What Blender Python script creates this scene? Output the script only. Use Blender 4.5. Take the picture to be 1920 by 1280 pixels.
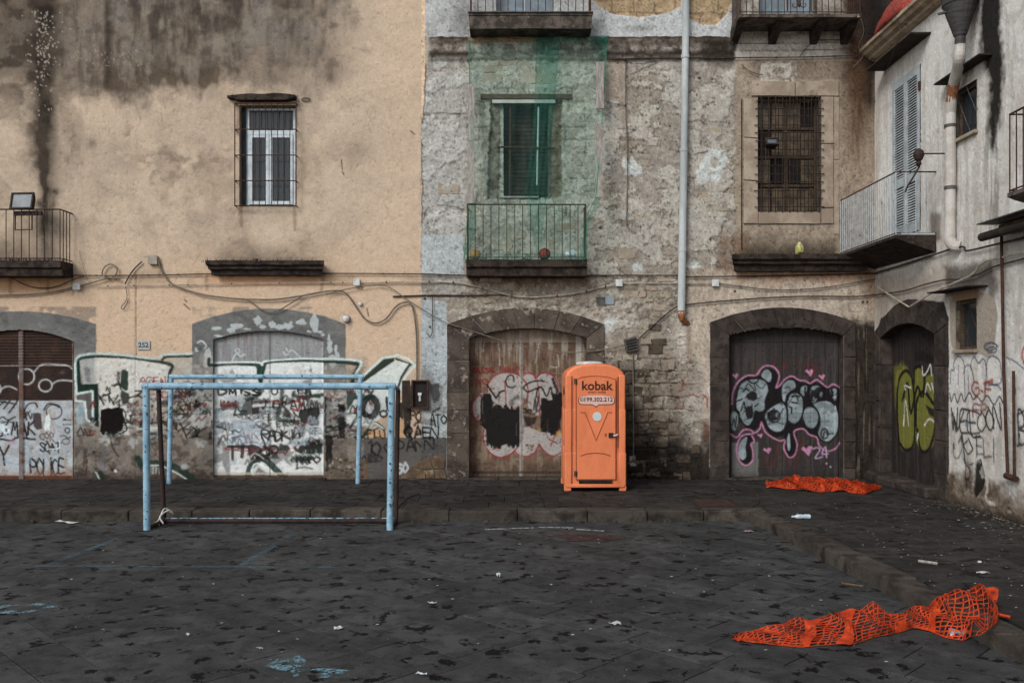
import bpy, bmesh, math, random
import numpy as np
from mathutils import Vector, Matrix

for o in list(bpy.data.objects): bpy.data.objects.remove(o)
scene = bpy.context.scene
COL = scene.collection
random.seed(7)
R_ = math.radians

# ---------------------------------------------------------------- camera, light, exposure
F = 1640.0            # focal length in photo pixels (1920 wide)
HZ = 695.0            # horizon row in the photo
CAM_Z = 2.2           # eye height above the street
S = 99.0              # photo pixels per metre on the front wall
D = F / S             # distance of the front wall
PAV = 0.15            # pavement height
XR = 6.87             # plane of the right-hand house
cam = bpy.data.cameras.new('camera'); camo = bpy.data.objects.new('camera', cam); COL.objects.link(camo)
camo.location = (0, 0, CAM_Z); camo.rotation_euler = (R_(90), 0, 0)
cam.sensor_width = 36; cam.lens = F / 1920 * 36; cam.shift_y = (HZ - 640) / 1920
cam.clip_end = 500; cam.clip_start = 0.05
scene.camera = camo
w = bpy.data.worlds.new('World'); scene.world = w; w.use_nodes = True
nt = w.node_tree; bg = nt.nodes['Background']
SUN_EL, SUN_AZ = 36, -36      # degrees; azimuth measured from straight behind the camera, towards the left
sky = nt.nodes.new('ShaderNodeTexSky'); sky.sky_type = 'NISHITA'; sky.sun_disc = False
sky.sun_elevation = R_(SUN_EL); sky.sun_rotation = R_(180 - SUN_AZ)
sky.dust_density = 1.0; sky.air_density = 1.0; sky.ozone_density = 1.0
hs = nt.nodes.new('ShaderNodeHueSaturation'); hs.inputs['Saturation'].default_value = 0.3
nt.links.new(sky.outputs[0], hs.inputs['Color']); nt.links.new(hs.outputs[0], bg.inputs['Color'])
bg.inputs['Strength'].default_value = 0.11
sl = bpy.data.lights.new('sun', 'SUN'); slo = bpy.data.objects.new('sun', sl); COL.objects.link(slo)
sl.energy = 1.5; sl.angle = R_(24); sl.color = (1.0, 0.975, 0.94)
el, az = R_(SUN_EL), R_(SUN_AZ)
to_sun = Vector((math.sin(az) * math.cos(el), -math.cos(az) * math.cos(el), math.sin(el)))
slo.rotation_euler = to_sun.to_track_quat('Z', 'Y').to_euler()
vs_ = scene.view_settings
scene.display_settings.display_device = 'sRGB'
vs_.view_transform = 'Standard'; vs_.look = 'None'; vs_.gamma = 1; vs_.use_curve_mapping = False
vs_.exposure = 0.62
scene.cycles.use_denoising = True
scene.cycles.max_bounces = 6; scene.cycles.transparent_max_bounces = 16

# ---------------------------------------------------------------- helpers: colour, noise
def lin(c):
    c = np.asarray(c, dtype=np.float32) / 255.0
    return np.where(c <= 0.04045, c / 12.92, ((c + 0.055) / 1.055) ** 2.4)
def L4(c): return tuple(float(v) for v in lin(c)) + (1.0,)

_tabs = {}
def _tab(seed):
    if seed not in _tabs: _tabs[seed] = np.random.RandomState(seed).rand(256, 256).astype(np.float32)
    return _tabs[seed]
def vnoise(x, y, seed):
    t = _tab(seed)
    xi = np.floor(x).astype(np.int32); yi = np.floor(y).astype(np.int32)
    fx = (x - xi).astype(np.float32); fy = (y - yi).astype(np.float32)
    fx = fx * fx * (3 - 2 * fx); fy = fy * fy * (3 - 2 * fy)
    x0 = xi & 255; x1 = (xi + 1) & 255; y0 = yi & 255; y1 = (yi + 1) & 255
    a = t[y0, x0]; b = t[y0, x1]; c = t[y1, x0]; d = t[y1, x1]
    return a + (b - a) * fx + (c - a) * fy + (a - b - c + d) * fx * fy
def fbm(x, y, seed, octv=4, gain=0.55):
    s = 0; amp = 1.0; tot = 0
    for o in range(octv):
        s = s + amp * vnoise(x * 2 ** o + o * 17.3, y * 2 ** o + o * 9.1, seed + o); tot += amp; amp *= gain
    return s / tot
def sstep(a, b, x):
    t = np.clip((x - a) / (b - a), 0, 1); return t * t * (3 - 2 * t)

def spline(pts, n=6, closed=False):
    P = [np.array(p, float) for p in pts]; m = len(P)
    if m < 3: return pts
    out = []
    rng = range(m if closed else m - 1)
    for i in rng:
        p1 = P[i]; p2 = P[(i + 1) % m]
        p0 = P[i - 1] if (i > 0 or closed) else 2 * p1 - p2
        p3 = P[(i + 2) % m] if (i + 2 < m or closed) else 2 * p2 - p1
        for k in range(n):
            t = k / n
            out.append(tuple(0.5 * ((2 * p1) + (-p0 + p2) * t + (2 * p0 - 5 * p1 + 4 * p2 - p3) * t * t + (-p0 + 3 * p1 - 3 * p2 + p3) * t ** 3)))
    out.append(tuple(P[0] if closed else P[-1]))
    return out

# stroke letters on a 4 x 6 grid (y down)
GLY = {
 'A': [[(0,6),(2,0),(4,6)],[(1,4),(3,4)]], 'B': [[(0,6),(0,0),(3,.5),(3,2.5),(0,3),(4,3.8),(3.6,5.8),(0,6)]], 'C': [[(4,1),(2,0),(0,2),(0,4),(2,6),(4,5)]],
 'D': [[(0,0),(0,6),(3,5),(4,3),(3,1),(0,0)]], 'E': [[(4,0),(0,0),(0,6),(4,6)],[(0,3),(3,3)]], 'F': [[(4,0),(0,0),(0,6)],[(0,3),(3,3)]],
 'G': [[(4,1),(2,0),(0,2),(0,4),(2,6),(4,5),(4,3),(2.4,3)]], 'H': [[(0,0),(0,6)],[(4,0),(4,6)],[(0,3),(4,3)]], 'I': [[(2,0),(2,6)]],
 'J': [[(3,0),(3,5),(1.5,6),(0,5)]], 'K': [[(0,0),(0,6)],[(4,0),(0,3.2),(4,6)]], 'L': [[(0,0),(0,6),(4,6)]], 'M': [[(0,6),(.5,0),(2,4),(3.5,0),(4,6)]],
 'N': [[(0,6),(0,0),(4,6),(4,0)]], 'O': [[(2,0),(0,2),(0,4),(2,6),(4,4),(4,2),(2,0)]], 'P': [[(0,6),(0,0),(3,0),(4,1.5),(3,3),(0,3)]],
 'Q': [[(2,0),(0,2),(0,4),(2,6),(4,4),(4,2),(2,0)],[(2.5,4.5),(4,6.4)]], 'R': [[(0,6),(0,0),(3,0),(4,1.5),(3,3),(0,3),(4,6)]],
 'S': [[(4,.8),(2,0),(0,1.4),(4,4.4),(2,6),(0,5.2)]], 'T': [[(0,0),(4,0)],[(2,0),(2,6)]], 'U': [[(0,0),(0,4.5),(2,6),(4,4.5),(4,0)]],
 'V': [[(0,0),(2,6),(4,0)]], 'W': [[(0,0),(1,6),(2,2),(3,6),(4,0)]], 'X': [[(0,0),(4,6)],[(4,0),(0,6)]], 'Y': [[(0,0),(2,3),(4,0)],[(2,3),(2,6)]],
 'Z': [[(0,0),(4,0),(0,6),(4,6)]], '0': [[(2,0),(0,2),(0,4),(2,6),(4,4),(4,2),(2,0)]], '1': [[(1,1),(2,0),(2,6)]], '2': [[(0,1),(2,0),(4,1.5),(0,6),(4,6)]],
 '5': [[(4,0),(0,0),(0,2.6),(3,2.4),(4,4),(2.5,6),(0,5.4)]], '3': [[(0,.5),(3,0),(3,2.6),(1,3),(4,4),(3,6),(0,5.5)]], '.': [[(1,5.6),(1.4,6)]], '!': [[(2,0),(2,4)],[(2,5.5),(2,6)]],
 '4': [[(3,6),(3,0),(0,4),(4,4)]],
}

class Canvas:
    """Paint on the vertices of a wall or door: u along, v down, both in 1/99 m."""
    def __init__(s, us, vs, T=None):
        s.us = np.asarray(us, np.float32); s.vs = np.asarray(vs, np.float32)
        s.A, s.B = np.meshgrid(s.us, s.vs)
        s.col = np.zeros(s.A.shape + (3,), np.float32); s.h = np.zeros_like(s.A)
        s.T = T or (lambda x, y: (x, y)); s.crop = None; s.wk = 1.0
        s.wx = fbm(s.A / 9, s.B / 9, 901, 4) - .5; s.wy = fbm(s.A / 9, s.B / 9, 951, 4) - .5
        s.fine = fbm(s.A / 3.1, s.B / 3.1, 977, 3)
    def tp(s, pts):
        if s.crop: ox, oy, k = s.crop; pts = [(ox + x / k, oy + y / k) for x, y in pts]
        return [s.T(x, y) for x, y in pts]
    def k(s): return 1.0 / s.crop[2] if s.crop else 1.0
    def base(s, c): s.col[:] = lin(c)
    def blend(s, m, c, sl=None):
        c = lin(c)
        if sl is None: s.col += (c - s.col) * m[..., None]
        else: s.col[sl] += (c - s.col[sl]) * m[..., None]
    def mul(s, m): s.col *= m[..., None]
    def win(s, pts, pad):
        xs = [p[0] for p in pts]; ys = [p[1] for p in pts]
        i0 = np.searchsorted(s.us, min(xs) - pad); i1 = np.searchsorted(s.us, max(xs) + pad)
        j0 = np.searchsorted(s.vs, min(ys) - pad); j1 = np.searchsorted(s.vs, max(ys) + pad)
        return (slice(j0, j1), slice(i0, i1))
    def sdf(s, P, sl, rag=0.0, closed=True):
        X = s.A[sl] + s.wx[sl] * rag; Y = s.B[sl] + s.wy[sl] * rag
        d2 = np.full(X.shape, 1e9, np.float32); ins = np.zeros(X.shape, bool)
        n = len(P)
        for i in range(n if closed else n - 1):
            x0, y0 = P[i]; x1, y1 = P[(i + 1) % n]
            dx, dy = x1 - x0, y1 - y0; L = dx * dx + dy * dy + 1e-9
            t = np.clip(((X - x0) * dx + (Y - y0) * dy) / L, 0, 1)
            d2 = np.minimum(d2, (X - x0 - t * dx) ** 2 + (Y - y0 - t * dy) ** 2)
            if closed and abs(dy) > 1e-9:
                c = ((y0 > Y) != (y1 > Y)) & (X < (x1 - x0) * (Y - y0) / dy + x0); ins ^= c
        d = np.sqrt(d2)
        return np.where(ins, -d, d) if closed else d
    def poly(s, pts, c=None, alpha=1.0, soft=1.5, rag=0.0, wear=0.0, smooth=False, h=None):
        if smooth: pts = spline(pts, 5, True)
        P = s.tp(pts); sl = s.win(P, soft * 2 + rag + 2)
        if s.A[sl].size == 0: return
        m = sstep(soft, -soft, s.sdf(P, sl, rag)) * alpha
        if wear: m = m * sstep(wear - .12, wear + .12, s.fine[sl] * .5 + s.wx[sl] + .5 * .6)
        if c is not None: s.blend(m, c, sl)
        if h is not None: s.h[sl] += (h - s.h[sl]) * m
        return sl, m
    def mask(s, pts, soft=2.0, rag=0.0, smooth=False):
        if smooth: pts = spline(pts, 5, True)
        P = s.tp(pts); m = np.zeros_like(s.A); sl = s.win(P, soft * 2 + rag + 2)
        if m[sl].size: m[sl] = sstep(soft, -soft, s.sdf(P, sl, rag))
        return m
    def line(s, pts, w_, c, alpha=1.0, soft=0.9, sm=True, closed=False, rag=0.0, wear=0.0, h=None):
        if sm and len(pts) > 2: pts = spline(pts, 5, closed)
        P = s.tp(pts); w2 = w_ * s.wk * s.k() * .5; sl = s.win(P, w2 * 2 + soft * 2 + rag + 3)
        if s.A[sl].size == 0: return
        d = s.sdf(P, sl, rag, closed=False)
        nz = s.fine[sl]; m = sstep(w2 + soft, w2 - soft * .6, d + (nz - .5) * soft * 1.6) * alpha * (.78 + .44 * np.clip(s.wx[sl] + .5, 0, 1)).clip(0, 1)
        m = np.maximum(m, sstep(w2 * 1.9 + 2.2, w2 * .4, d) * alpha * .26 * sstep(.25, .6, nz))
        if wear: m = m * sstep(wear - .15, wear + .15, s.fine[sl])
        s.blend(m, c, sl)
        if h is not None: s.h[sl] += (h - s.h[sl]) * m
    def text(s, t, x, y, cw, ch, w_, c, alpha=1.0, seed=0, gap=1.35, slant=0.0, soft=.8, wear=0):
        rr = random.Random(seed * 13 + int(x)); dy = 0
        for ch_ in t:
            dy = dy * .5 + rr.uniform(-.14, .14) * ch; kw = rr.uniform(.8, 1.2); kh = rr.uniform(.82, 1.15); sl2 = slant + rr.uniform(-.22, .1); bw_ = w_ * rr.uniform(.8, 1.25)
            for st in GLY.get(ch_, []):
                pts = [(x + (px_ / 4 + rr.uniform(-.09, .09) - sl2 * (py_ / 6 - .5)) * cw * kw, y + dy + (py_ / 6 + rr.uniform(-.07, .07)) * ch * kh) for px_, py_ in st]
                a, b = pts[-2], pts[-1]; q = rr.uniform(0, .3); pts[-1] = (b[0] + (b[0] - a[0]) * q, b[1] + (b[1] - a[1]) * q)
                s.line(pts, bw_, c, alpha, soft, sm=len(pts) > 2 and (ch_ in 'BCDGJOPQRSU0235' or rr.random() < .55), wear=wear)
            if rr.random() < .22: s.line([(x + cw * .4, y + ch), (x + cw * .4 + rr.uniform(-1, 1), y + ch * rr.uniform(1.2, 1.6))], w_ * .4, c, alpha * .6, soft)
            x += cw * gap * rr.uniform(.82, 1.08) * (.5 if ch_ in 'I.!1' else 1)
    def tag(s, x0, y0, x1, y1, w_, c, seed, alpha=1.0, soft=.8, n=None):
        rr = random.Random(seed); n = n or max(4, int((x1 - x0) / max(4.0, (y1 - y0) * .28)))
        pts = []
        for i in range(n):
            t = i / (n - 1)
            pts.append((x0 + (x1 - x0) * t + rr.uniform(-1, 1) * (x1 - x0) / n * .9, (y0 if i % 2 else y1) + rr.uniform(-.12, .55) * (y1 - y0) * (1 if i % 2 else -1)))
        s.line(pts, w_, c, alpha, soft)
        if rr.random() < .6: s.line([(x0, y1 + (y1 - y0) * .15), ((x0 + x1) / 2, y1), (x1, y1 + (y1 - y0) * rr.uniform(-.2, .2))], w_, c, alpha * .8, soft)
    def ring(s, cx, cy, rx, ry, w_, c, alpha=1.0, soft=.8, a0=0, a1=360):
        n = 20; s.line([(cx + rx * math.cos(R_(a0 + (a1 - a0) * i / n)), cy + ry * math.sin(R_(a0 + (a1 - a0) * i / n))) for i in range(n + 1)], w_, c, alpha, soft, sm=False)
    def blob(s, cx, cy, rx, ry, c, alpha=1.0, soft=1.5, rag=0.0, wear=0.0, seed=0):
        rr = random.Random(seed * 7 + int(cx)); n = 14
        s.poly([(cx + rx * rr.uniform(.8, 1.15) * math.cos(6.283 * i / n), cy + ry * rr.uniform(.8, 1.15) * math.sin(6.283 * i / n)) for i in range(n)], c, alpha, soft, rag, wear, smooth=True)

def seg(*parts):
    """Concatenate (start, end, step) ranges into one increasing coordinate list."""
    out = []
    for a, b, st in parts:
        n = max(1, int(round((b - a) / st))); out += list(a + (b - a) * np.arange(n) / n)
    out.append(parts[-1][1]); return np.array(out)
def snap(arr, vals):
    arr = arr.copy()
    for v in vals: arr[np.argmin(np.abs(arr - v))] = v
    return arr

# ---------------------------------------------------------------- helpers: objects
def tag(o, label=None, cat=None, group=None, kind=None):
    if label: o['label'] = label
    if cat: o['category'] = cat
    if group: o['group'] = group
    if kind: o['kind'] = kind
    return o
def link(name, me, mat=None, parent=None):
    o = bpy.data.objects.new(name, me); COL.objects.link(o)
    if mat is not None and me is not None and len(me.materials) == 0: me.materials.append(mat)
    if parent is not None: o.parent = parent
    return o
def empty(name, loc=(0, 0, 0), parent=None):
    o = bpy.data.objects.new(name, None); COL.objects.link(o); o.location = loc; o.empty_display_size = .2
    if parent is not None: o.parent = parent
    return o

class MB:
    """Collects shapes; build() links them as one mesh object."""
    def __init__(s): s.v = []; s.f = []
    def add(s, v, f):
        n = len(s.v); s.v += [tuple(map(float, p)) for p in v]; s.f += [tuple(i + n for i in q) for q in f]; return s
    def box(s, x0, x1, y0, y1, z0, z1, ch=0.0):
        if ch <= 0:
            return s.add([(x0,y0,z0),(x1,y0,z0),(x1,y1,z0),(x0,y1,z0),(x0,y0,z1),(x1,y0,z1),(x1,y1,z1),(x0,y1,z1)],
                         [(0,3,2,1),(4,5,6,7),(0,1,5,4),(1,2,6,5),(2,3,7,6),(3,0,4,7)])
        bm = bmesh.new(); bmesh.ops.create_cube(bm, size=1)
        for v in bm.verts: v.co = ((x0 + x1) / 2 + v.co.x * (x1 - x0), (y0 + y1) / 2 + v.co.y * (y1 - y0), (z0 + z1) / 2 + v.co.z * (z1 - z0))
        bmesh.ops.bevel(bm, geom=list(bm.edges), offset=ch, segments=1, affect='EDGES')
        bm.verts.index_update(); s.add([v.co for v in bm.verts], [[v.index for v in f.verts] for f in bm.faces]); bm.free(); return s
    def prism(s, pts, axis, a0, a1, ch=0.0, jit=0.0, rr=None):
        """Polygon pts (2D) extruded along axis 'x','y','z' from a0 to a1; ch chamfers the a0 rim."""
        n = len(pts); cx = sum(p[0] for p in pts) / n; cy = sum(p[1] for p in pts) / n
        def P(p, a):
            return {'y': (p[0], a, p[1]), 'x': (a, p[0], p[1]), 'z': (p[0], p[1], a)}[axis]
        j = (lambda: rr.uniform(-jit, jit)) if rr and jit else (lambda: 0)
        rings = []
        if ch > 0:
            ins = []
            for p in pts:
                dx, dy = cx - p[0], cy - p[1]; L = math.hypot(dx, dy) + 1e-9; q = min(ch / L, .45); ins.append((p[0] + dx * q, p[1] + dy * q))
            sg = 1 if a1 > a0 else -1
            rings = [[P(p, a0 + j()) for p in ins], [P(p, a0 + sg * ch) for p in pts], [P(p, a1) for p in pts]]
        else: rings = [[P(p, a0) for p in pts], [P(p, a1) for p in pts]]
        v = [p for r in rings for p in r]; f = [tuple(range(n))]; m = len(rings)
        for k in range(m - 1):
            for i in range(n): f.append((k * n + i, (k + 1) * n + i, (k + 1) * n + (i + 1) % n, k * n + (i + 1) % n))
        f.append(tuple(reversed(range((m - 1) * n, m * n))))
        return s.add(v, f)
    def tube(s, pts, r, n=6, caps=True):
        P = [Vector(p) for p in pts]; rings = []; up = None
        for i, p in enumerate(P):
            t = ((P[i + 1] if i + 1 < len(P) else p) - (P[i - 1] if i else p)).normalized()
            if up is None: up = Vector((0, 0, 1)) if abs(t.z) < .9 else Vector((0, 1, 0))
            a = t.cross(up); a = a.normalized() if a.length > 1e-6 else t.orthogonal().normalized(); b = t.cross(a).normalized(); up = -b if False else a.cross(t)
            rad = r[i] if isinstance(r, (list, tuple)) else r
            rings.append([p + (a * math.cos(6.28318 * k / n) + b * math.sin(6.28318 * k / n)) * rad for k in range(n)])
        v = [q for g in rings for q in g]; f = []
        for i in range(len(rings) - 1):
            for k in range(n): f.append((i * n + k, i * n + (k + 1) % n, (i + 1) * n + (k + 1) % n, (i + 1) * n + k))
        if caps: f.append(tuple(range(n))); f.append(tuple(reversed(range(len(v) - n, len(v)))))
        return s.add(v, f)
    def lathe(s, c, prof, n=16, axis='z'):
        v = []; f = []
        for r, h in prof:
            for k in range(n):
                a = 6.28318 * k / n; ca, sa = r * math.cos(a), r * math.sin(a)
                v.append({'z': (c[0] + ca, c[1] + sa, c[2] + h), 'y': (c[0] + ca, c[1] + h, c[2] + sa), 'x': (c[0] + h, c[1] + ca, c[2] + sa)}[axis])
        for i in range(len(prof) - 1):
            for k in range(n): f.append((i * n + k, i * n + (k + 1) % n, (i + 1) * n + (k + 1) % n, (i + 1) * n + k))
        f.append(tuple(range(n))); f.append(tuple(range(len(v) - n, len(v))))
        return s.add(v, f)
    def mesh(s, name, smooth=False):
        me = bpy.data.meshes.new(name); me.from_pydata(s.v, [], s.f); me.update()
        bm = bmesh.new(); bm.from_mesh(me); bmesh.ops.recalc_face_normals(bm, faces=bm.faces); bm.to_mesh(me); bm.free()
        if smooth:
            for p in me.polygons: p.use_smooth = True
            me.set_sharp_from_angle(angle=R_(40))
        return me
    def build(s, name, mat, parent=None, smooth=False):
        return link(name, s.mesh(name, smooth), mat, parent)

def grit(cv, amt=.22, pit=.5, seed=880):
    """Fine grain, pits and speckle of real render, at the scale of a centimetre or two."""
    g = fbm(cv.A / 2.3, cv.B / 2.3, seed, 2); g2 = fbm(cv.A / 6.5, cv.B / 6.5, seed + 7, 3)
    cv.col *= (1 + (g - .5) * amt * 2 + (g2 - .5) * amt * 1.6)[..., None]
    p = sstep(.70, .80, fbm(cv.A / 4.2, cv.B / 3.6, seed + 17, 2)); cv.col *= (1 - p * pit)[..., None]; cv.h -= p * .008
    q = sstep(.72, .80, fbm(cv.A / 3.7, cv.B / 3.3, seed + 27, 2)); cv.col += (np.minimum(cv.col * 1.35, .8) - cv.col) * (q * pit * 1.2)[..., None]
def contrast(cv, g, mid=.26):
    """Widen the tonal range of the weathering."""
    lum = cv.col.mean(-1, keepdims=True).clip(.01, 1); cv.col *= (lum / mid) ** (g - 1)
def fast_grid(name, V, keep, col, mat, parent=None):
    """V (rows, cols, 3) vertices, keep (rows-1, cols-1) cells, col (rows, cols, 3) -> one smooth mesh with a colour attribute."""
    H, W = V.shape[:2]; idx = np.arange(H * W).reshape(H, W)
    q = np.stack([idx[:-1, :-1], idx[1:, :-1], idx[1:, 1:], idx[:-1, 1:]], -1)[keep]
    used = np.zeros(H * W, bool); used[q.ravel()] = True
    remap = np.cumsum(used) - 1; q = remap[q].astype(np.int32); vv = V.reshape(-1, 3)[used]; cc = col.reshape(-1, 3)[used]
    me = bpy.data.meshes.new(name); n = len(q)
    me.vertices.add(len(vv)); me.vertices.foreach_set('co', vv.astype(np.float32).ravel())
    me.loops.add(n * 4); me.loops.foreach_set('vertex_index', q.ravel())
    me.polygons.add(n); me.polygons.foreach_set('loop_start', np.arange(0, n * 4, 4, dtype=np.int32)); me.polygons.foreach_set('loop_total', np.full(n, 4, np.int32))
    me.polygons.foreach_set('use_smooth', np.ones(n, bool))
    a = me.attributes.new('col', 'FLOAT_COLOR', 'POINT')
    a.data.foreach_set('color', np.concatenate([np.clip(cc, .004, .9), np.ones((len(cc), 1), np.float32)], 1).astype(np.float32).ravel())
    me.update(); me.validate()
    return link(name, me, mat, parent)

def wx(x, d=None): return (x - 960) * (d or D) / F
def wz(y, d=None): return CAM_Z + (HZ - y) * (d or D) / F
def rmap(x, y):
    """Photo point on the right-hand house -> (canvas u, v)."""
    d = F * XR / (x - 960); return ((D - d) * S, HZ - (HZ - y) * d / F * S)
def rw(x, y, off=0.0):
    d = F * XR / (x - 960); return (XR - off, d, CAM_Z + (HZ - y) * d / F)
def dmap(dd): return lambda x, y: (960 + (x - 960) * dd / F * S, HZ - (HZ - y) * dd / F * S)

# ---------------------------------------------------------------- materials
def nodes(name):
    m = bpy.data.materials.new(name); m.use_nodes = True; nt = m.node_tree; return m, nt, nt.nodes, nt.links, nt.nodes['Principled BSDF']
def painted(name, rough=.92, bump=.35, bs=55, spec=.1, grain=.16):
    m, nt, N, Lk, B = nodes(name)
    at = N.new('ShaderNodeAttribute'); at.attribute_name = 'col'
    ge = N.new('ShaderNodeNewGeometry')
    n1 = N.new('ShaderNodeTexNoise'); n1.inputs['Scale'].default_value = bs; n1.inputs['Detail'].default_value = 6; n1.inputs['Roughness'].default_value = .7
    Lk.new(ge.outputs['Position'], n1.inputs['Vector'])
    mr = N.new('ShaderNodeMapRange'); mr.inputs['From Min'].default_value = .25; mr.inputs['From Max'].default_value = .75
    mr.inputs['To Min'].default_value = 1 - grain; mr.inputs['To Max'].default_value = 1 + grain
    Lk.new(n1.outputs['Fac'], mr.inputs['Value'])
    mx = N.new('ShaderNodeVectorMath'); mx.operation = 'SCALE'; Lk.new(at.outputs['Color'], mx.inputs[0]); Lk.new(mr.outputs[0], mx.inputs['Scale'])
    Lk.new(mx.outputs[0], B.inputs['Base Color'])
    bp = N.new('ShaderNodeBump'); bp.inputs['Strength'].default_value = bump; bp.inputs['Distance'].default_value = .012
    Lk.new(n1.outputs['Fac'], bp.inputs['Height']); Lk.new(bp.outputs[0], B.inputs['Normal'])
    B.inputs['Roughness'].default_value = rough; B.inputs['Specular IOR Level'].default_value = spec
    return m
def mat(name, c1, c2=None, scale=8.0, rough=.75, bump=.0, bscale=40.0, thr=(.4, .6), metal=0.0, c3=None, s3=20.0, t3=(.6, .68), spec=.16, rnd=0.0, stretch=None, obj=False):
    """Two-tone noise paint, an optional third tone of chips or stains, and bump."""
    m, nt, N, Lk, B = nodes(name)
    ge = N.new('ShaderNodeTexCoord') if obj else N.new('ShaderNodeNewGeometry'); pos = ge.outputs['Object'] if obj else ge.outputs['Position']
    if stretch:
        mp = N.new('ShaderNodeMapping'); mp.inputs['Scale'].default_value = stretch; Lk.new(pos, mp.inputs['Vector']); pos = mp.outputs[0]
    def noise(sc, det=5):
        n = N.new('ShaderNodeTexNoise'); n.inputs['Scale'].default_value = sc; n.inputs['Detail'].default_value = det; n.inputs['Roughness'].default_value = .65; Lk.new(pos, n.inputs['Vector']); return n
    def ramp(n, t):
        r = N.new('ShaderNodeMapRange'); r.interpolation_type = 'SMOOTHSTEP'; r.inputs['From Min'].default_value = t[0]; r.inputs['From Max'].default_value = t[1]; Lk.new(n.outputs['Fac'], r.inputs['Value']); return r
    def mix(a, b, f):
        x = N.new('ShaderNodeMix'); x.data_type = 'RGBA'
        for s_, v in ((6, a), (7, b)):
            if isinstance(v, tuple): x.inputs[s_].default_value = v
            else: Lk.new(v, x.inputs[s_])
        Lk.new(f, x.inputs[0]); return x.outputs[2]
    c = mix(L4(c1), L4(c2 or c1), ramp(noise(scale), thr).outputs[0])
    if c3: c = mix(c, L4(c3), ramp(noise(s3, 4), t3).outputs[0])
    fn = noise(bscale, 6)
    if rnd:
        oi = N.new('ShaderNodeObjectInfo'); mr = N.new('ShaderNodeMapRange'); mr.inputs['To Min'].default_value = 1 - rnd; mr.inputs['To Max'].default_value = 1 + rnd
        Lk.new(oi.outputs['Random'], mr.inputs['Value']); vm = N.new('ShaderNodeVectorMath'); vm.operation = 'SCALE'; Lk.new(c, vm.inputs[0]); Lk.new(mr.outputs[0], vm.inputs['Scale']); c = vm.outputs[0]
    mr = N.new('ShaderNodeMapRange'); mr.inputs['From Min'].default_value = .25; mr.inputs['From Max'].default_value = .75; mr.inputs['To Min'].default_value = .86; mr.inputs['To Max'].default_value = 1.14
    Lk.new(fn.outputs['Fac'], mr.inputs['Value']); vm = N.new('ShaderNodeVectorMath'); vm.operation = 'SCALE'; Lk.new(c, vm.inputs[0]); Lk.new(mr.outputs[0], vm.inputs['Scale'])
    Lk.new(vm.outputs[0], B.inputs['Base Color'])
    if bump:
        bp = N.new('ShaderNodeBump'); bp.inputs['Strength'].default_value = bump; bp.inputs['Distance'].default_value = .01; Lk.new(fn.outputs['Fac'], bp.inputs['Height']); Lk.new(bp.outputs[0], B.inputs['Normal'])
    B.inputs['Roughness'].default_value = rough; B.inputs['Metallic'].default_value = metal; B.inputs['Specular IOR Level'].default_value = spec
    return m
def glass(name, tint=(60, 66, 70)):
    m, nt, N, Lk, B = nodes(name); B.inputs['Base Color'].default_value = L4(tint); B.inputs['Roughness'].default_value = .08
    B.inputs['Transmission Weight'].default_value = .0; B.inputs['Alpha'].default_value = .45; B.inputs['Specular IOR Level'].default_value = .6
    return m
def decal(name, c, scale=6.0, t=(.5, .6), alpha=.8, rough=.9, s2=40.0, t2=(.35, .5)):
    """Worn paint or a stain: a sheet whose coverage is broken up by noise."""
    m, nt, N, Lk, B = nodes(name)
    ge = N.new('ShaderNodeNewGeometry'); out = None
    for sc, tt in ((scale, t), (s2, t2)):
        n = N.new('ShaderNodeTexNoise'); n.inputs['Scale'].default_value = sc; n.inputs['Detail'].default_value = 5; Lk.new(ge.outputs['Position'], n.inputs['Vector'])
        r = N.new('ShaderNodeMapRange'); r.interpolation_type = 'SMOOTHSTEP'; r.inputs['From Min'].default_value = tt[0]; r.inputs['From Max'].default_value = tt[1]; Lk.new(n.outputs['Fac'], r.inputs['Value'])
        if out is None: out = r.outputs[0]
        else:
            mm = N.new('ShaderNodeMath'); mm.operation = 'MULTIPLY'; Lk.new(out, mm.inputs[0]); Lk.new(r.outputs[0], mm.inputs[1]); out = mm.outputs[0]
    mm = N.new('ShaderNodeMath'); mm.operation = 'MULTIPLY'; Lk.new(out, mm.inputs[0]); mm.inputs[1].default_value = alpha
    Lk.new(mm.outputs[0], B.inputs['Alpha']); B.inputs['Base Color'].default_value = L4(c); B.inputs['Roughness'].default_value = rough
    return m
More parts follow.
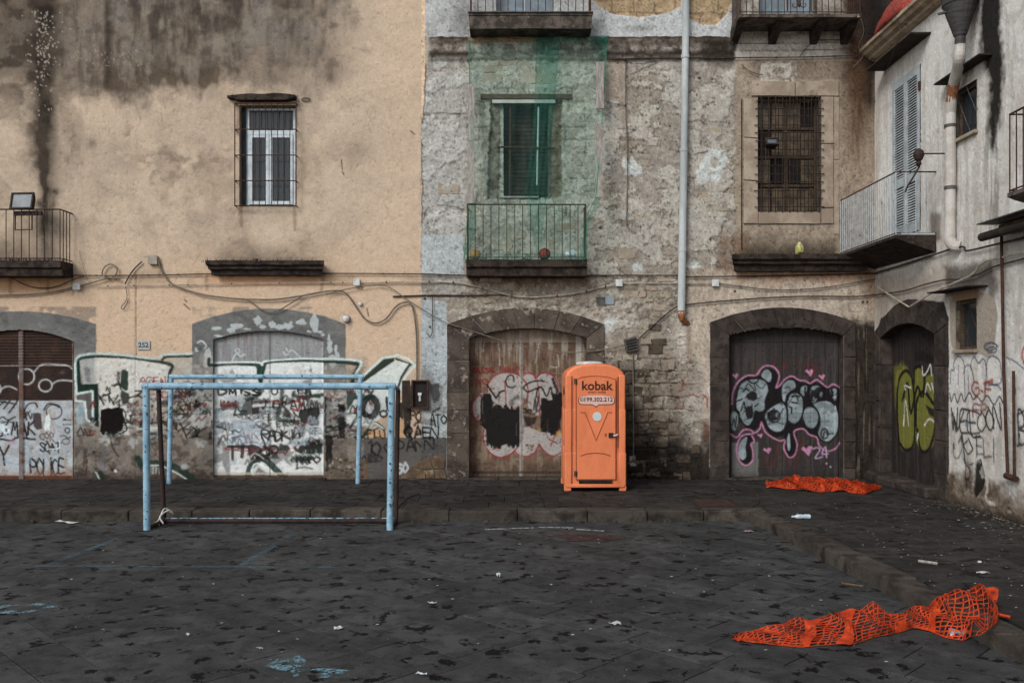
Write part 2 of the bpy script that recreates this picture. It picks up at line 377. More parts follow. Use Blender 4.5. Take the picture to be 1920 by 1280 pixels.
def net_mat(name, c, alpha, cells=160.0):
    """Fine woven netting: threads and holes in the weave, light passing through."""
    m, nt, N, Lk, B = nodes(name)
    tr = N.new('ShaderNodeBsdfTranslucent'); tr.inputs['Color'].default_value = L4(c); B.inputs['Base Color'].default_value = L4(c); B.inputs['Roughness'].default_value = .8
    ms = N.new('ShaderNodeMixShader'); ms.inputs[0].default_value = .35; Lk.new(B.outputs[0], ms.inputs[1]); Lk.new(tr.outputs[0], ms.inputs[2])
    tp = N.new('ShaderNodeBsdfTransparent'); tp.inputs['Color'].default_value = tuple(1 - (1 - v) * alpha * 1.5 for v in (.42, .96, .86)) + (1,); m2 = N.new('ShaderNodeMixShader')
    tc = N.new('ShaderNodeNewGeometry'); n = N.new('ShaderNodeTexNoise'); n.inputs['Scale'].default_value = 2.2; n.inputs['Detail'].default_value = 3; Lk.new(tc.outputs['Position'], n.inputs['Vector'])
    r = N.new('ShaderNodeMapRange'); r.inputs['From Min'].default_value = .3; r.inputs['From Max'].default_value = .7; r.inputs['To Min'].default_value = alpha * .75; r.inputs['To Max'].default_value = alpha * 1.25; Lk.new(n.outputs['Fac'], r.inputs['Value'])
    Lk.new(r.outputs[0], m2.inputs[0]); Lk.new(tp.outputs[0], m2.inputs[1]); Lk.new(ms.outputs[0], m2.inputs[2])
    Lk.new(m2.outputs[0], N['Material Output'].inputs['Surface']); return m

M = {}
M['plaster'] = painted('plaster', bump=.7, bs=60, grain=.22)
M['door_paint'] = painted('door_paint', rough=.8, bump=.15, bs=45, spec=.15, grain=.12)
M['room'] = mat('dark_room', (30, 27, 26), (38, 34, 32), 3)  # near-black tone paints in the shade of unlit interiors
M['rust'] = mat('rusty_iron', (52, 38, 32), (74, 50, 38), 14, rough=.85, bump=.3, bscale=60)
M['dark_iron'] = mat('dark_iron', (38, 34, 33), (56, 42, 36), 12, rough=.7, bump=.2, bscale=60)
M['black_stone'] = mat('sooty_slab_stone', (36, 31, 29), (62, 52, 46), 7, rough=.95, bump=.8, bscale=30, c3=(92, 82, 72), s3=16, t3=(.62, .72))
M['grey_slab'] = mat('grey_slab_stone', (60, 54, 50), (96, 88, 80), 5, rough=.95, bump=.7, bscale=30, c3=(150, 135, 118), s3=6, t3=(.64, .72))
M['piperno'] = mat('piperno_stone', (50, 44, 41), (68, 60, 55), 4, rough=.95, bump=.9, bscale=26, c3=(36, 32, 30), s3=9, t3=(.55, .7), rnd=.2)
M['piperno_pale'] = mat('weathered_piperno', (84, 76, 68), (58, 50, 45), 3.5, rough=.95, bump=1.0, bscale=24, c3=(146, 138, 126), s3=7, t3=(.56, .74), rnd=.22)
M['tuff'] = mat('tuff_stone', (142, 130, 114), (156, 148, 134), 7, rough=.95, bump=1.0, bscale=34, c3=(112, 101, 88), s3=14, t3=(.54, .68), rnd=.13)
M['tuff_dark'] = mat('damp_tuff_stone', (84, 74, 63), (56, 49, 43), 6, rough=.95, bump=1.0, bscale=34, c3=(116, 104, 88), s3=12, t3=(.6, .7), rnd=.18)
M['tuff_brown'] = mat('brown_tuff_stone', (104, 86, 68), (80, 66, 53), 5, rough=.95, bump=.9, bscale=22, c3=(150, 126, 98), s3=8, t3=(.58, .7), rnd=.18)
M['frame_stone'] = mat('window_frame_stone', (158, 144, 128), (136, 122, 108), 3, rough=.95, bump=.6, bscale=40, c3=(112, 98, 86), s3=5, t3=(.56, .72), rnd=.06)
M['white_frame'] = mat('white_window_paint', (205, 214, 218), (180, 190, 196), 6, rough=.5, bump=.05)
M['blue_frame'] = mat('pale_shutter_paint', (164, 171, 175), (142, 150, 154), 5, rough=.6, bump=.1, c3=(112, 112, 110), s3=24, t3=(.64, .7))
M['slat'] = mat('shutter_slat_paint', (186, 192, 194), (164, 170, 172), 6, rough=.6, rnd=.06)
M['pipe'] = mat('grey_pvc', (172, 178, 178), (150, 156, 156), 3, rough=.5, bump=.03, c3=(126, 124, 118), s3=5, t3=(.62, .75), stretch=(1, 1, .3))
M['pale_pipe'] = mat('weathered_white_pipe', (184, 180, 175), (168, 162, 155), 4, rough=.6, c3=(146, 126, 108), s3=6, t3=(.64, .78))
M['terracotta'] = mat('rust_stained_clay', (150, 104, 74), (118, 80, 58), 8, rough=.9, bump=.4)
M['cable_dark'] = mat('dark_cable', (52, 44, 40), (74, 62, 54), 9, rough=.8)
M['cable_grey'] = mat('grey_cable', (116, 108, 96), (92, 86, 78), 9, rough=.7)
M['cable_white'] = mat('pale_conduit', (176, 168, 156), (150, 138, 124), 7, rough=.6)
M['box_white'] = mat('junction_box_plastic', (196, 200, 200), (172, 174, 172), 9, rough=.5)
M['galv'] = mat('galvanised_metal', (92, 90, 88), (70, 68, 66), 10, rough=.55, metal=.3, bump=.2)
M['wood'] = mat('grey_batten_wood', (150, 146, 138), (122, 116, 108), 5, rough=.9, bump=.4, stretch=(6, 6, .8))
M['old_wood'] = mat('old_lintel_wood', (92, 78, 64), (66, 55, 46), 6, rough=.95, bump=.6, stretch=(1, 5, 8))
M['curtain'] = mat('dark_curtain', (64, 76, 80), (48, 58, 62), 30, rough=.9, stretch=(1, 1, .1))
M['glass'] = glass('window_glass')
M['dull_glass'] = mat('dusty_glass', (104, 88, 66), (62, 53, 44), 5, rough=.35, spec=.5)
# ================================================================ THE SETTING: street, pavement, kerb
def street_mat(name, c, dark, wet=.62, patch=(.57, .63), pscale=2.1, rnd=.1, flecks=True):
    m, nt, N, Lk, B = nodes(name)
    ge = N.new('ShaderNodeNewGeometry'); pos = ge.outputs['Position']
    def noise(sc, det=5, rough=.6, dist=0.0):
        n = N.new('ShaderNodeTexNoise'); n.inputs['Scale'].default_value = sc; n.inputs['Detail'].default_value = det; n.inputs['Roughness'].default_value = rough; n.inputs['Distortion'].default_value = dist; Lk.new(pos, n.inputs['Vector']); return n.outputs['Fac']
    def rng(v, a, b, c_=0.0, d_=1.0):
        r = N.new('ShaderNodeMapRange'); r.interpolation_type = 'SMOOTHSTEP'
        for i, x in zip(('From Min', 'From Max', 'To Min', 'To Max'), (a, b, c_, d_)): r.inputs[i].default_value = x
        Lk.new(v, r.inputs['Value']); return r.outputs[0]
    def mul(a, b):
        x = N.new('ShaderNodeMath'); x.operation = 'MULTIPLY'; Lk.new(a, x.inputs[0]); Lk.new(b, x.inputs[1]); return x.outputs[0]
    def mix(a, b, f):
        x = N.new('ShaderNodeMix'); x.data_type = 'RGBA'
        for s_, v in ((6, a), (7, b)):
            if isinstance(v, tuple): x.inputs[s_].default_value = v
            else: Lk.new(v, x.inputs[s_])
        Lk.new(f, x.inputs[0]); return x.outputs[2]
    c0 = mix(L4(c), L4(tuple(v * 1.2 for v in c)), rng(noise(1.3, 4), .35, .65)); c0 = mix(c0, L4(tuple(v * .86 for v in c)), rng(noise(6, 5, .7), .42, .66)); c0 = mix(c0, L4(tuple(v * 1.22 for v in c)), rng(noise(2.6, 3, .6), .56, .66))
    pm = mul(rng(noise(pscale, 6, .62, .15), *patch), rng(noise(19, 4), .26, .44))
    c1 = mix(c0, L4(dark), pm)
    if flecks: c1 = mix(c1, L4((128, 128, 126)), rng(noise(75, 2, .5), .735, .77))
    oi = N.new('ShaderNodeObjectInfo'); k = rng(oi.outputs['Random'], 0, 1, 1 - rnd, 1 + rnd); g = rng(noise(95, 3, .75), .3, .7, .66, 1.34)
    v1 = N.new('ShaderNodeVectorMath'); v1.operation = 'SCALE'; Lk.new(c1, v1.inputs[0]); Lk.new(mul(k, g), v1.inputs['Scale'])
    Lk.new(v1.outputs[0], B.inputs['Base Color'])
    Lk.new(rng(noise(3.0, 4), .35, .65, wet + .1, wet + .25), B.inputs['Roughness']); B.inputs['Specular IOR Level'].default_value = .1
    bp = N.new('ShaderNodeBump'); bp.inputs['Strength'].default_value = .35; bp.inputs['Distance'].default_value = .009; Lk.new(noise(34, 6, .7), bp.inputs['Height']); Lk.new(bp.outputs[0], B.inputs['Normal'])
    return m
M['street'] = street_mat('basalt_street', (56, 56, 56), (19, 16, 15), patch=(.578, .606), pscale=4.6, rnd=.17)
M['pave'] = street_mat('basalt_pavement', (46, 44, 42), (25, 22, 20), wet=.7, patch=(.55, .63), pscale=4.4, rnd=.16)
M['kerb'] = street_mat('kerb_stone', (62, 57, 52), (42, 37, 34), wet=.75, patch=(.5, .66), pscale=3, rnd=.14)
M['grout'] = mat('joint_dirt', (12, 11, 10), (18, 16, 15), 6, rough=1.0, bump=.5)

# kerb line: runs along the front pavement, then turns towards the camera
KY = 12.83
def kx(y): return 3.46 + (KY - y) * .057
street = MB().add([(-60, -40, -.035), (60, -40, -.035), (60, D + .6, -.035), (-60, D + .6, -.035)], [(0, 1, 2, 3)]).build('street', M['grout'])
tag(street, kind='structure')
pb = MB().prism([(-40, KY + .25), (kx(KY) + .25, KY + .25), (kx(-20) + .25, -20), (40, -20), (40, D + .6), (-40, D + .6)], 'z', .118, -.03)
pavement = pb.build('pavement', M['grout']); tag(pavement, kind='structure')
kerb = empty('kerb'); tag(kerb, kind='structure')

def in_view(x, y, z=0.0, pad=30):
    if y < 3: return False
    u = 960 + x * F / y; v = HZ + (CAM_Z - z) * F / y
    return -pad < u < 1920 + pad and v < 1280 + pad * 2
rs = random.Random(11)
def slab(mb, pts, top, tilt=0.0022, ch=.003, rr=rs):
    """One paving stone: chamfered polygon with a slightly tipped top."""
    n = len(pts); cx = sum(p[0] for p in pts) / n; cy = sum(p[1] for p in pts) / n; tx = rr.uniform(-tilt, tilt); ty = rr.uniform(-tilt, tilt); dz = rr.uniform(-tilt, tilt) * .8
    ins = []
    for p in pts:
        dx, dy = cx - p[0], cy - p[1]; L = math.hypot(dx, dy); ins.append((p[0] + dx / L * ch * 1.5, p[1] + dy / L * ch * 1.5))
    z = lambda p: top + dz + tx * (p[0] - cx) + ty * (p[1] - cy)
    v = [(p[0], p[1], z(p)) for p in ins] + [(p[0], p[1], z(p) - ch) for p in pts] + [(p[0], p[1], top - .05) for p in pts]
    f = [tuple(range(n))]
    for k in range(2):
        for i in range(n): f.append((k * n + i, (k + 1) * n + i, (k + 1) * n + (i + 1) % n, k * n + (i + 1) % n))
    mb.add(v, f)
# street slabs: strips laid at 45 degrees, 0.40 m wide
far = MB(); cnt = 0
c45 = math.sqrt(.5); wid = .404
for i in range(-26, 46):
    q = rs.uniform(-.5, 0); b0 = i * wid
    a = -22 + q
    while a < 14:
        ln = rs.uniform(.62, .98); g = rs.uniform(.004, .0065)
        P = [(a + g, b0 + g), (a + ln - g, b0 + g), (a + ln - g, b0 + wid - g), (a + g, b0 + wid - g)]
        pts = [((p[0] * c45 + p[1] * c45), (-p[0] * c45 + p[1] * c45)) for p in P]
        cx = sum(p[0] for p in pts) / 4; cy = sum(p[1] for p in pts) / 4; a += ln
        if not (1.5 < cy < KY + .2) or not (-13 < cx < kx(cy) + .35): continue
        if in_view(cx, cy) and cnt < 296:
            mb = MB(); slab(mb, pts, 0.0); mb.build('paving_slab', M['street'], street); cnt += 1
        else: slab(far, pts, 0.0)
tag(far.build('outer_paving', M['street'], street), kind='stuff')
# pavement slabs
far = MB(); cnt = 0
rows = [KY + .30]
while rows[-1] < D - .1: rows.append(rows[-1] + rs.choice([.46, .5, .54, .58]))
rows[-1] = D + .02
for r in range(len(rows) - 1):
    x = -14 - rs.uniform(0, .6)
    while x < XR:
        ln = rs.uniform(.62, .95); x1 = min(x + ln, XR + .02); g = .004
        P = [(x + g, rows[r] + g), (x1 - g, rows[r] + g), (x1 - g, rows[r + 1] - g), (x + g, rows[r + 1] - g)]; x += ln
        if in_view((P[0][0] + x1) / 2, rows[r], PAV) and cnt < 240: mb = MB(); slab(mb, P, PAV, .0035); mb.build('paving_slab', M['pave'], pavement); cnt += 1
        else: slab(far, P, PAV, .0035)
y = KY + .28
while y > 2:
    dp = rs.uniform(.5, .62); x = kx(y - dp / 2) + .30
    while x < XR + .01:
        ln = rs.uniform(.6, .95); x1 = x + ln
        if XR - x1 < .35: x1 = XR + .02
        g = .004; P = [(x + g, y - dp + g), (x1 - g, y - dp + g), (x1 - g, y - g), (x + g, y - g)]; x = x1
        if in_view((P[0][0] + x1) / 2, y - dp / 2, PAV) and cnt < 296: mb = MB(); slab(mb, P, PAV, .0035); mb.build('paving_slab', M['pave'], pavement); cnt += 1
        else: slab(far, P, PAV, .0035)
    y -= dp
tag(far.build('outer_paving', M['pave'], pavement), kind='stuff')
# kerb stones
x = -14.0
while x < kx(KY) - .01:
    ln = rs.uniform(.78, 1.05); x1 = min(x + ln, kx(KY) + .29)
    if kx(KY) + .29 - x1 < .4: x1 = kx(KY) + .29
    dz = rs.uniform(-.008, .006); yo = rs.uniform(-.012, .012)
    MB().box(x + .004, x1 - .004, KY - .015 + yo, KY + .295, -.05, PAV + .004 + dz, .014).build('kerb_stone', M['kerb'], kerb); x = x1
y = KY - .03
while y > 2.5:
    ln = rs.uniform(.72, 1.0); y1 = y - ln; dz = rs.uniform(-.008, .006); xo = rs.uniform(-.012, .012)
    if y1 < 8.6: dz -= .012
    if y1 < 7.4: dz -= .014
    MB().prism([(kx(y) + xo, y - .004), (kx(y1) + xo, y1 + .004), (kx(y1) + .295, y1 + .004), (kx(y) + .295, y - .004)], 'z', PAV + .004 + dz, -.05, ch=.012).build('kerb_stone', M['kerb'], kerb); y = y1

# ================================================================ wall of the yellow house
def arch(x0, x1, ye, yt, n=16):
    """Points of a shallow arch from (x0,ye) over the crown yt to (x1,ye)."""
    return [(x0 + (x1 - x0) * i / n, ye + (yt - ye) * (1 - (2 * i / n - 1) ** 2)) for i in range(n + 1)]
blk, wht, grn, red, pnk, blu = (33, 30, 30), (196, 204, 203), (34, 58, 50), (140, 42, 40), (196, 140, 168), (70, 110, 130)
A_OP = {'door_a': arch(-64, 138, 640, 618) + [(138, 899), (-64, 899)], 'door_b': arch(400, 607, 636, 620) + [(607, 899), (400, 899)], 'win': [(449, 198), (554, 198), (554, 387), (449, 387)]}
us = snap(seg((-700, -40, 22), (-40, 790, 1.5)), [449, 554]); vs = snap(seg((-380, -12, 20), (-12, 555, 2.0), (555, 903, 1.45)), [198, 387])  # rows above the view carry the wall up to occlude sky
cv = Canvas(us, vs); A_, B_ = cv.A, cv.B
cv.base((188, 167, 144))
n1 = fbm(A_ / 90, B_ / 70, 3, 5); n2 = fbm(A_ / 30, B_ / 24, 13, 5); n3 = fbm(A_ / 9, B_ / 70, 23, 4); n4 = fbm(A_ / 14, B_ / 12, 33, 4)
cv.blend(sstep(.42, .66, n1) * .75, (174, 156, 136)); cv.blend(sstep(.5, .7, n2) * .35, (160, 144, 125))
cv.blend(sstep(390, 560, B_) * .75 * (.5 + .5 * sstep(.3, .6, n1)), (200, 170, 140))
cv.blend(sstep(640, 760, A_) * .5, (194, 169, 143))
# soot and damp running down from the top
wl_ = fbm(A_ / 45, B_ / 60, 43, 5); nv2 = fbm(A_ / 16, B_ / 46, 53, 5)
top = sstep(190, 105, B_ + (wl_ - .5) * 150 + (nv2 - .5) * 70) * sstep(700, 560, A_ + (n2 - .5) * 110)
cv.blend(top * .85, (120, 108, 96)); cv.blend(top * sstep(.36, .68, nv2) * .7, (94, 83, 73)); cv.blend(top * sstep(.42, .7, wl_) * .6, (128, 122, 116)); cv.blend(top * sstep(.46, .74, n4) * .5, (82, 72, 63)); cv.blend(top * sstep(.46, .74, n3) * .4, (72, 62, 54)); cv.blend(top * sstep(.5, .76, n2) * .4, (152, 140, 124))
dk_ = sstep(90, 30, B_ + (wl_ - .5) * 80) * sstep(560, 420, A_) * sstep(190, 230, A_); cv.blend(dk_ * sstep(.32, .66, nv2) * .6, (72, 62, 55))
fr_ = np.exp(-((B_ - 142 + (wl_ - .5) * 70) / 24) ** 2) * sstep(460, 400, A_ + (n2 - .5) * 60) * sstep(150, 210, A_); cv.blend(np.clip(fr_ * (.35 + sstep(.34, .66, nv2)), 0, 1) * .8, (88, 75, 60))
gm = np.exp(-((B_ - 120) / 50) ** 2) * sstep(430, 480, A_) * sstep(690, 620, A_ + (n2 - .5) * 60); cv.blend(gm * (.4 + .6 * sstep(.4, .6, n2)) * .6, (146, 130, 112))
lf_ = sstep(260, 120, B_ + (wl_ - .5) * 120) * sstep(150, 60, A_ + (n2 - .5) * 60); cv.blend(lf_ * .65, (108, 94, 80)); cv.blend(lf_ * sstep(.45, .6, n2) * .7, (66, 56, 47))
mid_ = sstep(.5, .66, wl_) * sstep(520, 300, B_) * sstep(700, 500, A_) * sstep(130, 200, B_); cv.blend(mid_ * .4, (140, 123, 104)); cv.blend(mid_ * sstep(.54, .66, n4) * .3, (118, 103, 87))
stx = 80 + np.clip(B_ - 150, 0, 300) * .03; wd = 24 - np.clip(B_ - 100, 0, 300) * .035
st = np.exp(-((A_ - stx + (n2 - .5) * 30) / wd) ** 2) * sstep(500, 330, B_ + (n3 - .5) * 150)
cv.blend(np.clip(st * 1.3 * (.5 + .8 * nv2), 0, .93), (50, 42, 36)); cv.blend(np.clip(np.exp(-((A_ - 95 + (n2 - .5) * 50) / 40) ** 2) * sstep(490, 180, B_) * sstep(.35, .6, n2), 0, 1) * .55, (98, 84, 71))
st2 = np.exp(-((A_ - 202 + (n2 - .5) * 12) / 7) ** 2) * sstep(185, 130, B_); cv.blend(st2 * .65, (58, 48, 40))
rr = random.Random(5)
for i in range(150): cv.blob(82 + rr.gauss(0, 14), 20 + abs(rr.gauss(60, 55)), rr.uniform(.8, 2.2), rr.uniform(.8, 2.2), (168, 158, 144), .8, .7)
for i in range(60): cv.blob(rr.uniform(130, 270), rr.uniform(85, 125), rr.uniform(.7, 1.6), rr.uniform(.7, 1.6), (160, 150, 138), .7, .7)
cv.blend(np.exp(-((A_ - 330) / 110) ** 2 - ((B_ - 298 + (n2 - .5) * 40) / 26) ** 2) * sstep(.42, .62, n4) * .6, (132, 116, 98))
cv.blend(np.exp(-((A_ - 668) / 26) ** 2 - ((B_ - 285) / 22) ** 2) * .45, (124, 110, 96)); cv.blend(np.exp(-((A_ - 172) / 9) ** 2 - ((B_ - 269) / 10) ** 2) * .6, (92, 80, 68))
# grime above ledge and balcony floor; warm light below them painted as orange
cv.blend(np.exp(-((A_ - 498) / 100) ** 4) * sstep(425, 492, B_ + (n2 - .5) * 60) * sstep(494, 488, B_) * .75, (108, 96, 82))
cv.blend(np.exp(-((A_ - 510) / 34) ** 2 - ((B_ - 435) / 34) ** 2) * .5, (196, 178, 156))
cv.blend(np.exp(-((A_ - 505) / 112) ** 6) * sstep(512, 516, B_) * sstep(545, 518, B_) * .7, (202, 138, 84)); cv.blend(sstep(150, 110, A_) * sstep(512, 518, B_) * sstep(565, 525, B_) * .7, (204, 144, 90))
cv.blend(sstep(140, 90, A_) * sstep(420, 485, B_ + (n2 - .5) * 50) * sstep(500, 492, B_) * .6, (84, 74, 68))
cv.blend(sstep(500, 516, B_) * sstep(552, 520, B_) * sstep(.4, .6, n2) * .35, (150, 120, 88))
cv.line([(255, 515), (255, 640), (256, 700), (256, 800), (255, 895)], 1.4, (112, 92, 72), .8, .6)
for a, b in (((640, 300), (642, 318)), ((642, 322), (645, 328)), ((770, 246), (777, 252)), ((345, 570), (356, 580)), ((346, 562), (350, 566)), ((688, 578), (691, 592))): cv.line([a, b], 1.8, (72, 58, 48), .8, .6)
# grey painted door surrounds
for x0, x1, ye, yt in ((-106, 180, 607, 583), (360, 648, 607, 578)):
    cv.poly(arch(x0, x1, ye, yt) + [(x1, 905), (x0, 905)], (112, 112, 111), 1, 1.2, 1.5, h=.008)
m = cv.mask([(-106, 575), (180, 575), (180, 905), (-106, 905)], 2) + cv.mask([(360, 575), (648, 575), (648, 905), (360, 905)], 2)
cv.blend(m * sstep(.45, .62, n2) * sstep(690, 600, B_) * .5, (88, 88, 88)); cv.blend(m * sstep(.55, .7, n4) * .3, (140, 136, 126))
cv.crop = (340, 540, 3.2)
for x, y, a, b in ((212, 240, 34, 14), (300, 255, 26, 14), (335, 228, 40, 18), (395, 243, 24, 5), (460, 195, 26, 30), (490, 232, 26, 12), (545, 220, 22, 22), (595, 235, 36, 16), (640, 228, 30, 20), (655, 208, 10, 12), (722, 205, 30, 18), (800, 212, 24, 56), (765, 262, 14, 8), (825, 265, 26, 8), (225, 286, 30, 8), (848, 280, 10, 8), (885, 300, 9, 24), (892, 350, 16, 40), (930, 365, 9, 24), (935, 410, 14, 30), (905, 440, 24, 40), (120, 330, 26, 16), (95, 360, 14, 18), (135, 350, 18, 20), (160, 410, 20, 50), (90, 480, 30, 26), (140, 520, 26, 30)):
    cv.blob(x, y, a, b, (168, 176, 177), .92, 1.0, 5, seed=3)
cv.blob(115, 350, 28, 22, (84, 84, 82), .8, 1, 4); cv.crop = None
# lower wall: worn plaster, whitewash, damp brown skirt
lowm = sstep(655, 700, B_ + (n2 - .5) * 40)
x_ok = (sstep(138, 142, A_) * sstep(402, 398, A_)) + sstep(605, 609, A_) * sstep(694, 680, A_)
cv.blend(lowm * x_ok * .75, (146, 141, 132)); cv.blend(lowm * x_ok * sstep(.42, .6, n2) * .75, (178, 177, 171)); cv.blend(lowm * x_ok * sstep(.5, .64, n4) * .6, (112, 100, 88))
brown = sstep(775, 840, B_ + (n2 - .5) * 70) * x_ok; cv.blend(brown * .85, (112, 102, 93)); cv.blend(brown * sstep(.52, .66, n4) * .6, (84, 72, 62)); cv.blend(brown * sstep(.6, .72, n2) * .5, (146, 134, 118))
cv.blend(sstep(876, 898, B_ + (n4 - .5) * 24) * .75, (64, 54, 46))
cv.wk = 1.25
# ---- big white and dark green piece (seen in the photograph between the doors)
cv.crop = (140, 640, 4.742)
cv.poly([(50, 160), (185, 130), (540, 150), (700, 170), (850, 205), (830, 380), (600, 420), (520, 480), (480, 830), (240, 830), (215, 560), (215, 370), (80, 390)], (196, 196, 188), .85, 2, 6, .3)
cv.poly([(800, 140), (1040, 138), (1045, 300), (860, 300), (870, 205)], (170, 166, 154), .6, 2, 6, .3)
cv.poly([(50, 150), (180, 140), (180, 370), (70, 385)], (150, 152, 150), .8, 2, 4); cv.poly([(90, 220), (150, 230), (140, 370), (100, 350)], (96, 98, 98), .6, 4, 8)
cv.poly([(10, 180), (45, 150), (60, 380), (205, 375), (215, 560), (215, 760), (170, 740), (165, 440), (20, 460)], grn, 1, 1.2, 2)
cv.poly([(20, 475), (155, 445), (165, 700), (150, 720), (110, 690), (95, 530), (20, 525)], (98, 94, 92), 1, 1.2)
cv.line([(15, 170), (60, 148), (190, 130), (400, 135), (540, 148), (700, 172), (780, 185), (865, 215), (845, 280), (835, 370)], 22, grn, .95, 1.1)
cv.line([(780, 160), (820, 135), (1040, 128)], 18, grn, .95, 1.0); cv.line([(1195, 155), (1195, 205), (1225, 210)], 22, grn, .95, 1.0)
cv.line([(8, 330), (5, 190), (30, 140), (80, 120), (200, 108), (400, 118), (540, 135), (700, 152), (770, 140), (790, 118), (1040, 108)], 14, (176, 192, 188), .9, 1.2)
cv.line([(5, 200), (10, 330), (20, 465), (160, 440), (165, 700), (150, 722), (108, 690), (92, 535), (10, 525)], 13, (186, 204, 200), .95, .8, sm=False)
cv.poly([(15, 560), (75, 575), (85, 690), (60, 740), (15, 720)], (150, 166, 170), .8, 3, 8); cv.blob(55, 610, 22, 40, (96, 140, 160), .6, 3)
cv.poly([(410, 265), (430, 248), (475, 265), (475, 430), (450, 440), (405, 400)], grn, .95, 1.2, 3); cv.poly([(372, 265), (402, 265), (398, 370), (370, 350)], (52, 34, 32), .8, 1.2, 5, .3)
cv.poly([(232, 605), (300, 590), (330, 600), (400, 575), (430, 600), (440, 720), (420, 800), (350, 835), (250, 830), (225, 800)], (34, 28, 27), 1, 1.0, 4)
cv.line([(420, 575), (460, 580), (470, 640), (465, 760), (440, 810), (400, 822)], 26, (182, 180, 172), .9, 1); cv.line([(430, 600), (455, 650), (440, 700), (465, 780), (400, 822)], 9, blk, .9)
cv.poly([(415, 430), (480, 460), (485, 545), (430, 560), (410, 520)], (38, 42, 40), .9, 2, 6)
for s_ in ([(225, 490), (260, 560)], [(250, 480), (300, 470), (310, 540)], [(310, 490), (350, 560)], [(340, 550), (385, 480)], [(370, 540), (400, 520), (395, 570)], [(330, 390), (410, 380)], [(350, 400), (390, 360), (410, 420)], [(480, 500), (560, 480), (600, 500)], [(490, 600), (560, 530)], [(490, 660), (560, 640)], [(540, 440), (600, 440), (560, 480)]): cv.line(s_, 11, blk, .85, .8, sm=False)
cv.text('AGEN', 580, 320, 46, 62, 7, (150, 46, 42), .8, 4, 1.5); cv.text('ESCAPAN', 665, 440, 44, 60, 8, (142, 44, 42), .8, 5, 1.3)
for i, (x0, y0, x1, y1) in enumerate(((660, 500, 790, 560), (890, 500, 1040, 560), (900, 560, 1090, 640), (1080, 440, 1220, 520), (1080, 600, 1210, 660), (640, 640, 780, 720), (560, 560, 610, 640), (30, 760, 160, 830), (880, 620, 920, 700))): cv.tag(x0, y0, x1, y1, 8, blk if i % 3 else (60, 66, 62), 40 + i, .75)
for s_ in ([(920, 680), (1000, 860)], [(930, 740), (1010, 680)], [(920, 800), (1020, 730)], [(960, 650), (1000, 660)], [(1050, 840), (1180, 760)], [(1220, 700), (1225, 760)], [(1075, 640), (1080, 670), (1140, 650)]): cv.line(s_, 9, blk, .8, .8, sm=False)
for x, y, a, b in ((740, 600, 40, 60), (730, 560, 30, 30), (1110, 700, 60, 90), (690, 780, 60, 30), (1130, 900, 50, 30), (520, 900, 40, 50), (280, 880, 60, 40)): cv.blob(x, y, a, b, (176, 178, 174), .6, 3, 10, .3)
cv.line([(555, 775), (760, 770)], 10, (176, 190, 190), .8); cv.blob(700, 820, 40, 24, grn, .8, 2, 8); cv.blob(590, 820, 35, 25, (116, 66, 60), .5, 4, 6)
cv.line([(320, 860), (340, 950), (390, 1020)], 9, blk, .7); cv.line([(335, 920), (400, 910)], 8, blk, .7); cv.line([(350, 980), (360, 880)], 8, (70, 76, 84), .7)
cv.line([(560, 1040), (605, 1110), (640, 1090), (760, 1085), (880, 1110), (980, 1170), (1090, 1260)], 46, grn, .9, 1.5); cv.line([(660, 1100), (770, 1105), (870, 1150), (960, 1200), (1020, 1250)], 9, (176, 182, 176), .9)
for x in (700, 725, 760, 790): cv.line([(x, 1100), (x - 5, 1170)], 8, (170, 176, 172), .7)
cv.blob(980, 1110, 40, 30, (172, 176, 172), .7, 3, 8); cv.poly([(195, 1160), (240, 1150), (290, 1230), (230, 1240)], grn, .8, 2, 5); cv.line([(190, 1160), (220, 1220)], 9, (184, 190, 186), .8)
cv.line([(285, 960), (240, 1090), (275, 1130)], 26, (120, 118, 130), .7, 2); cv.line([(100, 960), (85, 1100)], 24, (60, 56, 56), .7, 2); cv.line([(110, 1050), (100, 1180), (60, 1180)], 10, (84, 44, 38), .8)
cv.poly([(140, 940), (290, 930), (280, 1080), (150, 1090)], (88, 80, 74), .45, 4, 14)
for x, y in ((362, 1150), (335, 1140), (170, 980), (770, 985), (690, 575), (735, 603)): cv.blob(x, y, 14, 14, (196, 200, 198) if x in (362,) else blk, .8, .8)
cv.crop = None
# ---- right of the second door: arrow shape, jamb, scrawls, grey skirt
cv.blend(cv.mask([(694, 700), (800, 700), (800, 822), (694, 822)], 2, 4) * sstep(.4, .55, n2) * .3, (170, 160, 144))
cv.poly([(682, 820), (800, 820), (800, 905), (682, 905)], (92, 90, 88), .95, .8, 1)
cv.crop = (600, 640, 4.573)
cv.poly([(225, 420), (290, 400), (640, 150), (790, 195), (690, 330), (655, 480), (600, 600), (430, 720), (300, 720), (230, 700)], (194, 202, 198), .95, 1.5, 3, .24)
cv.poly([(370, 300), (545, 150), (640, 135), (640, 165), (400, 330), (365, 350)], grn, .95, 1.2, 2); cv.poly([(640, 135), (800, 195), (770, 215), (700, 330), (670, 440), (650, 430), (690, 300), (760, 190), (650, 160)], grn, .95, 1.2, 2)
cv.line([(365, 300), (540, 140), (635, 128), (660, 118), (760, 150), (815, 205), (730, 300), (690, 400), (655, 490)], 14, (190, 206, 202), .95, 1, sm=False)
cv.line([(0, 168), (130, 170), (250, 180), (330, 205), (290, 300), (270, 380)], 26, grn, .95, 1); cv.line([(0, 150), (130, 150), (270, 158), (355, 180), (300, 290)], 14, (188, 204, 200), .9, 1)
cv.poly([(225, 420), (310, 440), (320, 470), (230, 590)], grn, .9, 1.5, 4); cv.ring(430, 560, 60, 80, 46, (36, 32, 32), .9, 2); cv.blob(415, 575, 34, 44, (196, 198, 200), .9, 2)
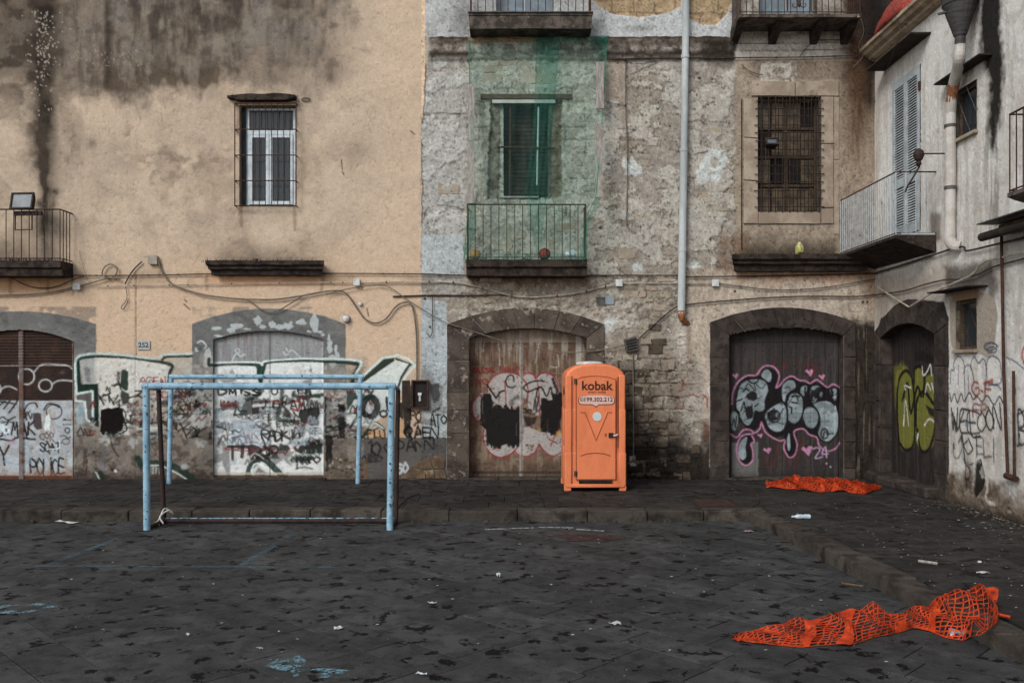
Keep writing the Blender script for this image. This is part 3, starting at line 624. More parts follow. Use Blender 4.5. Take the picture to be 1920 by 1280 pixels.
cv.blob(432, 530, 16, 16, (190, 60, 44), .9, 1); cv.blob(303, 597, 17, 22, (190, 60, 44), .9, 1)
for x0, y0, x1, y1 in ((155, 530, 215, 835), (38, 470, 100, 800), (560, 465, 590, 600), (45, 800, 110, 1090), (715, 560, 780, 800), (650, 520, 720, 660)): cv.poly([(x0, y0), (x1, y0 + 10), (x1 - 4, y1), (x0 + 6, y1 - 10)], blk, .9, 1.4, 6, .2)
cv.poly([(60, 450), (100, 450), (105, 800), (55, 780)], (142, 142, 138), .7, 2, 10, .42)
cv.line([(385, 790), (470, 700), (550, 750)], 22, grn, .9); cv.line([(430, 740), (470, 700), (550, 750)], 9, (190, 204, 200), .9); cv.line([(340, 850), (380, 800), (500, 740)], 12, blk, .8)
cv.poly([(400, 770), (560, 770), (560, 822), (400, 822)], (190, 148, 100), .75, 1.5, 4); cv.poly([(640, 660), (715, 660), (715, 822), (650, 822)], (196, 152, 104), .8, 1.5, 4)
cv.text('FILU', 410, 765, 34, 60, 8, blk, .8, 3); cv.text('POTATO', 780, 600, 40, 80, 13, blk, .9, 6, 1.15); cv.text('QAEN', 730, 730, 60, 90, 14, blk, .9, 8, 1.25)
cv.tag(820, 620, 960, 760, 14, blk, 71, .8); cv.line([(230, 620), (320, 620), (280, 700), (250, 760)], 12, blk, .85); cv.line([(230, 780), (330, 660)], 8, blk, .7); cv.ring(545, 620, 30, 26, 12, blk, .9)
cv.text('1OCOAN', 400, 850, 70, 90, 12, (44, 42, 42), .8, 9, 1.35); cv.text('50', 660, 1040, 40, 80, 14, (186, 192, 190), .85, 2, 1.5); cv.tag(360, 970, 520, 1030, 16, (44, 42, 42), 73, .7)
cv.poly([(95, 1010), (240, 970), (250, 1160), (420, 1180), (420, 1230), (40, 1230), (40, 1110)], (112, 98, 84), .8, 3, 16, .3); cv.poly([(300, 1000), (400, 1010), (420, 1200), (300, 1200)], (116, 88, 66), .8, 3, 12, .25)
cv.crop = None
for i in range(60): cv.blob(rr.uniform(612, 690), rr.uniform(858, 895), rr.uniform(1, 4), rr.uniform(1, 3), rr.choice([(52, 46, 42), (150, 144, 134), (120, 104, 84), (84, 74, 64)]), .8, .8, 2)
rt = random.Random(404)
for i in range(120):
    x = rt.choice([rt.uniform(150, 390), rt.uniform(240, 395), rt.uniform(612, 690)]); y = rt.uniform(715, 815); w0 = rt.uniform(8, 26); h0 = rt.uniform(6, 16)
    cv.tag(x, y, min(x + w0, 396 if x < 400 else 700), y + h0, rt.uniform(1.4, 3.4), rt.choice([blk, blk, (50, 48, 52), (70, 66, 66), (150, 156, 156), grn, (110, 44, 40)]), 500 + i, rt.uniform(.55, .9), .7)
for i in range(16):
    x, y = rt.uniform(120, 780), rt.uniform(30, 480); P = [(x, y)]
    for q in range(rt.randint(3, 7)): x += rt.uniform(-9, 9); y += rt.uniform(4, 16); P.append((x, y))
    cv.line(P, .8, (124, 106, 88), rt.uniform(.15, .45), .6, rag=5)
for x, y, l in ((388, 515, 26), (604, 515, 30), (398, 490, -1), (446, 192, 60), (556, 192, 44), (136, 512, 40), (300, 496, 20), (452, 390, 34), (552, 390, 40), (20, 518, 30), (90, 518, 26)):
    if l > 0: cv.line([(x, y), (x + rt.uniform(-1, 1), y + l * .6), (x + rt.uniform(-2, 2), y + l)], rt.uniform(3, 6), (120, 96, 74), .5, 3)
grit(cv, .1, .06); contrast(cv, 1.2, .38); cv.col += (cv.col.mean(-1, keepdims=True) - cv.col) * .1
# relief of the rendered wall
cv.h += (fbm(A_ / 60, B_ / 60, 61, 4) - .5) * .018 + (fbm(A_ / 6, B_ / 6, 71, 3) - .5) * .003 * (1 + 5 * lowm * x_ok)
cv.h += -.012 * np.exp(-((A_ - 255) / 1.6) ** 2) * sstep(515, 520, B_)
def wall_mesh(cv, name, openings, parent):
    ca = (cv.A[:-1, :-1] + cv.A[1:, 1:]) / 2; cb = (cv.B[:-1, :-1] + cv.B[1:, 1:]) / 2; keep = np.ones(ca.shape, bool)
    for P in openings:
        ins = np.zeros(ca.shape, bool); n = len(P)
        for i in range(n):
            x0, y0 = P[i]; x1, y1 = P[(i + 1) % n]
            if abs(y1 - y0) > 1e-9: ins ^= ((y0 > cb) != (y1 > cb)) & (ca < (x1 - x0) * (cb - y0) / (y1 - y0) + x0)
        keep &= ~ins
    V = np.stack([(cv.A - 960) / S, D - cv.h, CAM_Z + (HZ - cv.B) / S], -1)
    return fast_grid(name, V, keep, cv.col, M['plaster'], parent)
yellow = empty('yellow_house', (wx(400), D, PAV)); tag(yellow, 'ochre yellow rendered house with soot streaks and graffiti round its two doors', 'house')
MI = Matrix.Translation(-Vector((wx(400), D, PAV)))
def own(o, root):
    """Parent keeping world coordinates (roots stand at their base)."""
    o.parent = root; o.matrix_parent_inverse = Matrix.Translation(-root.location); return o
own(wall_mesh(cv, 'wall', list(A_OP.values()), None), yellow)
XA, XB = wx(790), XR
def shell(x0, x1, y0, y1, z1, root):
    o = MB().add([(x0, y0, -.2), (x1, y0, -.2), (x1, y1, -.2), (x0, y1, -.2), (x0, y0, z1), (x1, y0, z1), (x1, y1, z1), (x0, y1, z1)],
             [(4, 5, 6, 7), (1, 2, 6, 5), (2, 3, 7, 6), (3, 0, 4, 7)]).build('light_block_shell', M['room']); own(o, root)  # unseen box added behind the wall to block light
shell(wx(-700), XA - .01, D + .001, D + 6, wz(-380), yellow)
# ================================================================ wall of the grey house in the middle
B_OP = {'door_c': arch(880, 1100, 634, 616) + [(1100, 899), (880, 899)], 'door_d': arch(1367, 1582, 628, 614) + [(1582, 899), (1367, 899)],
        'win_e': [(944, 196), (1028, 196), (1028, 366), (944, 366)], 'win_f': [(1421, 182), (1539, 182), (1539, 397), (1421, 397)],
        'top_g': [(930, -330), (1036, -330), (1036, 26), (930, 26)], 'top_h': [(1424, -330), (1532, -330), (1532, 28), (1424, 28)]}
us = snap(seg((790, 1640, 1.5), (1640, 1790, 5)), [944, 1028, 1421, 1539, 930, 1036, 1424, 1532]); vs = snap(seg((-380, -12, 20), (-12, 555, 2.0), (555, 903, 1.45)), [196, 366, 182, 397, 26, 28])  # top rows lie out of view, added to screen off sky
cv = Canvas(us, vs); A_, B_ = cv.A, cv.B
n1 = fbm(A_ / 80, B_ / 70, 103, 5); n2 = fbm(A_ / 26, B_ / 22, 113, 5); n3 = fbm(A_ / 8, B_ / 60, 123, 4); n4 = fbm(A_ / 12, B_ / 10, 133, 4); n5 = fbm(A_ / 5, B_ / 5, 143, 3)
# tuff courses under the render: joints and block tones
row = 24.0; wob = (n2 - .5) * 9; rb = (B_ + wob) / row; ri = np.floor(rb).astype(int); fr = rb - ri
bw = 40.0; off = _tab(500)[ri & 255, 7] * 40; cb_ = (A_ + off + (n4 - .5) * 8) / bw; ci = np.floor(cb_).astype(int); fc = cb_ - ci
joint = np.minimum(np.minimum(fr, 1 - fr) * row, np.minimum(fc, 1 - fc) * bw); tone = _tab(501)[ri & 255, ci & 255]
cv.base((150, 145, 137))
cv.blend(sstep(.4, .62, n1) * .7, (156, 149, 137)); cv.blend(sstep(.48, .64, n2) * .6, (128, 122, 114)); cv.blend(sstep(.53, .66, n4) * .55, (172, 168, 160))
expo = sstep(.5, .58, fbm(A_ / 60, B_ / 50, 153, 4) + .06 * sstep(1140, 1260, A_)) * sstep(118, 130, B_)
cv.blend(expo * .45, (150, 139, 124)); cv.blend(expo * np.clip(tone - .2, 0, 1) * .3, (128, 118, 106))
jm = expo * sstep(2.2, .6, joint) * sstep(.44, .6, n4); cv.blend(jm * .45, (104, 93, 82)); cv.h -= jm * .01
fz = fbm(A_ / 42, B_ / 30, 183, 5, .6); fl_ = sstep(.505, .515, fz) * sstep(118, 130, B_); cv.blend(fl_ * .55, (166, 162, 154)); cv.blend((1 - fl_) * sstep(118, 130, B_) * .3, (134, 123, 110)); cv.h += fl_ * .014
ed_ = np.exp(-((fz - .503) / .006) ** 2) * sstep(118, 130, B_) * sstep(.35, .5, n2); cv.blend(ed_ * .75, (82, 73, 65)); cv.h -= ed_ * .006
rough = sstep(118, 135, B_) * sstep(560, 500, B_ - 60)
cv.h += (n2 - .5) * .022 * rough + (n4 - .5) * .018 * rough + (n5 - .5) * .008 * rough
crk = sstep(.012, .0, np.abs(fbm(A_ / 34, B_ / 26, 163, 4) - .5)) * rough * sstep(.45, .55, n1); cv.blend(crk * .7, (84, 74, 66)); cv.h -= crk * .01
for i in range(46):
    x, y = rr.uniform(800, 1390), rr.uniform(130, 500); cv.blob(x, y, rr.uniform(1.2, 3.4), rr.uniform(1, 2.6), (58, 48, 42), .85, .8, 2)
# smooth pale render at the left edge, and the seam with the yellow house
edge = 797 - sstep(130, 260, B_) * 7 - sstep(230, 245, B_) * sstep(275, 255, B_) * 6 + (n4 - .5) * 6 * sstep(120, 160, B_)
cv.blend(sstep(1.0, -1.0, A_ - edge), (194, 169, 143)); cv.blend(np.exp(-((A_ - edge - 1.5) / 1.4) ** 2) * sstep(110, 130, B_) * sstep(440, 420, B_) * .8, (84, 74, 66))
m = sstep(428, 446, B_ + (n2 - .5) * 24) * sstep(516, 513, B_) * sstep(872, 866, A_) * sstep(edge, edge + 2, A_); cv.blend(m * .95, (158, 164, 165)); cv.h *= (1 - m)
m = sstep(72, 68, B_) * sstep(edge, edge + 1.5, A_) * sstep(1384, 1376, A_ + (n4 - .5) * 14); cv.blend(m, (164, 166, 166)); cv.blend(m * sstep(.5, .66, n1) * .5, (140, 138, 134)); cv.h *= (1 - m); cv.h += m * .012
cv.blend(np.exp(-((A_ - 868) / 22) ** 2 - ((B_ - 38) / 34) ** 2) * .6, (96, 92, 90)); cv.blend(np.exp(-((A_ - 1120) / 18) ** 2 - ((B_ - 48) / 16) ** 2) * .6, (86, 82, 80)); cv.blend(np.exp(-((A_ - 1200) / 26) ** 2 - ((B_ - 54) / 6) ** 2) * .5, (104, 98, 86))
for P in ([(1104, -60), (1112, 0), (1122, 12), (1150, 28), (1200, 33), (1250, 26), (1276, 12), (1276, -60)], [(1290, -60), (1290, 34), (1312, 46), (1342, 48), (1358, 32), (1372, 10), (1376, -60)]):
    cv.poly(P, (154, 132, 102), .95, 1.2, 6, h=-.012); k = cv.mask(P, 2, 6); cv.blend(k * sstep(2.4, .6, joint) * .6, (104, 88, 70)); cv.blend(k * sstep(.5, .65, n4) * .4, (176, 156, 126)); cv.h += k * (n4 - .5) * .03
# crumbling string course
sc_ = sstep(68, 73, B_ + (n4 - .5) * 5) * sstep(116, 110, B_ + (n4 - .5) * 8) * sstep(edge + 2, edge + 12, A_) * sstep(1384, 1374, A_)
cv.blend(sc_ * .9, (120, 110, 100)); cv.blend(sc_ * sstep(.42, .6, n2) * .7, (80, 70, 62)); cv.blend(sc_ * (np.exp(-((B_ - 72) / 4) ** 2) + np.exp(-((B_ - 102 + (n2 - .5) * 14) / 5) ** 2)) * .8, (52, 45, 40)); cv.blend(sc_ * np.exp(-((B_ - 92) / 6) ** 2) * sstep(.45, .6, n4) * .6, (156, 150, 142))
cv.h += sc_ * (.05 + .03 * np.exp(-((B_ - 78) / 7) ** 2) + (n4 - .5) * .05)
m = sstep(108, 114, B_ + (n4 - .5) * 4) * sstep(132, 126, B_ + (n2 - .5) * 16) * sstep(876, 870, A_) * sstep(edge + 2, edge + 4, A_); cv.blend(m * .9, (160, 160, 156)); cv.blend(m * sstep(.52, .6, n3) * .5, (120, 104, 90))
cv.blend(sstep(1300, 1345, A_ + (n2 - .5) * 60) * sstep(1388, 1376, A_) * sstep(72, 84, B_) * sstep(130, 112, B_ + (n2 - .5) * 20) * .75, (58, 50, 44))
m = sstep(126, 140, B_) * sstep(440, 425, B_) * sstep(edge + 1, edge + 4, A_) * sstep(882, 866, A_); cv.blend(m * .5, (166, 168, 167))
# plaster panels and white patches
m = cv.mask([(1134, 114), (1172, 114), (1172, 250), (1160, 190), (1134, 188)], 1.5, 4); cv.blend(m * .9, (150, 138, 124)); cv.h *= (1 - m * .8)
for x, y, a, b in ((1180, 312, 16, 17), (1192, 318, 12, 12), (1335, 312, 24, 30), (1318, 330, 12, 18), (1352, 300, 12, 18), (1140, 606, 10, 20), (1152, 592, 8, 14), (1216, 806, 8, 16), (1224, 826, 6, 14), (1196, 500, 12, 8), (1300, 498, 14, 8)):
    cv.blob(x, y, a, b, (172, 176, 174), .85, 1.2, 8, seed=2)
cv.blob(1340, 306, 8, 12, (150, 140, 128), .8, 1.2, 6)
cv.line([(1158, 242), (1190, 244), (1172, 252)], 1.6, (78, 68, 60), .7); cv.line([(797, 212), (872, 213)], 1.4, (96, 84, 76), .8, rag=4); cv.line([(870, 392), (830, 384), (800, 392), (795, 410)], 1.6, (92, 82, 74), .8, rag=6)
for P in ([(1134, 190), (1150, 196), (1172, 198)], [(1172, 118), (1205, 120), (1235, 116), (1200, 132), (1182, 140)], [(1230, 355), (1262, 350)], [(1290, 230), (1310, 226), (1325, 232)], [(1300, 290), (1326, 284)]): cv.line(P, 1.8, (84, 74, 66), .8, rag=5)
# region behind the net, broken window surround
m = cv.mask([(880, 70), (1135, 70), (1120, 380), (1100, 490), (872, 490)], 3, 5); cv.blend(m * .4, (146, 146, 134)); cv.blend(m * sstep(2.0, .5, joint) * sstep(.5, .62, n2) * .5, (84, 78, 68)); cv.h -= m * sstep(2.0, .5, joint) * sstep(.5, .62, n2) * .016; cv.blend(m * sstep(.54, .64, n4) * .4, (166, 166, 154))
cv.poly([(878, 70), (1010, 70), (1010, 82), (878, 84)], (132, 112, 86), .9, 1)
wm = cv.mask([(921, 190), (1052, 190), (1052, 368), (1040, 372), (915, 372)], 2, 10); inner = cv.mask([(936, 196), (1038, 196), (1036, 368), (934, 368)], 2, 9)
cv.blend(wm * .75, (120, 112, 98)); cv.blend(wm * sstep(.46, .58, n4) * .6, (74, 66, 58)); cv.h -= wm * (.05 + .05 * n4); cv.blend(inner * .85, (158, 160, 150)); cv.h -= inner * .03
k = cv.mask([(1030, 190), (1054, 190), (1052, 370), (1032, 370)], 2, 6); cv.blend(k * .6, (116, 98, 78)); cv.h += k * (n4 - .5) * .06
# pale smooth render: right part of the storey band and above the fourth door
m = sstep(1284, 1300, A_ + (n2 - .5) * 20 - np.clip(B_ - 640, 0, 60) * .4) * sstep(500, 508, B_ + (n2 - .5) * 8); cv.blend(m * .95, (170, 158, 144)); cv.h *= (1 - m * .85)
cv.blend(m * sstep(.45, .65, n1) * .5, (150, 138, 124)); cv.blend(m * sstep(.5, .62, n3) * sstep(640, 540, B_) * .3, (132, 118, 104))
m = sstep(1374, 1382, A_ + (n4 - .5) * 12) * sstep(60, 70, B_); up = m * sstep(506, 500, B_); cv.blend(up * .95, (150, 136, 120)); cv.h *= (1 - up * .85); cv.blend(up * sstep(.48, .64, n2) * .4, (134, 120, 106))
k = up * sstep(114, 108, B_); cv.blend(k * .9, (164, 158, 150)); cv.blend(k * sstep(78, 62, B_ + (n2 - .5) * 20) * .7, (128, 106, 86)); cv.blend(up * sstep(112, 118, B_) * sstep(152, 146, B_) * sstep(1404, 1412, A_) * .55, (116, 102, 90))
for y in (80.5, 94): cv.line([(1385, y + 1), (1450, y + 1), (1530, y), (1600, y - 2)], 1.3, (84, 74, 66), .8, rag=2)
cv.poly([(1428, 118), (1490, 116), (1494, 140), (1484, 158), (1460, 168), (1444, 158), (1424, 152)], (164, 158, 148), .95, 1.2, 8); k = cv.mask([(1428, 118), (1490, 116), (1494, 140), (1484, 152), (1440, 148)], 2, 8); cv.blend(k * sstep(.5, .6, n4) * .7, (122, 110, 98)); cv.h += k * (n4 - .5) * .05
blk_s = np.exp(-((A_ - 1618 + (n2 - .5) * 24) / 32) ** 2) * sstep(330, 90, B_ + (n3 - .5) * 160); cv.blend(np.clip(blk_s * 1.5, 0, .94), (40, 33, 29)); cv.blend(np.exp(-((A_ - 1606) / 24) ** 2) * sstep(420, 200, B_ + (n3 - .5) * 120) * .6, (112, 84, 62))
cv.blend(sstep(1575, 1600, A_) * sstep(90, 30, B_) * .8, (58, 50, 46)); cv.blend(sstep(1366, 1376, A_) * sstep(1400, 1380, A_) * sstep(70, 20, B_) * .5, (70, 62, 56))
cv.blend(cv.mask([(1394, 420), (1570, 420), (1570, 480), (1394, 480)], 6, 6) * sstep(430, 474, B_ + (n2 - .5) * 30) * .75, (72, 62, 50)); cv.blend(cv.mask([(1350, 440), (1400, 440), (1400, 510), (1340, 510)], 8, 10) * .5, (112, 82, 58))
cv.blend(sstep(1370, 1390, A_) * sstep(504, 512, B_) * sstep(540, 514, B_ + (n2 - .5) * 20) * .6, (176, 132, 100)); cv.blend(sstep(1595, 1640, A_) * sstep(490, 520, B_) * sstep(600, 540, B_ + (n3 - .5) * 60) * .5, (146, 112, 88))
# rubble band over the third door, flaking render beside it
m = sstep(512, 520, B_) * sstep(604, 596, B_) * sstep(870, 882, A_ + (n4 - .5) * 10) * sstep(1285, 1270, A_); cv.blend(m * .6, (150, 142, 130)); cv.blend(m * sstep(.5, .62, n4) * .6, (112, 100, 88)); cv.h += m * (n4 - .5) * .06
cv.blend(sstep(512, 517, B_) * sstep(545, 520, B_ + (n2 - .5) * 22) * sstep(872, 880, A_) * sstep(1110, 1100, A_) * .7, (116, 86, 60))
m = sstep(516, 514, B_ - 44) * sstep(513, 516, B_) * sstep(edge, edge + 2, A_) * sstep(880, 866, A_ + (n4 - .5) * 20); cv.blend(m * .6, (140, 136, 130))
m = cv.mask([(787, 560), (838, 566), (838, 905), (787, 905)], 1, 2); cv.blend(m, (154, 161, 163)); cv.h *= (1 - m); cv.blend(m * sstep(.55, .68, n2) * sstep(660, 720, B_) * .7, (112, 108, 104)); cv.blend(m * sstep(819, 821, B_), (92, 90, 88))
cv.poly([(783, 700), (800, 690), (830, 730), (828, 770), (800, 780), (783, 760)], (96, 90, 86), .5, 6, 12)
cv.poly([(806, 720), (824, 718), (824, 750), (812, 756)], (52, 48, 48), .7, 2, 5); cv.line([(812, 772), (824, 764)], 3.5, blk, .8)
cv.crop = (600, 640, 4.573)
cv.text('ATO', 945, 620, 40, 80, 13, blk, .9, 6, 1.15); cv.text('EN', 880, 730, 60, 90, 14, blk, .9, 8, 1.25); cv.text('N', 900, 850, 60, 70, 12, (48, 46, 46), .8, 8); cv.ring(1140, 280, 44, 46, 12, (170, 184, 186), .8); cv.line([(830, 200), (900, 175), (1000, 185), (1100, 215)], 9, (170, 184, 186), .6); cv.crop = None
# right of the toilet: damp, dark masonry
m = cv.mask([(1132, 600), (1330, 590), (1332, 905), (1132, 905)], 3, 6); k = m * sstep(1300, 1250, A_ + (n2 - .5) * 70) * sstep(630, 700, B_ + (n2 - .5) * 60)
cv.blend(k * .75, (122, 108, 94)); cv.blend(k * sstep(2.4, .5, joint) * .7, (66, 56, 48)); cv.h -= k * sstep(2.4, .5, joint) * .022; cv.blend(k * sstep(.5, .62, n4) * .5, (92, 80, 68)); cv.blend(k * sstep(.6, .7, n2) * .5, (160, 152, 140))
cv.blend(m * sstep(780, 860, B_ + (n2 - .5) * 110) * .92, (46, 39, 35)); cv.blend(m * sstep(1215, 1180, A_ + (n2 - .5) * 40) * sstep(660, 720, B_) * .75, (62, 53, 46))
cv.blend(np.exp(-((A_ - 1291 - (n2 - .5) * 8) / 5) ** 2) * sstep(605, 620, B_) * sstep(720, 640, B_) * .75, (112, 78, 56)); cv.blend(np.exp(-((A_ - 1280) / 14) ** 2) * sstep(606, 616, B_) * sstep(690, 660, B_ + (n4 - .5) * 20) * .5, (186, 178, 166))
cv.blend(m * sstep(.6, .72, n2) * sstep(1250, 1290, A_) * sstep(780, 800, B_) * sstep(840, 820, B_) * .4, (130, 84, 76))
for P in ([(1278, 712), (1281, 712), (1279, 732), (1272, 732)], [(1281, 720), (1286, 720)], [(1286, 742), (1300, 740), (1310, 744)], [(1318, 740), (1326, 746), (1326, 764)], [(1266, 764), (1280, 766), (1282, 752)]): cv.line(P, 2.6, (136, 52, 56), .7, sm=False)
cv.blob(1332, 733, 5, 8, (176, 182, 184), .8, 1, 3)
cv.poly([(1180, 855), (1190, 853), (1193, 872), (1182, 874)], (150, 152, 152), .9, .8, 2)
# dark grimy corner pier and the base of the wall
m = sstep(1578, 1586, A_) * sstep(592, 612, B_ + (n4 - .5) * 20); cv.blend(m * .95, (58, 50, 45)); cv.blend(m * sstep(.5, .62, n3) * .6, (44, 38, 34)); cv.blend(m * sstep(.62, .7, fbm(A_ / 5, B_ / 90, 173, 3)) * .6, (120, 106, 94))
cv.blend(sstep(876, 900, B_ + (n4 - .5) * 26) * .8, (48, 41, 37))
cv.blend(sstep(1616, 1640, A_ + (n2 - .5) * 12) * sstep(135, 110, B_) * .92, (50, 44, 41)); cv.blend(sstep(1640, 1660, A_) * sstep(.5, .64, n2) * .4, (78, 70, 66))
cv.crop = None
cv.line([(1590, 568), (1628, 570), (1628, 584), (1592, 584), (1590, 568)], 1.2, (112, 98, 86), .6, sm=False)
for x, y in ((1378, 546), (1626, 566), (1618, 566), (806, 613), (797, 560)): cv.blob(x, y, 2.6, 2.4, (52, 44, 40), .9, .7)
grit(cv, .24, .35, 890); contrast(cv, 1.35, .27)
grey = empty('grey_house', (wx(1210), D, PAV)); tag(grey, 'grey house of crumbling plaster and bare stone with three balcony levels and a downpipe', 'house')
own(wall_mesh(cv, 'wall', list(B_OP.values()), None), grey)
shell(XA + .01, wx(1790), D + .001, D + 6, wz(-380), grey)

# ================================================================ wall of the white house on the right (plane x = XR)
YEND = 4.0
us = seg((0, (D - 11.4) * S, 1.5), ((D - 11.4) * S, (D - 8.6) * S, 3), ((D - 8.6) * S, (D - YEND) * S, 9)); ZT = 8.22; vs = seg((HZ - (ZT - CAM_Z) * S, 540, 2.0), (540, 903, 1.5))
C_OPx = {'door_i': [(1652, 899)] + [(1652, 650), (1660, 632), (1672, 618), (1690, 609), (1708, 606), (1728, 609), (1744, 616), (1754, 626)] + [(1754, 930)],
         'win_j': [(1790, 172), (1832, 151), (1832, 243), (1790, 266)], 'win_k': [(1793, 565), (1832, 558), (1832, 655), (1793, 656)], 'shut': [(1674, 157), (1726, 121), (1726, 432), (1674, 449)]}
C_OP = {k: [rmap(x, y) for x, y in v] for k, v in C_OPx.items()}
for k in ('win_j', 'win_k', 'shut'):
    P = C_OP[k]; u0, u1 = P[0][0], P[1][0]; v0 = (P[0][1] + P[1][1]) / 2; v1 = (P[2][1] + P[3][1]) / 2; C_OP[k] = [(u0, v0), (u1, v0), (u1, v1), (u0, v1)]
    us = snap(us, [u0, u1]); vs = snap(vs, [v0, v1])
P = C_OP['door_i']; u0, u1 = P[0][0], P[-1][0]; vt = min(p[1] for p in P); C_OP['door_i'] = arch(u0, u1, vt + 22, vt) + [(u1, 899), (u0, 899)]
cv = Canvas(us, vs, rmap); A_, B_ = cv.A, cv.B
n1 = fbm(A_ / 80, B_ / 90, 203, 5); n2 = fbm(A_ / 26, B_ / 24, 213, 5); n3 = fbm(A_ / 9, B_ / 80, 223, 4); n4 = fbm(A_ / 12, B_ / 10, 233, 4)
cv.base((198, 196, 192)); cv.blend(sstep(.45, .68, n1) * .6, (184, 179, 171)); cv.blend(sstep(.52, .66, n3) * .3, (150, 138, 124)); cv.blend(sstep(.55, .7, n2) * .3, (160, 150, 140))
def R(*p): return [tuple(q) for q in p]
# black run-off beside the hopper
k = cv.mask([(1842, -40), (1876, -40), (1876, 60), (1880, 140), (1872, 240), (1862, 290), (1852, 240), (1858, 150), (1838, 100)], 10, 14); cv.blend(np.clip(k * (.8 + .7 * n3), 0, .96), (38, 33, 30))
k = cv.mask([(1846, 230), (1876, 230), (1880, 460), (1850, 460)], 12, 16); cv.blend(k * sstep(.42, .6, n3) * .55, (124, 116, 108))
cv.poly([(1640, 133), (1655, 133), (1655, 150), (1640, 500)], (168, 150, 132), .35, 8, 10)
# grime under the balcony and round the cables
lo = sstep(505, 545, B_ + (n2 - .5) * 50) * sstep(640, 560, B_ + (n2 - .5) * 40); cv.blend(lo * sstep(330, 200, A_) * .6, (146, 130, 112))
cv.blend(sstep(1.5, 0, np.abs(A_ - 30) / 40) * sstep(470, 500, B_) * .3, (120, 100, 80))
k = cv.mask([(1772, 500), (1860, 490), (1872, 530), (1862, 580), (1850, 540), (1776, 555)], 10, 12); cv.blend(k * .8, (84, 74, 66))
k = cv.mask([(1744, 400), (1764, 400), (1764, 452), (1744, 452)], 6, 6); cv.blend(k * .7, (104, 90, 78))
# window frames in render
cv.poly([(1780, 560), (1790, 556), (1836, 548), (1850, 548), (1866, 560), (1872, 590), (1866, 640), (1856, 672), (1832, 662), (1790, 664), (1782, 640)], (158, 147, 134), .95, 1.2, 4); cv.poly([(1784, 552), (1836, 540), (1836, 560), (1786, 566)], (150, 112, 80), .7, 3, 4)
cv.poly([(1780, 640), (1790, 660), (1784, 668), (1776, 660)], (190, 188, 182), .8, 1)
# dark stone round the door (painted grime; the stones themselves are separate)
m = cv.mask([(1640, 640), (1652, 596), (1690, 572), (1730, 562), (1770, 566), (1779, 600), (1779, 960), (1640, 905)], 1.5, 4); cv.blend(m * .95, (58, 51, 46)); cv.blend(m * sstep(.5, .64, n3) * .5, (42, 37, 34))
# damp brown base with fallen render
sk = sstep(815, 872, B_ + (n2 - .5) * 60 - np.clip(A_ - 210, 0, 160) * .12) * sstep(178, 184, A_); cv.blend(sk * .85, (128, 112, 96)); cv.blend(sk * sstep(.48, .62, n2) * .7, (92, 78, 66))
k = sk * sstep(250, 275, A_ + (n4 - .5) * 30); cv.blend(k * .75, (98, 84, 72)); cv.blend(k * sstep(.5, .62, n4) * .5, (146, 130, 112)); cv.h += k * (n4 - .5) * .05
cv.crop = (1600, 740, 4.922)
cv.poly([(1120, 640), (1180, 600), (1200, 700), (1215, 800), (1190, 870), (1120, 960), (1105, 880), (1110, 740)], (44, 38, 35), .95, 1.2, 6, h=-.03); cv.blob(1185, 715, 34, 60, (154, 150, 144), .95, 1.2, 5)
cv.line([(1230, 680), (1240, 790), (1235, 870), (1225, 920), (1240, 985), (1310, 1010)], 24, (182, 176, 166), .9, 1, rag=5); cv.blob(1290, 625, 22, 30, (184, 178, 168), .9, 1, 6); cv.blob(1445, 1085, 26, 20, (146, 138, 126), .9, 1, 5)
cv.line([(1128, 590), (1150, 610)], 30, (186, 180, 172), .8)
cv.wk = 1.5
# scrawls
cv.text('WELOON', 905, 130, 66, 210, 10, (38, 36, 38), .85, 21, 1.25); cv.text('VE', 915, 140, 90, 180, 11, (38, 36, 38), .8, 23, 1.7); cv.text('10', 985, 395, 60, 160, 11, (38, 36, 38), .85, 22, 1.4); cv.text('IELI', 1110, 400, 50, 160, 10, (44, 42, 42), .6, 24, 1.3)
cv.text('FP', 1110, 80, 56, 100, 10, (132, 52, 46), .7, 25, 1.5); cv.line([(1000, 370), (970, 440)], 9, (38, 36, 38), .8); cv.line([(925, 455), (930, 490)], 14, (38, 36, 38), .8); cv.line([(1000, 430), (1010, 580), (1060, 640), (1110, 630)], 5, (66, 84, 108), .8); cv.line([(920, 490), (930, 570), (970, 580), (1000, 500)], 5, (60, 70, 90), .8)
cv.text('P', 1040, 670, 40, 190, 7, (60, 44, 44), .8, 3); cv.text('B', 1520, 150, 60, 260, 12, (38, 36, 38), .85, 5); cv.line([(1515, 180), (1575, 150)], 9, (38, 36, 38), .8)
cv.blob(1045, 260, 18, 40, (70, 116, 130), .6, 2, 5); cv.blob(1330, 440, 40, 24, (110, 134, 116), .35, 6, 8); cv.blob(845, 280, 14, 110, (112, 104, 128), .45, 5, 6)
cv.crop = (1600, 520, 5.334); nb = (58, 74, 98)
cv.line([(970, 1060), (975, 930), (1005, 930), (1000, 860), (1040, 790), (1090, 820), (1110, 900), (1115, 1060), (1120, 1240)], 6, nb, .85)
cv.line([(1100, 960), (1130, 880), (1180, 900), (1210, 1040)], 6, nb, .85); cv.line([(1180, 930), (1180, 850), (1210, 795), (1250, 855), (1300, 815), (1330, 900), (1330, 1080)], 6, nb, .85)
cv.line([(1330, 880), (1350, 810), (1400, 785), (1460, 830), (1480, 920), (1480, 1040), (1430, 1070), (1360, 1065)], 6, nb, .85); cv.line([(1350, 1080), (1430, 1075), (1480, 1120)], 6, nb, .8); cv.line([(1050, 880), (1050, 1060)], 6, nb, .7); cv.line([(1150, 980), (1160, 1160)], 6, nb, .7)
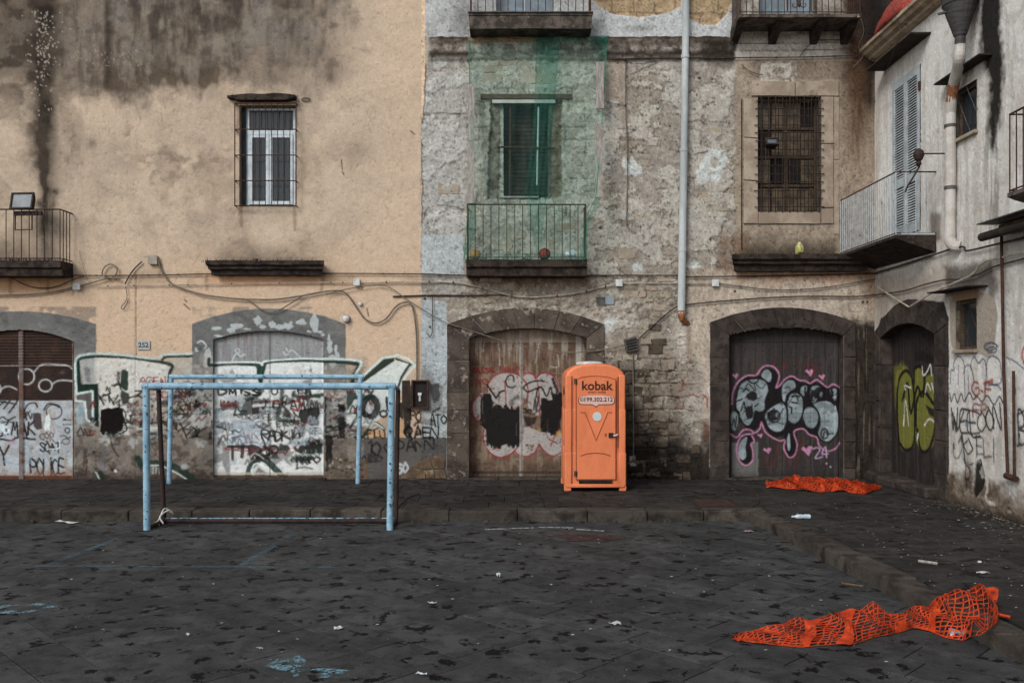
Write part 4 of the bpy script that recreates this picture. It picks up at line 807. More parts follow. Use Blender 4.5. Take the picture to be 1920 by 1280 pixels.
cv.line([(965, 1160), (980, 1240), (1010, 1160), (1040, 1250), (1080, 1160), (1110, 1240), (1160, 1150), (1200, 1220), (1240, 1190), (1290, 1240), (1340, 1180), (1410, 1270), (1460, 1190), (1500, 1260)], 8, (44, 44, 52), .9)
cv.ring(1370, 690, 64, 38, 6, nb, .9); cv.ring(1385, 725, 50, 30, 6, nb, .9); cv.line([(1310, 700), (1380, 650), (1450, 690)], 6, nb, .8)
cv.text('G.F', 1190, 1060, 66, 130, 12, (140, 62, 44), .85, 3, 1.4); cv.line([(1310, 1060), (1390, 1025)], 14, (150, 72, 50), .8); cv.text('C', 1690, 720, 40, 140, 14, (172, 70, 56), .85, 2); cv.line([(1530, 800), (1600, 830), (1700, 910)], 6, nb, .7); cv.line([(1600, 1020), (1625, 1160)], 5, nb, .7)
cv.crop = None
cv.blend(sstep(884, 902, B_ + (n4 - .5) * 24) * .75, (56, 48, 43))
cv.h += (fbm(A_ / 60, B_ / 60, 261, 4) - .5) * .016 + (n4 - .5) * .006
grit(cv, .12, .12, 895); contrast(cv, 1.25, .4)
ca = (cv.A[:-1, :-1] + cv.A[1:, 1:]) / 2; cb = (cv.B[:-1, :-1] + cv.B[1:, 1:]) / 2; keep = np.ones(ca.shape, bool)
for P in C_OP.values():
    ins = np.zeros(ca.shape, bool); n = len(P)
    for i in range(n):
        x0, y0 = P[i]; x1, y1 = P[(i + 1) % n]
        if abs(y1 - y0) > 1e-9: ins ^= ((y0 > cb) != (y1 > cb)) & (ca < (x1 - x0) * (cb - y0) / (y1 - y0) + x0)
    keep &= ~ins
white = empty('white_house', (XR, 14, PAV)); tag(white, 'white house at right angles on the right with a louvred shutter and small barred windows', 'house')
own(fast_grid('wall', np.stack([XR - cv.h, D - cv.A / S, CAM_Z + (HZ - cv.B) / S], -1), keep, cv.col, M['plaster']), white)
z1 = ZT - .02
own(MB().add([(XR + .001, YEND, -.2), (XR + 6, YEND, -.2), (XR + 6, D + 6, -.2), (XR + .001, D, -.2), (XR + .001, YEND, z1), (XR + 6, YEND, z1), (XR + 6, D + 6, z1), (XR + .001, D, z1)], [(4, 5, 6, 7), (0, 1, 5, 4), (1, 2, 6, 5), (2, 3, 7, 6)]).build('light_block_shell', M['room']), white)  # unseen shell added to keep light out of the openings

# ================================================================ doors
def make_door(root, name, x0, x1, y0, y1, rec, paint, split, T=None, frame_mat=None, step=1.3, side=False):
    """Door part: backing frame with one painted leaf mesh each side of the split. Canvas units; rec = depth behind the wall face."""
    us = snap(seg((x0, x1, step)), [split] if split else []); vs = seg((y0, y1, step))
    cv = Canvas(us, vs, T or dmap(D + rec)); paint(cv); grit(cv, .12, .15); contrast(cv, 1.15, .2)
    if side: V = np.stack([np.full_like(cv.A, XR + rec) - cv.h, D - cv.A / S, CAM_Z + (HZ - cv.B) / S], -1)
    else: V = np.stack([(cv.A - 960) / S, D + rec - cv.h, CAM_Z + (HZ - cv.B) / S], -1)
    k = 1 / S; zt, zb = CAM_Z + (HZ - y0) * k, CAM_Z + (HZ - y1) * k
    if side: fr = MB().box(XR + rec + .02, XR + rec + .06, D - x1 * k - .05, D - x0 * k + .05, zb, zt + .05)
    else: fr = MB().box((x0 - 960) * k - .05, (x1 - 960) * k + .05, D + rec + .02, D + rec + .06, zb, zt + .05)
    dr = own(fr.build(name, frame_mat or M['dark_iron']), root)
    cx = (cv.us[:-1] + cv.us[1:]) / 2
    for sel in ([cx < split, cx > split] if split else [cx > -1e9]):
        fast_grid('leaf', V, np.broadcast_to(sel, (len(vs) - 1, len(us) - 1)), cv.col, M['door_paint'], dr)
    return dr
def seam(cv, x, d=.012, w_=1.2, y0=-1e9, y1=1e9): cv.h -= d * np.exp(-((cv.A - x) / w_) ** 2) * (cv.B > y0) * (cv.B < y1)
def bead(cv, x, d=.02, w_=4): cv.h += d * (np.abs(cv.A - x) < w_)

# --- first door: brown roller slats above, pale scrawled panels below
def paint_a(cv):
    cv.base((62, 45, 38)); A_, B_ = cv.A, cv.B; n2 = fbm(A_ / 20, B_ / 18, 303, 4)
    sl_ = sstep(690, 688, B_); ph = (B_ / 5.6) % 1; cv.h += sl_ * .018 * np.abs(np.sin(np.pi * ph)); cv.blend(sl_ * sstep(.3, .1, np.minimum(ph, 1 - ph)) * .6, (34, 25, 22)); cv.blend(sl_ * sstep(.5, .65, n2) * .35, (84, 58, 46))
    cv.blend((1 - sl_) * .8, (46, 36, 33)); cv.blend((1 - sl_) * sstep(.5, .66, n2) * .5, (70, 50, 42))
    lo = sstep(750, 752, B_ + (n2 - .5) * 2); cv.blend(lo, (160, 166, 170)); cv.blend(lo * sstep(.48, .64, n2) * .6, (140, 142, 144)); cv.blend(lo * sstep(.6, .7, fbm(A_ / 8, B_ / 30, 313, 4)) * .5, (150, 122, 96))
    cv.line([(-80, 686), (37, 686), (138, 686)], 2, (96, 84, 78), .9, sm=False)
    cv.crop = (0, 540, 5.819); G = (166, 166, 164)
    cv.ring(290, 965, 85, 85, 14, G, .95); cv.line([(370, 915), (420, 860), (490, 830), (640, 835), (740, 845), (790, 880)], 13, G, .9); cv.ring(495, 1062, 72, 66, 13, G, .95); cv.line([(565, 1050), (620, 1015), (700, 1005), (800, 1015)], 13, G, .9); cv.line([(-40, 1120), (0, 1110), (60, 1075), (120, 1075), (180, 1105)], 12, G, .9); cv.ring(-40, 1100, 50, 60, 12, G, .9); cv.line([(0, 850), (190, 845)], 8, (130, 122, 116), .8)
    cv.blob(680, 920, 30, 18, (110, 84, 76), .5, 3, 5)
    cv.crop = (0, 730, 5.819); cv.wk = 1.2
    cv.text('POLICE', 330, 770, 56, 170, 15, blk, .95, 31, 1.28); cv.text('MAK', 130, 370, 70, 130, 15, blk, .95, 32, 1.5); cv.text('SEX', -120, 340, 60, 130, 14, blk, .9, 37, 1.3); cv.line([(-160, 540), (0, 540), (120, 555), (200, 520), (330, 540), (380, 540)], 17, blk, .9)
    cv.text('COR', 440, 480, 44, 70, 9, (70, 56, 70), .8, 33, 1.4); cv.text('SQAT', 440, 570, 46, 84, 12, blk, .9, 34, 1.35); cv.text('II', 690, 320, 20, 4, 9, blk, .9, 1)
    cv.line([(690, 332), (775, 330)], 8, blk, .85); cv.line([(690, 382), (775, 380)], 8, blk, .85); cv.ring(735, 445, 26, 28, 9, blk, .9); cv.line([(660, 510), (700, 500), (740, 530), (770, 515)], 9, blk, .8); cv.ring(720, 565, 40, 30, 8, (50, 50, 54), .7)
    cv.ring(590, 240, 86, 80, 12, (64, 48, 58), .8); cv.line([(480, 220), (520, 160), (580, 160), (640, 190)], 13, blk, .9); cv.line([(290, 330), (270, 230), (310, 160), (380, 145), (410, 190)], 13, blk, .9); cv.tag(270, 230, 350, 320, 11, blk, 81, .9); cv.line([(250, 330), (330, 230)], 10, blk, .8)
    cv.poly([(360, 260), (440, 260), (470, 420), (400, 440), (370, 400)], (54, 38, 38), .9, 1.5, 5); cv.poly([(480, 400), (500, 290), (530, 265), (550, 320), (545, 440), (490, 450)], (194, 204, 206), .9, 1.5, 3); cv.poly([(222, 180), (262, 180), (262, 330), (225, 330)], blk, .9, 1.5, 4)
    cv.line([(40, 210), (110, 120)], 14, blk, .9); cv.line([(100, 250), (180, 140), (190, 110)], 15, blk, .9); cv.line([(0, 170), (50, 130)], 12, blk, .9); cv.ring(65, 440, 28, 34, 16, (188, 198, 202), .9); cv.blob(20, 400, 40, 60, (188, 200, 204), .8, 2, 8); cv.text('Y', 0, 650, 90, 180, 16, blk, .95, 3); cv.tag(10, 250, 150, 350, 12, blk, 85, .9)
    cv.blob(130, 575, 50, 30, (150, 104, 132), .5, 4, 6); cv.line([(250, 580), (320, 620), (340, 700), (330, 800)], 10, (110, 140, 156), .7); cv.line([(30, 780), (180, 815), (240, 800)], 9, (110, 140, 156), .7); cv.line([(500, 690), (540, 780), (600, 700)], 9, (112, 144, 158), .7); cv.line([(510, 650), (640, 640), (650, 560)], 9, (190, 200, 202), .8); cv.line([(180, 160), (-40, 130), (-200, 200), (-180, 420), (-60, 500)], 12, blk, .85); cv.tag(-330, 560, -20, 700, 13, blk, 86, .9)
    cv.crop = None
    ed = sstep(872, 896, B_ + (n2 - .5) * 20); cv.blend(ed * .7, (124, 84, 58)); cv.blend(sstep(891, 893, B_), (92, 58, 42))
    bead(cv, 37, .03, 4.5); cv.blend((np.abs(A_ - 37) < 4.5) * .9, (112, 100, 96)); cv.blend((np.abs(A_ - 37) < 4.5) * sstep(.5, .6, n2) * .6, (98, 62, 46)); bead(cv, 136, .02, 3.5); cv.blend((np.abs(A_ - 136) < 3.5) * .9, (112, 98, 92)); cv.blend((np.abs(A_ - 136) < 3.5) * sstep(.5, .58, n2) * .8, (92, 54, 42))
make_door(yellow, 'door', -66, 140, 612, 899, .07, paint_a, 37)
# --- second door: grey metal leaves, white lower field crowded with tags
def paint_b(cv):
    cv.base((136, 137, 138)); A_, B_ = cv.A, cv.B; n2 = fbm(A_ / 20, B_ / 18, 323, 4); n3 = fbm(A_ / 4, B_ / 60, 333, 4)
    cv.blend(sstep(.5, .62, n3) * .35, (104, 100, 98)); cv.blend(sstep(640, 625, B_) * .5, (96, 94, 92)); cv.blend(sstep(.62, .7, n3) * sstep(650, 630, B_) * .5, (112, 76, 62))
    cv.crop = (360, 660, 5.332); gy = (122, 122, 120)
    cv.poly([(180, 110), (640, 130), (700, 150), (740, 110), (1340, 80), (1340, 1300), (180, 1300)], (196, 199, 197), .97, 1.5, 2); cv.crop = None
    lo = sstep(684, 690, B_); cv.blend(lo * sstep(.5, .66, n2) * .4, (160, 160, 154)); cv.crop = (360, 660, 5.332)
    for P in ([(370, 215), (400, 155), (430, 220)], [(1170, 200), (1190, 125), (1205, 200)], [(270, 275), (450, 265), (440, 290), (330, 310)], [(1110, 290), (1200, 265), (1200, 320), (1090, 320)], [(215, 1110), (260, 830), (320, 900), (380, 960), (380, 1240), (350, 1240), (300, 1090)], [(760, 1000), (1040, 990), (960, 1060), (1000, 1140), (910, 1070), (820, 1140)], [(1080, 890), (1180, 850), (1310, 880), (1310, 1000), (1060, 960)]): cv.poly(P, gy, .85, 2.2, 4)
    cv.line([(165, 70), (180, 130), (400, 120), (640, 130), (680, 150), (660, 210), (690, 310)], 26, grn, .95, 1.2); cv.line([(690, 310), (720, 170), (750, 105), (900, 90), (1130, 85), (1340, 90)], 26, grn, .95, 1.2); cv.line([(200, 105), (640, 100), (700, 130), (740, 90), (1100, 65), (1340, 70)], 13, (194, 206, 202), .95)
    cv.poly([(640, 140), (740, 140), (710, 215), (700, 320), (670, 320), (655, 215)], grn, .95, 1.5, 3); cv.line([(180, 610), (300, 570), (520, 480), (640, 440), (700, 380)], 40, grn, .85, 2); cv.line([(1020, 400), (1040, 440), (1180, 440), (1330, 420)], 34, grn, .9, 2); cv.line([(900, 380), (890, 520), (860, 660), (1000, 690), (1110, 740), (1080, 790)], 40, grn, .85, 2)
    cv.line([(560, 1240), (580, 1150), (690, 1050), (760, 1090), (900, 1240), (960, 1280)], 60, grn, .95, 1.5, sm=False); cv.line([(640, 1250), (595, 1190), (660, 1110), (860, 1240)], 14, (200, 208, 204), .95)
    cv.poly([(620, 1220), (665, 1150), (760, 1210), (720, 1240)], (110, 108, 106), .9, 1.5)
    cv.poly([(600, 550), (730, 535), (740, 620), (600, 625)], (52, 34, 34), .95, 1.5, 5); cv.poly([(525, 480), (620, 450), (600, 620), (470, 630)], (36, 38, 36), .8, 2, 6); cv.poly([(1060, 580), (1180, 545), (1280, 570), (1270, 740), (1200, 740), (1080, 700)], (40, 37, 37), .95, 2, 8); cv.poly([(930, 540), (990, 600), (990, 660), (900, 650)], (40, 36, 36), .9, 2, 5)
    cv.wk = 1.35; cv.text('DMISS', 270, 370, 80, 70, 15, blk, .95, 41, 1.25); cv.text('IEIM', 1040, 370, 46, 46, 12, blk, .9, 42, 1.2); cv.ring(825, 390, 30, 34, 11, blk, .9); cv.text('LEVAM', 740, 480, 60, 80, 11, blk, .85, 43, 1.4); cv.ring(840, 530, 36, 40, 9, blk, .8); cv.text('MM', 1090, 490, 80, 110, 9, blk, .8, 44, 1.1)
    cv.line([(980, 510), (1040, 490), (1090, 520), (1050, 580), (1000, 560)], 11, (150, 44, 40), .9); cv.line([(620, 500), (740, 490), (920, 500)], 8, (150, 54, 48), .8); cv.line([(1000, 570), (1030, 620)], 10, (120, 40, 50), .8)
    cv.blob(420, 520, 90, 70, (146, 150, 156), .8, 4, 10); cv.text('CDC', 370, 480, 46, 80, 14, (96, 92, 100), .7, 45, 1.2); cv.line([(290, 480), (285, 520), (310, 540)], 9, blk, .8); cv.tag(330, 590, 480, 650, 12, (84, 80, 86), 46, .7); cv.tag(500, 600, 700, 660, 9, (74, 74, 78), 47, .7)
    cv.text('SCIFORS', 230, 690, 66, 100, 24, (148, 160, 168), .85, 48, 1.15); cv.text('AMO', 390, 810, 110, 120, 30, (160, 174, 184), .9, 49, 1.15); cv.blob(420, 870, 24, 20, (60, 70, 84), .8, 2); cv.tag(260, 830, 380, 930, 12, (64, 58, 66), 50, .8); cv.line([(250, 740), (340, 770)], 9, blk, .8); cv.text('S', 240, 630, 30, 60, 8, blk, .7, 2); cv.line([(560, 650), (600, 680), (680, 640)], 9, (60, 60, 64), .7)
    cv.poly([(750, 580), (775, 580), (772, 710), (755, 710)], (50, 34, 34), .9, 1.5, 4); cv.text('.:EROI', 740, 690, 50, 46, 10, blk, .85, 51, 1.4); cv.tag(980, 720, 1110, 860, 12, blk, 52, .85); cv.line([(1000, 780), (1010, 860), (1060, 800), (1080, 850)], 13, blk, .85); cv.text('E', 1190, 765, 80, 50, 9, blk, .85, 3); cv.text('RADK', 700, 790, 62, 90, 14, (44, 36, 36), .9, 53, 1.15); cv.line([(690, 820), (720, 900), (760, 1060), (780, 1100)], 11, (44, 34, 34), .85)
    cv.text('TTRO', 360, 960, 90, 110, 26, (46, 34, 34), .9, 54, 1.2); cv.blob(790, 970, 60, 40, (76, 40, 38), .85, 3, 8); cv.blob(925, 965, 46, 44, (60, 36, 34), .9, 3, 8); cv.ring(820, 970, 40, 36, 14, (46, 34, 34), .9); cv.text('OPEN', 1040, 910, 60, 80, 22, (52, 36, 34), .9, 55, 1.1); cv.text('MAFO', 1040, 1040, 56, 50, 13, (40, 34, 36), .9, 56, 1.15); cv.line([(330, 970), (560, 985), (620, 975)], 14, (128, 46, 48), .6); cv.blob(1150, 950, 70, 26, (92, 50, 46), .5, 5, 8)
    for x in (1020, 700, 460, 340): cv.blob(x, 955, 14, 12, (150, 46, 50), .7, 2, 3)
    rt = random.Random(77)
    for i in range(60):
        x, y = rt.uniform(200, 1200), rt.uniform(370, 1080); w0 = rt.uniform(60, 190); h0 = rt.uniform(36, 90)
        cv.tag(x, y, min(x + w0, 1310), y + h0, rt.uniform(8, 20), rt.choice([blk, blk, blk, blk, (60, 56, 60), (92, 90, 94), (150, 160, 166), grn, (100, 42, 40), (176, 180, 178)]), 900 + i, rt.uniform(.5, .9), .7)
    cv.ring(455, -12, 22, 22, 5, (172, 180, 184), .9); cv.line([(395, 95), (445, 10), (480, 40), (530, 20)], 7, (172, 180, 184), .9); cv.line([(915, 0), (945, 30), (1000, -20), (1090, 60)], 7, (172, 180, 184), .9); cv.line([(940, -40), (960, -10)], 7, (172, 180, 184), .9)
    cv.crop = None
    cv.blend(sstep(889, 892, B_) * .95, (80, 56, 44)); cv.blend(sstep(884, 888, B_) * sstep(891, 889, B_) * .8, (166, 160, 146)); seam(cv, 504, .012, 1.2); cv.blend(np.exp(-((A_ - 505) / 1.0) ** 2) * .75, (74, 70, 68)); bead(cv, 401, .015, 2.5); bead(cv, 606, .015, 2.5)
make_door(yellow, 'door', 398, 609, 614, 899, .07, paint_b, 504)
# --- third door: rusty brown, bubble letters half blacked out
def paint_c(cv):
    cv.base((112, 92, 76)); A_, B_ = cv.A, cv.B; n2 = fbm(A_ / 24, B_ / 22, 343, 5); n3 = fbm(A_ / 5, B_ / 50, 353, 4); n4 = fbm(A_ / 9, B_ / 8, 363, 4)
    cv.blend(sstep(.42, .62, n2) * .6, (86, 66, 54)); cv.blend(sstep(.52, .62, n3) * .5, (140, 128, 112)); cv.blend(sstep(.56, .68, n4) * .4, (72, 54, 44)); cv.blend(sstep(690, 650, B_) * sstep(.45, .6, n3) * .5, (150, 146, 138)); cv.blend(sstep(850, 890, B_ + (n2 - .5) * 40) * .5, (66, 54, 46))
    cv.crop = (780, 500, 2.783)
    for P in ([(340, 410), (420, 400), (410, 510), (350, 520)], [(560, 400), (640, 410), (630, 500), (570, 520)], [(650, 420), (740, 440), (740, 480), (640, 480)]): cv.poly(P, (98, 72, 58), .5, 4, 10)
    for P in ([(430, 390), (440, 520)], [(355, 390), (350, 440)], [(740, 460), (742, 520), (700, 520)], [(640, 400), (625, 500)]): cv.line(P, 4, (166, 160, 150), .7, 1, rag=3)
    cv.crop = (860, 660, 5.332); W = (160, 158, 155)
    for P in ([(290, 340), (350, 240), (440, 205), (560, 215), (630, 260), (690, 350), (680, 460), (600, 540), (470, 560), (330, 540), (290, 430)], [(135, 560), (150, 480), (210, 430), (250, 430), (260, 690), (200, 690), (150, 630)], [(630, 250), (690, 205), (760, 240), (770, 260), (850, 210), (940, 235), (1000, 330), (1000, 620), (820, 640), (700, 560), (690, 350)], [(250, 800), (300, 730), (620, 730), (640, 830), (620, 930), (555, 990), (400, 1045), (300, 990), (255, 900)], [(555, 990), (640, 760), (800, 780), (1060, 830), (1060, 990), (1000, 1030), (900, 1030), (850, 985), (805, 920), (750, 1010), (680, 1040), (600, 1025)]): cv.poly(P, W, .82, 1.5, 4, .3, smooth=True)
    cv.poly([(300, 560), (640, 560), (660, 760), (640, 790), (260, 790)], (150, 148, 146), .7, 2, 5)
    rd = (140, 40, 46)
    for P in ([(290, 400), (290, 330), (350, 245), (440, 205), (560, 210), (640, 265), (690, 350), (685, 450), (640, 520), (580, 555)], [(250, 425), (200, 435), (150, 490), (135, 560), (150, 640), (200, 688), (230, 690)], [(630, 250), (680, 210), (740, 220), (770, 265)], [(775, 260), (820, 215), (890, 212), (950, 245), (990, 320), (995, 390)], [(250, 780), (245, 860), (270, 940), (320, 1010), (400, 1050), (480, 1045), (555, 990), (610, 910), (635, 830), (640, 740)], [(555, 990), (600, 1025), (680, 1040), (750, 1010), (790, 960), (805, 920)], [(805, 920), (840, 970), (900, 1025), (960, 1035), (1010, 1010), (1060, 990)]): cv.line(P, 12, rd, .95)
    cv.line([(460, 290), (470, 420), (472, 560)], 10, rd, .9, sm=False); cv.line([(785, 280), (805, 420), (808, 640)], 10, rd, .9, sm=False); cv.line([(905, 870), (985, 910)], 11, rd, .95); cv.line([(1010, 740), (960, 840), (920, 940)], 11, rd, .95); cv.line([(345, 970), (380, 955), (410, 965)], 12, rd, .9); cv.line([(690, 700), (740, 750)], 8, rd, .8)
    cv.poly([(218, 480), (250, 425), (310, 405), (335, 440), (345, 560), (630, 575), (640, 620), (630, 720), (610, 760), (595, 920), (540, 935), (480, 920), (430, 935), (380, 925), (350, 940), (300, 900), (290, 800), (240, 740), (218, 690)], blk, 1, 1.2, 6)
    cv.poly([(820, 450), (900, 480), (960, 470), (1000, 400), (1040, 420), (1040, 640), (990, 700), (970, 830), (905, 800), (895, 730), (870, 800), (815, 795), (815, 640)], blk, 1, 1.3, 6); cv.poly([(660, 640), (780, 650), (760, 720), (700, 740), (665, 720)], (40, 38, 38), .9, 2, 6)
    rt = random.Random(31)
    for i in range(46):
        xx = rt.choice([rt.uniform(225, 330), rt.uniform(300, 620), rt.uniform(300, 620), rt.uniform(820, 1010)]); y0_ = 470 if xx < 335 else (560 if xx < 700 else 440); y1_ = 720 if xx < 290 else (925 if xx < 700 else 800)
        cv.line([(xx, y0_ + rt.uniform(-30, 60)), (xx + rt.uniform(-14, 14), (y0_ + y1_) / 2), (xx + rt.uniform(-10, 10), y1_ + rt.uniform(-60, 34))], rt.uniform(12, 34), blk, .95, .8)
    for i in range(26):
        xx = rt.uniform(150, 1050); yy = rt.uniform(220, 1020); cv.line([(xx, yy), (xx + rt.uniform(-4, 4), yy + rt.uniform(30, 140))], rt.uniform(3, 12), rt.choice([(98, 76, 62), (84, 64, 54), (150, 146, 140)]), rt.uniform(.2, .5), 1.2)
    cv.line([(285, 330), (375, 460), (410, 400), (450, 385)], 18, blk, .95, sm=False); cv.line([(550, 290), (545, 240), (510, 230), (475, 270), (480, 330), (530, 355), (570, 340)], 13, blk, .95); cv.line([(855, 290), (780, 285), (700, 310), (650, 350), (690, 395), (760, 370), (820, 350)], 15, blk, .95); cv.line([(775, 450), (790, 370), (830, 350), (880, 440), (920, 350), (940, 450)], 14, blk, .95); cv.line([(940, 270), (985, 390)], 26, blk, .95, 2)
    cv.ring(600, 520, 70, 70, 28, (58, 56, 58), .75, 5, 180, 330); cv.blob(635, 355, 24, 18, blk, .9, 1.5, 4); cv.blob(628, 300, 10, 12, blk, .9); cv.tag(350, 530, 500, 590, 16, blk, 91, .95); cv.tag(600, 540, 720, 600, 18, blk, 92, .9); cv.tag(740, 450, 810, 600, 16, blk, 93, .9); cv.blob(1000, 820, 30, 28, (176, 136, 70), .8, 3, 6); cv.blob(800, 770, 26, 20, (140, 124, 76), .7, 4, 6); cv.line([(250, 890), (320, 890)], 9, blk, .8); cv.line([(260, 840), (300, 820), (290, 880)], 9, blk, .8)
    cv.text('CASSE', 140, 160, 36, 48, 13, (116, 38, 36), .95, 61, 1.25, wear=.2); cv.text('NAVONG', 415, 150, 34, 40, 11, (120, 42, 40), .85, 62, 1.25, wear=.25); cv.text('MG', 180, 270, 44, 60, 13, (116, 40, 38), .9, 63, 1.3, wear=.2)
    cv.crop = None
    seam(cv, 980, .015, 1.3); cv.blend((np.abs(A_ - 978) < 3) * .6, (150, 148, 144)); cv.h += .012 * (np.abs(A_ - 978) < 3); cv.blend((np.abs(B_ - 888) < 2) * .6, (48, 40, 36)); cv.h += .012 * (B_ < 642); cv.blend(sstep(642, 640, B_) * .5, (142, 130, 116)); cv.h += .012 * (np.abs(A_ - 884) < 5); cv.blend((np.abs(A_ - 1086) < 5) * .7, (164, 160, 152))
make_door(grey, 'door', 876, 1104, 612, 899, .24, paint_c, 980)
# --- fourth door: dark grey boards, silver bubble letters edged in black and pink
def paint_d(cv):
    cv.base((58, 54, 54)); A_, B_ = cv.A, cv.B; n2 = fbm(A_ / 24, B_ / 22, 373, 5); n3 = fbm(A_ / 5, B_ / 60, 383, 4)
    cv.blend(sstep(.45, .62, n2) * .5, (56, 51, 49)); cv.blend(sstep(.52, .62, n3) * .4, (82, 74, 70)); cv.blend(sstep(680, 630, B_) * .4, (52, 46, 44))
    for x in (1396, 1423, 1450, 1474, 1501, 1528, 1555): seam(cv, x, .008, 1.0); cv.blend(np.exp(-((A_ - x) / .8) ** 2) * .55, (44, 40, 40))
    cv.poly([(1372, 830), (1422, 828), (1422, 895), (1372, 895)], (104, 102, 100), .9, 1.2, 3)
    cv.crop = (1350, 660, 5.332); dk = (30, 26, 29); sv = (122, 132, 136)
    for i, (x, y, t) in enumerate(((330, 90, 'I'), (520, 50, 'I'), (620, 90, 'M'), (730, 100, 'Y'), (840, 100, 'OIA'), (560, 900, 'F'), (640, 900, 'A'), (790, 880, 'N'), (460, 1020, 'DI'), (660, 1050, 'V'), (740, 1060, 'T'), (480, 1110, 'I'))): cv.text(t, x, y, 50, 110, 12, (104, 36, 34), .6, i, 1.4, wear=.4)
    body = [(150, 500), (170, 350), (250, 250), (380, 240), (420, 180), (480, 160), (560, 190), (580, 290), (560, 350), (640, 290), (720, 255), (800, 290), (850, 310), (960, 300), (1080, 360), (1160, 340), (1210, 400), (1190, 560), (1200, 720), (1150, 850), (1080, 905), (1000, 880), (970, 840), (900, 820), (830, 770), (740, 790), (640, 830), (560, 850), (480, 800), (420, 720), (360, 770), (280, 770), (200, 700), (140, 790), (100, 740), (100, 600), (140, 580)]
    for P in (body, [(180, 980), (200, 880), (270, 830), (330, 850), (310, 920), (340, 1000), (320, 1080), (250, 1130), (190, 1060)], [(640, 830), (740, 800), (765, 900), (760, 1000), (710, 1060), (660, 1000)]): cv.poly(P, dk, .97, 1.5, 2, smooth=True)
    pk = (178, 122, 152)
    for P in ([(120, 520), (130, 400), (180, 300), (270, 235), (360, 230), (410, 165), (460, 135), (540, 150), (590, 220), (580, 300), (560, 355), (600, 330), (650, 270), (720, 240), (790, 280), (850, 285), (900, 310), (970, 275), (1030, 320), (1080, 350), (1130, 320), (1190, 350)], [(110, 820), (170, 850), (230, 780), (300, 775), (350, 805), (400, 760), (415, 700), (450, 790), (520, 850), (600, 885), (650, 880), (640, 960), (690, 1050), (750, 1020), (770, 920), (740, 795), (830, 765), (890, 820), (970, 855), (990, 930), (1060, 985), (1140, 970), (1200, 900)], [(330, 815), (230, 830), (180, 900), (165, 990), (200, 1090), (260, 1130), (320, 1090), (330, 1000), (310, 920), (345, 890), (320, 840)]): cv.line(P, 11, pk, .85, 1.1)
    def hatch(P):
        cv.poly(P, sv, .97, 1.2, 1, smooth=True); k = cv.mask(P, 1.5, 1, True); cv.blend(k * sstep(.2, .8, np.sin(cv.B * 2.2 + n2 * 10)) * .5, (74, 82, 86)); cv.blend(k * sstep(.5, .65, n2) * .45, (158, 170, 174))
    for P in ([(165, 460), (180, 360), (240, 290), (330, 265), (420, 270), (470, 310), (490, 380), (455, 470), (450, 570), (400, 600), (350, 590), (330, 680), (290, 735), (240, 720), (205, 660), (200, 600), (170, 560)], [(415, 240), (440, 185), (480, 175), (515, 220), (505, 280), (480, 295)], [(110, 620), (140, 590), (175, 620), (180, 700), (150, 780), (115, 750)], [(440, 640), (470, 580), (560, 510), (620, 500), (665, 560), (670, 680), (630, 780), (560, 800), (480, 750)], [(620, 400), (630, 330), (680, 285), (740, 290), (755, 350), (700, 390), (660, 430), (650, 490), (630, 480)], [(680, 480), (700, 420), (760, 400), (820, 440), (835, 540), (815, 650), (750, 720), (690, 690), (680, 600)], [(805, 400), (815, 350), (860, 335), (870, 370), (840, 440), (820, 430)], [(820, 640), (850, 560), (920, 545), (980, 600), (985, 700), (930, 765), (860, 740)], [(905, 370), (950, 335), (1000, 350), (980, 430), (950, 500), (910, 480)], [(930, 530), (1000, 495), (1100, 500), (1160, 570), (1180, 700), (1150, 820), (1080, 890), (1010, 860), (980, 790), (1000, 700), (980, 600)], [(180, 970), (210, 890), (270, 850), (255, 950), (260, 1040), (225, 1075), (190, 1040)], [(670, 880), (690, 810), (700, 900), (700, 970), (680, 975)], [(1100, 380), (1160, 370), (1150, 480), (1120, 440)]): hatch(P)
    for x, y, a, b in ((320, 440, 56, 46), (290, 600, 40, 70), (530, 630, 56, 60), (990, 410, 60, 60), (920, 430, 20, 60), (1120, 410, 16, 40)): cv.blob(x, y, a, b, dk, .95, 1.5, 4)
    for P in ([(270, 260), (310, 305), (360, 305), (390, 265)], [(165, 490), (220, 470)], [(230, 395), (260, 365), (290, 385)], [(210, 590), (240, 500), (250, 560)], [(660, 480), (700, 420), (760, 400), (830, 450), (850, 540)], [(850, 350), (850, 480), (840, 560)], [(690, 545), (715, 555), (715, 610)], [(720, 440), (790, 440)], [(720, 500), (780, 510)], [(440, 600), (520, 540), (620, 490)], [(670, 560), (675, 680), (640, 790)], [(990, 620), (985, 700), (960, 790)], [(350, 540), (380, 520)]): cv.line(P, 14, dk, .95)
    for P in ([(165, 460), (180, 360), (240, 290), (330, 265), (420, 270), (470, 310), (490, 380), (455, 470), (450, 570), (400, 600), (350, 590), (330, 680), (290, 735), (240, 720), (205, 660)], [(440, 640), (470, 580), (560, 510), (620, 500), (665, 560), (670, 680), (630, 780), (560, 800), (480, 750), (440, 640)], [(680, 480), (700, 420), (760, 400), (820, 440), (835, 540), (815, 650), (750, 720), (690, 690)], [(820, 640), (850, 560), (920, 545), (980, 600), (985, 700), (930, 765), (860, 740), (820, 640)], [(980, 790), (1000, 700), (980, 600), (930, 530)], [(480, 330), (500, 420), (520, 380), (540, 480)], [(560, 380), (600, 440), (560, 470)]): cv.line(P, 13, dk, .95)
    cv.ring(1045, 815, 34, 50, 13, dk, .95); cv.ring(540, 640, 60, 60, 14, dk, .9); cv.blob(560, 630, 16, 22, sv, .8); cv.blob(1010, 420, 14, 26, sv, .7); cv.line([(1150, 540), (1155, 600), (1120, 650), (1060, 665)], 6, (150, 156, 160), .8)
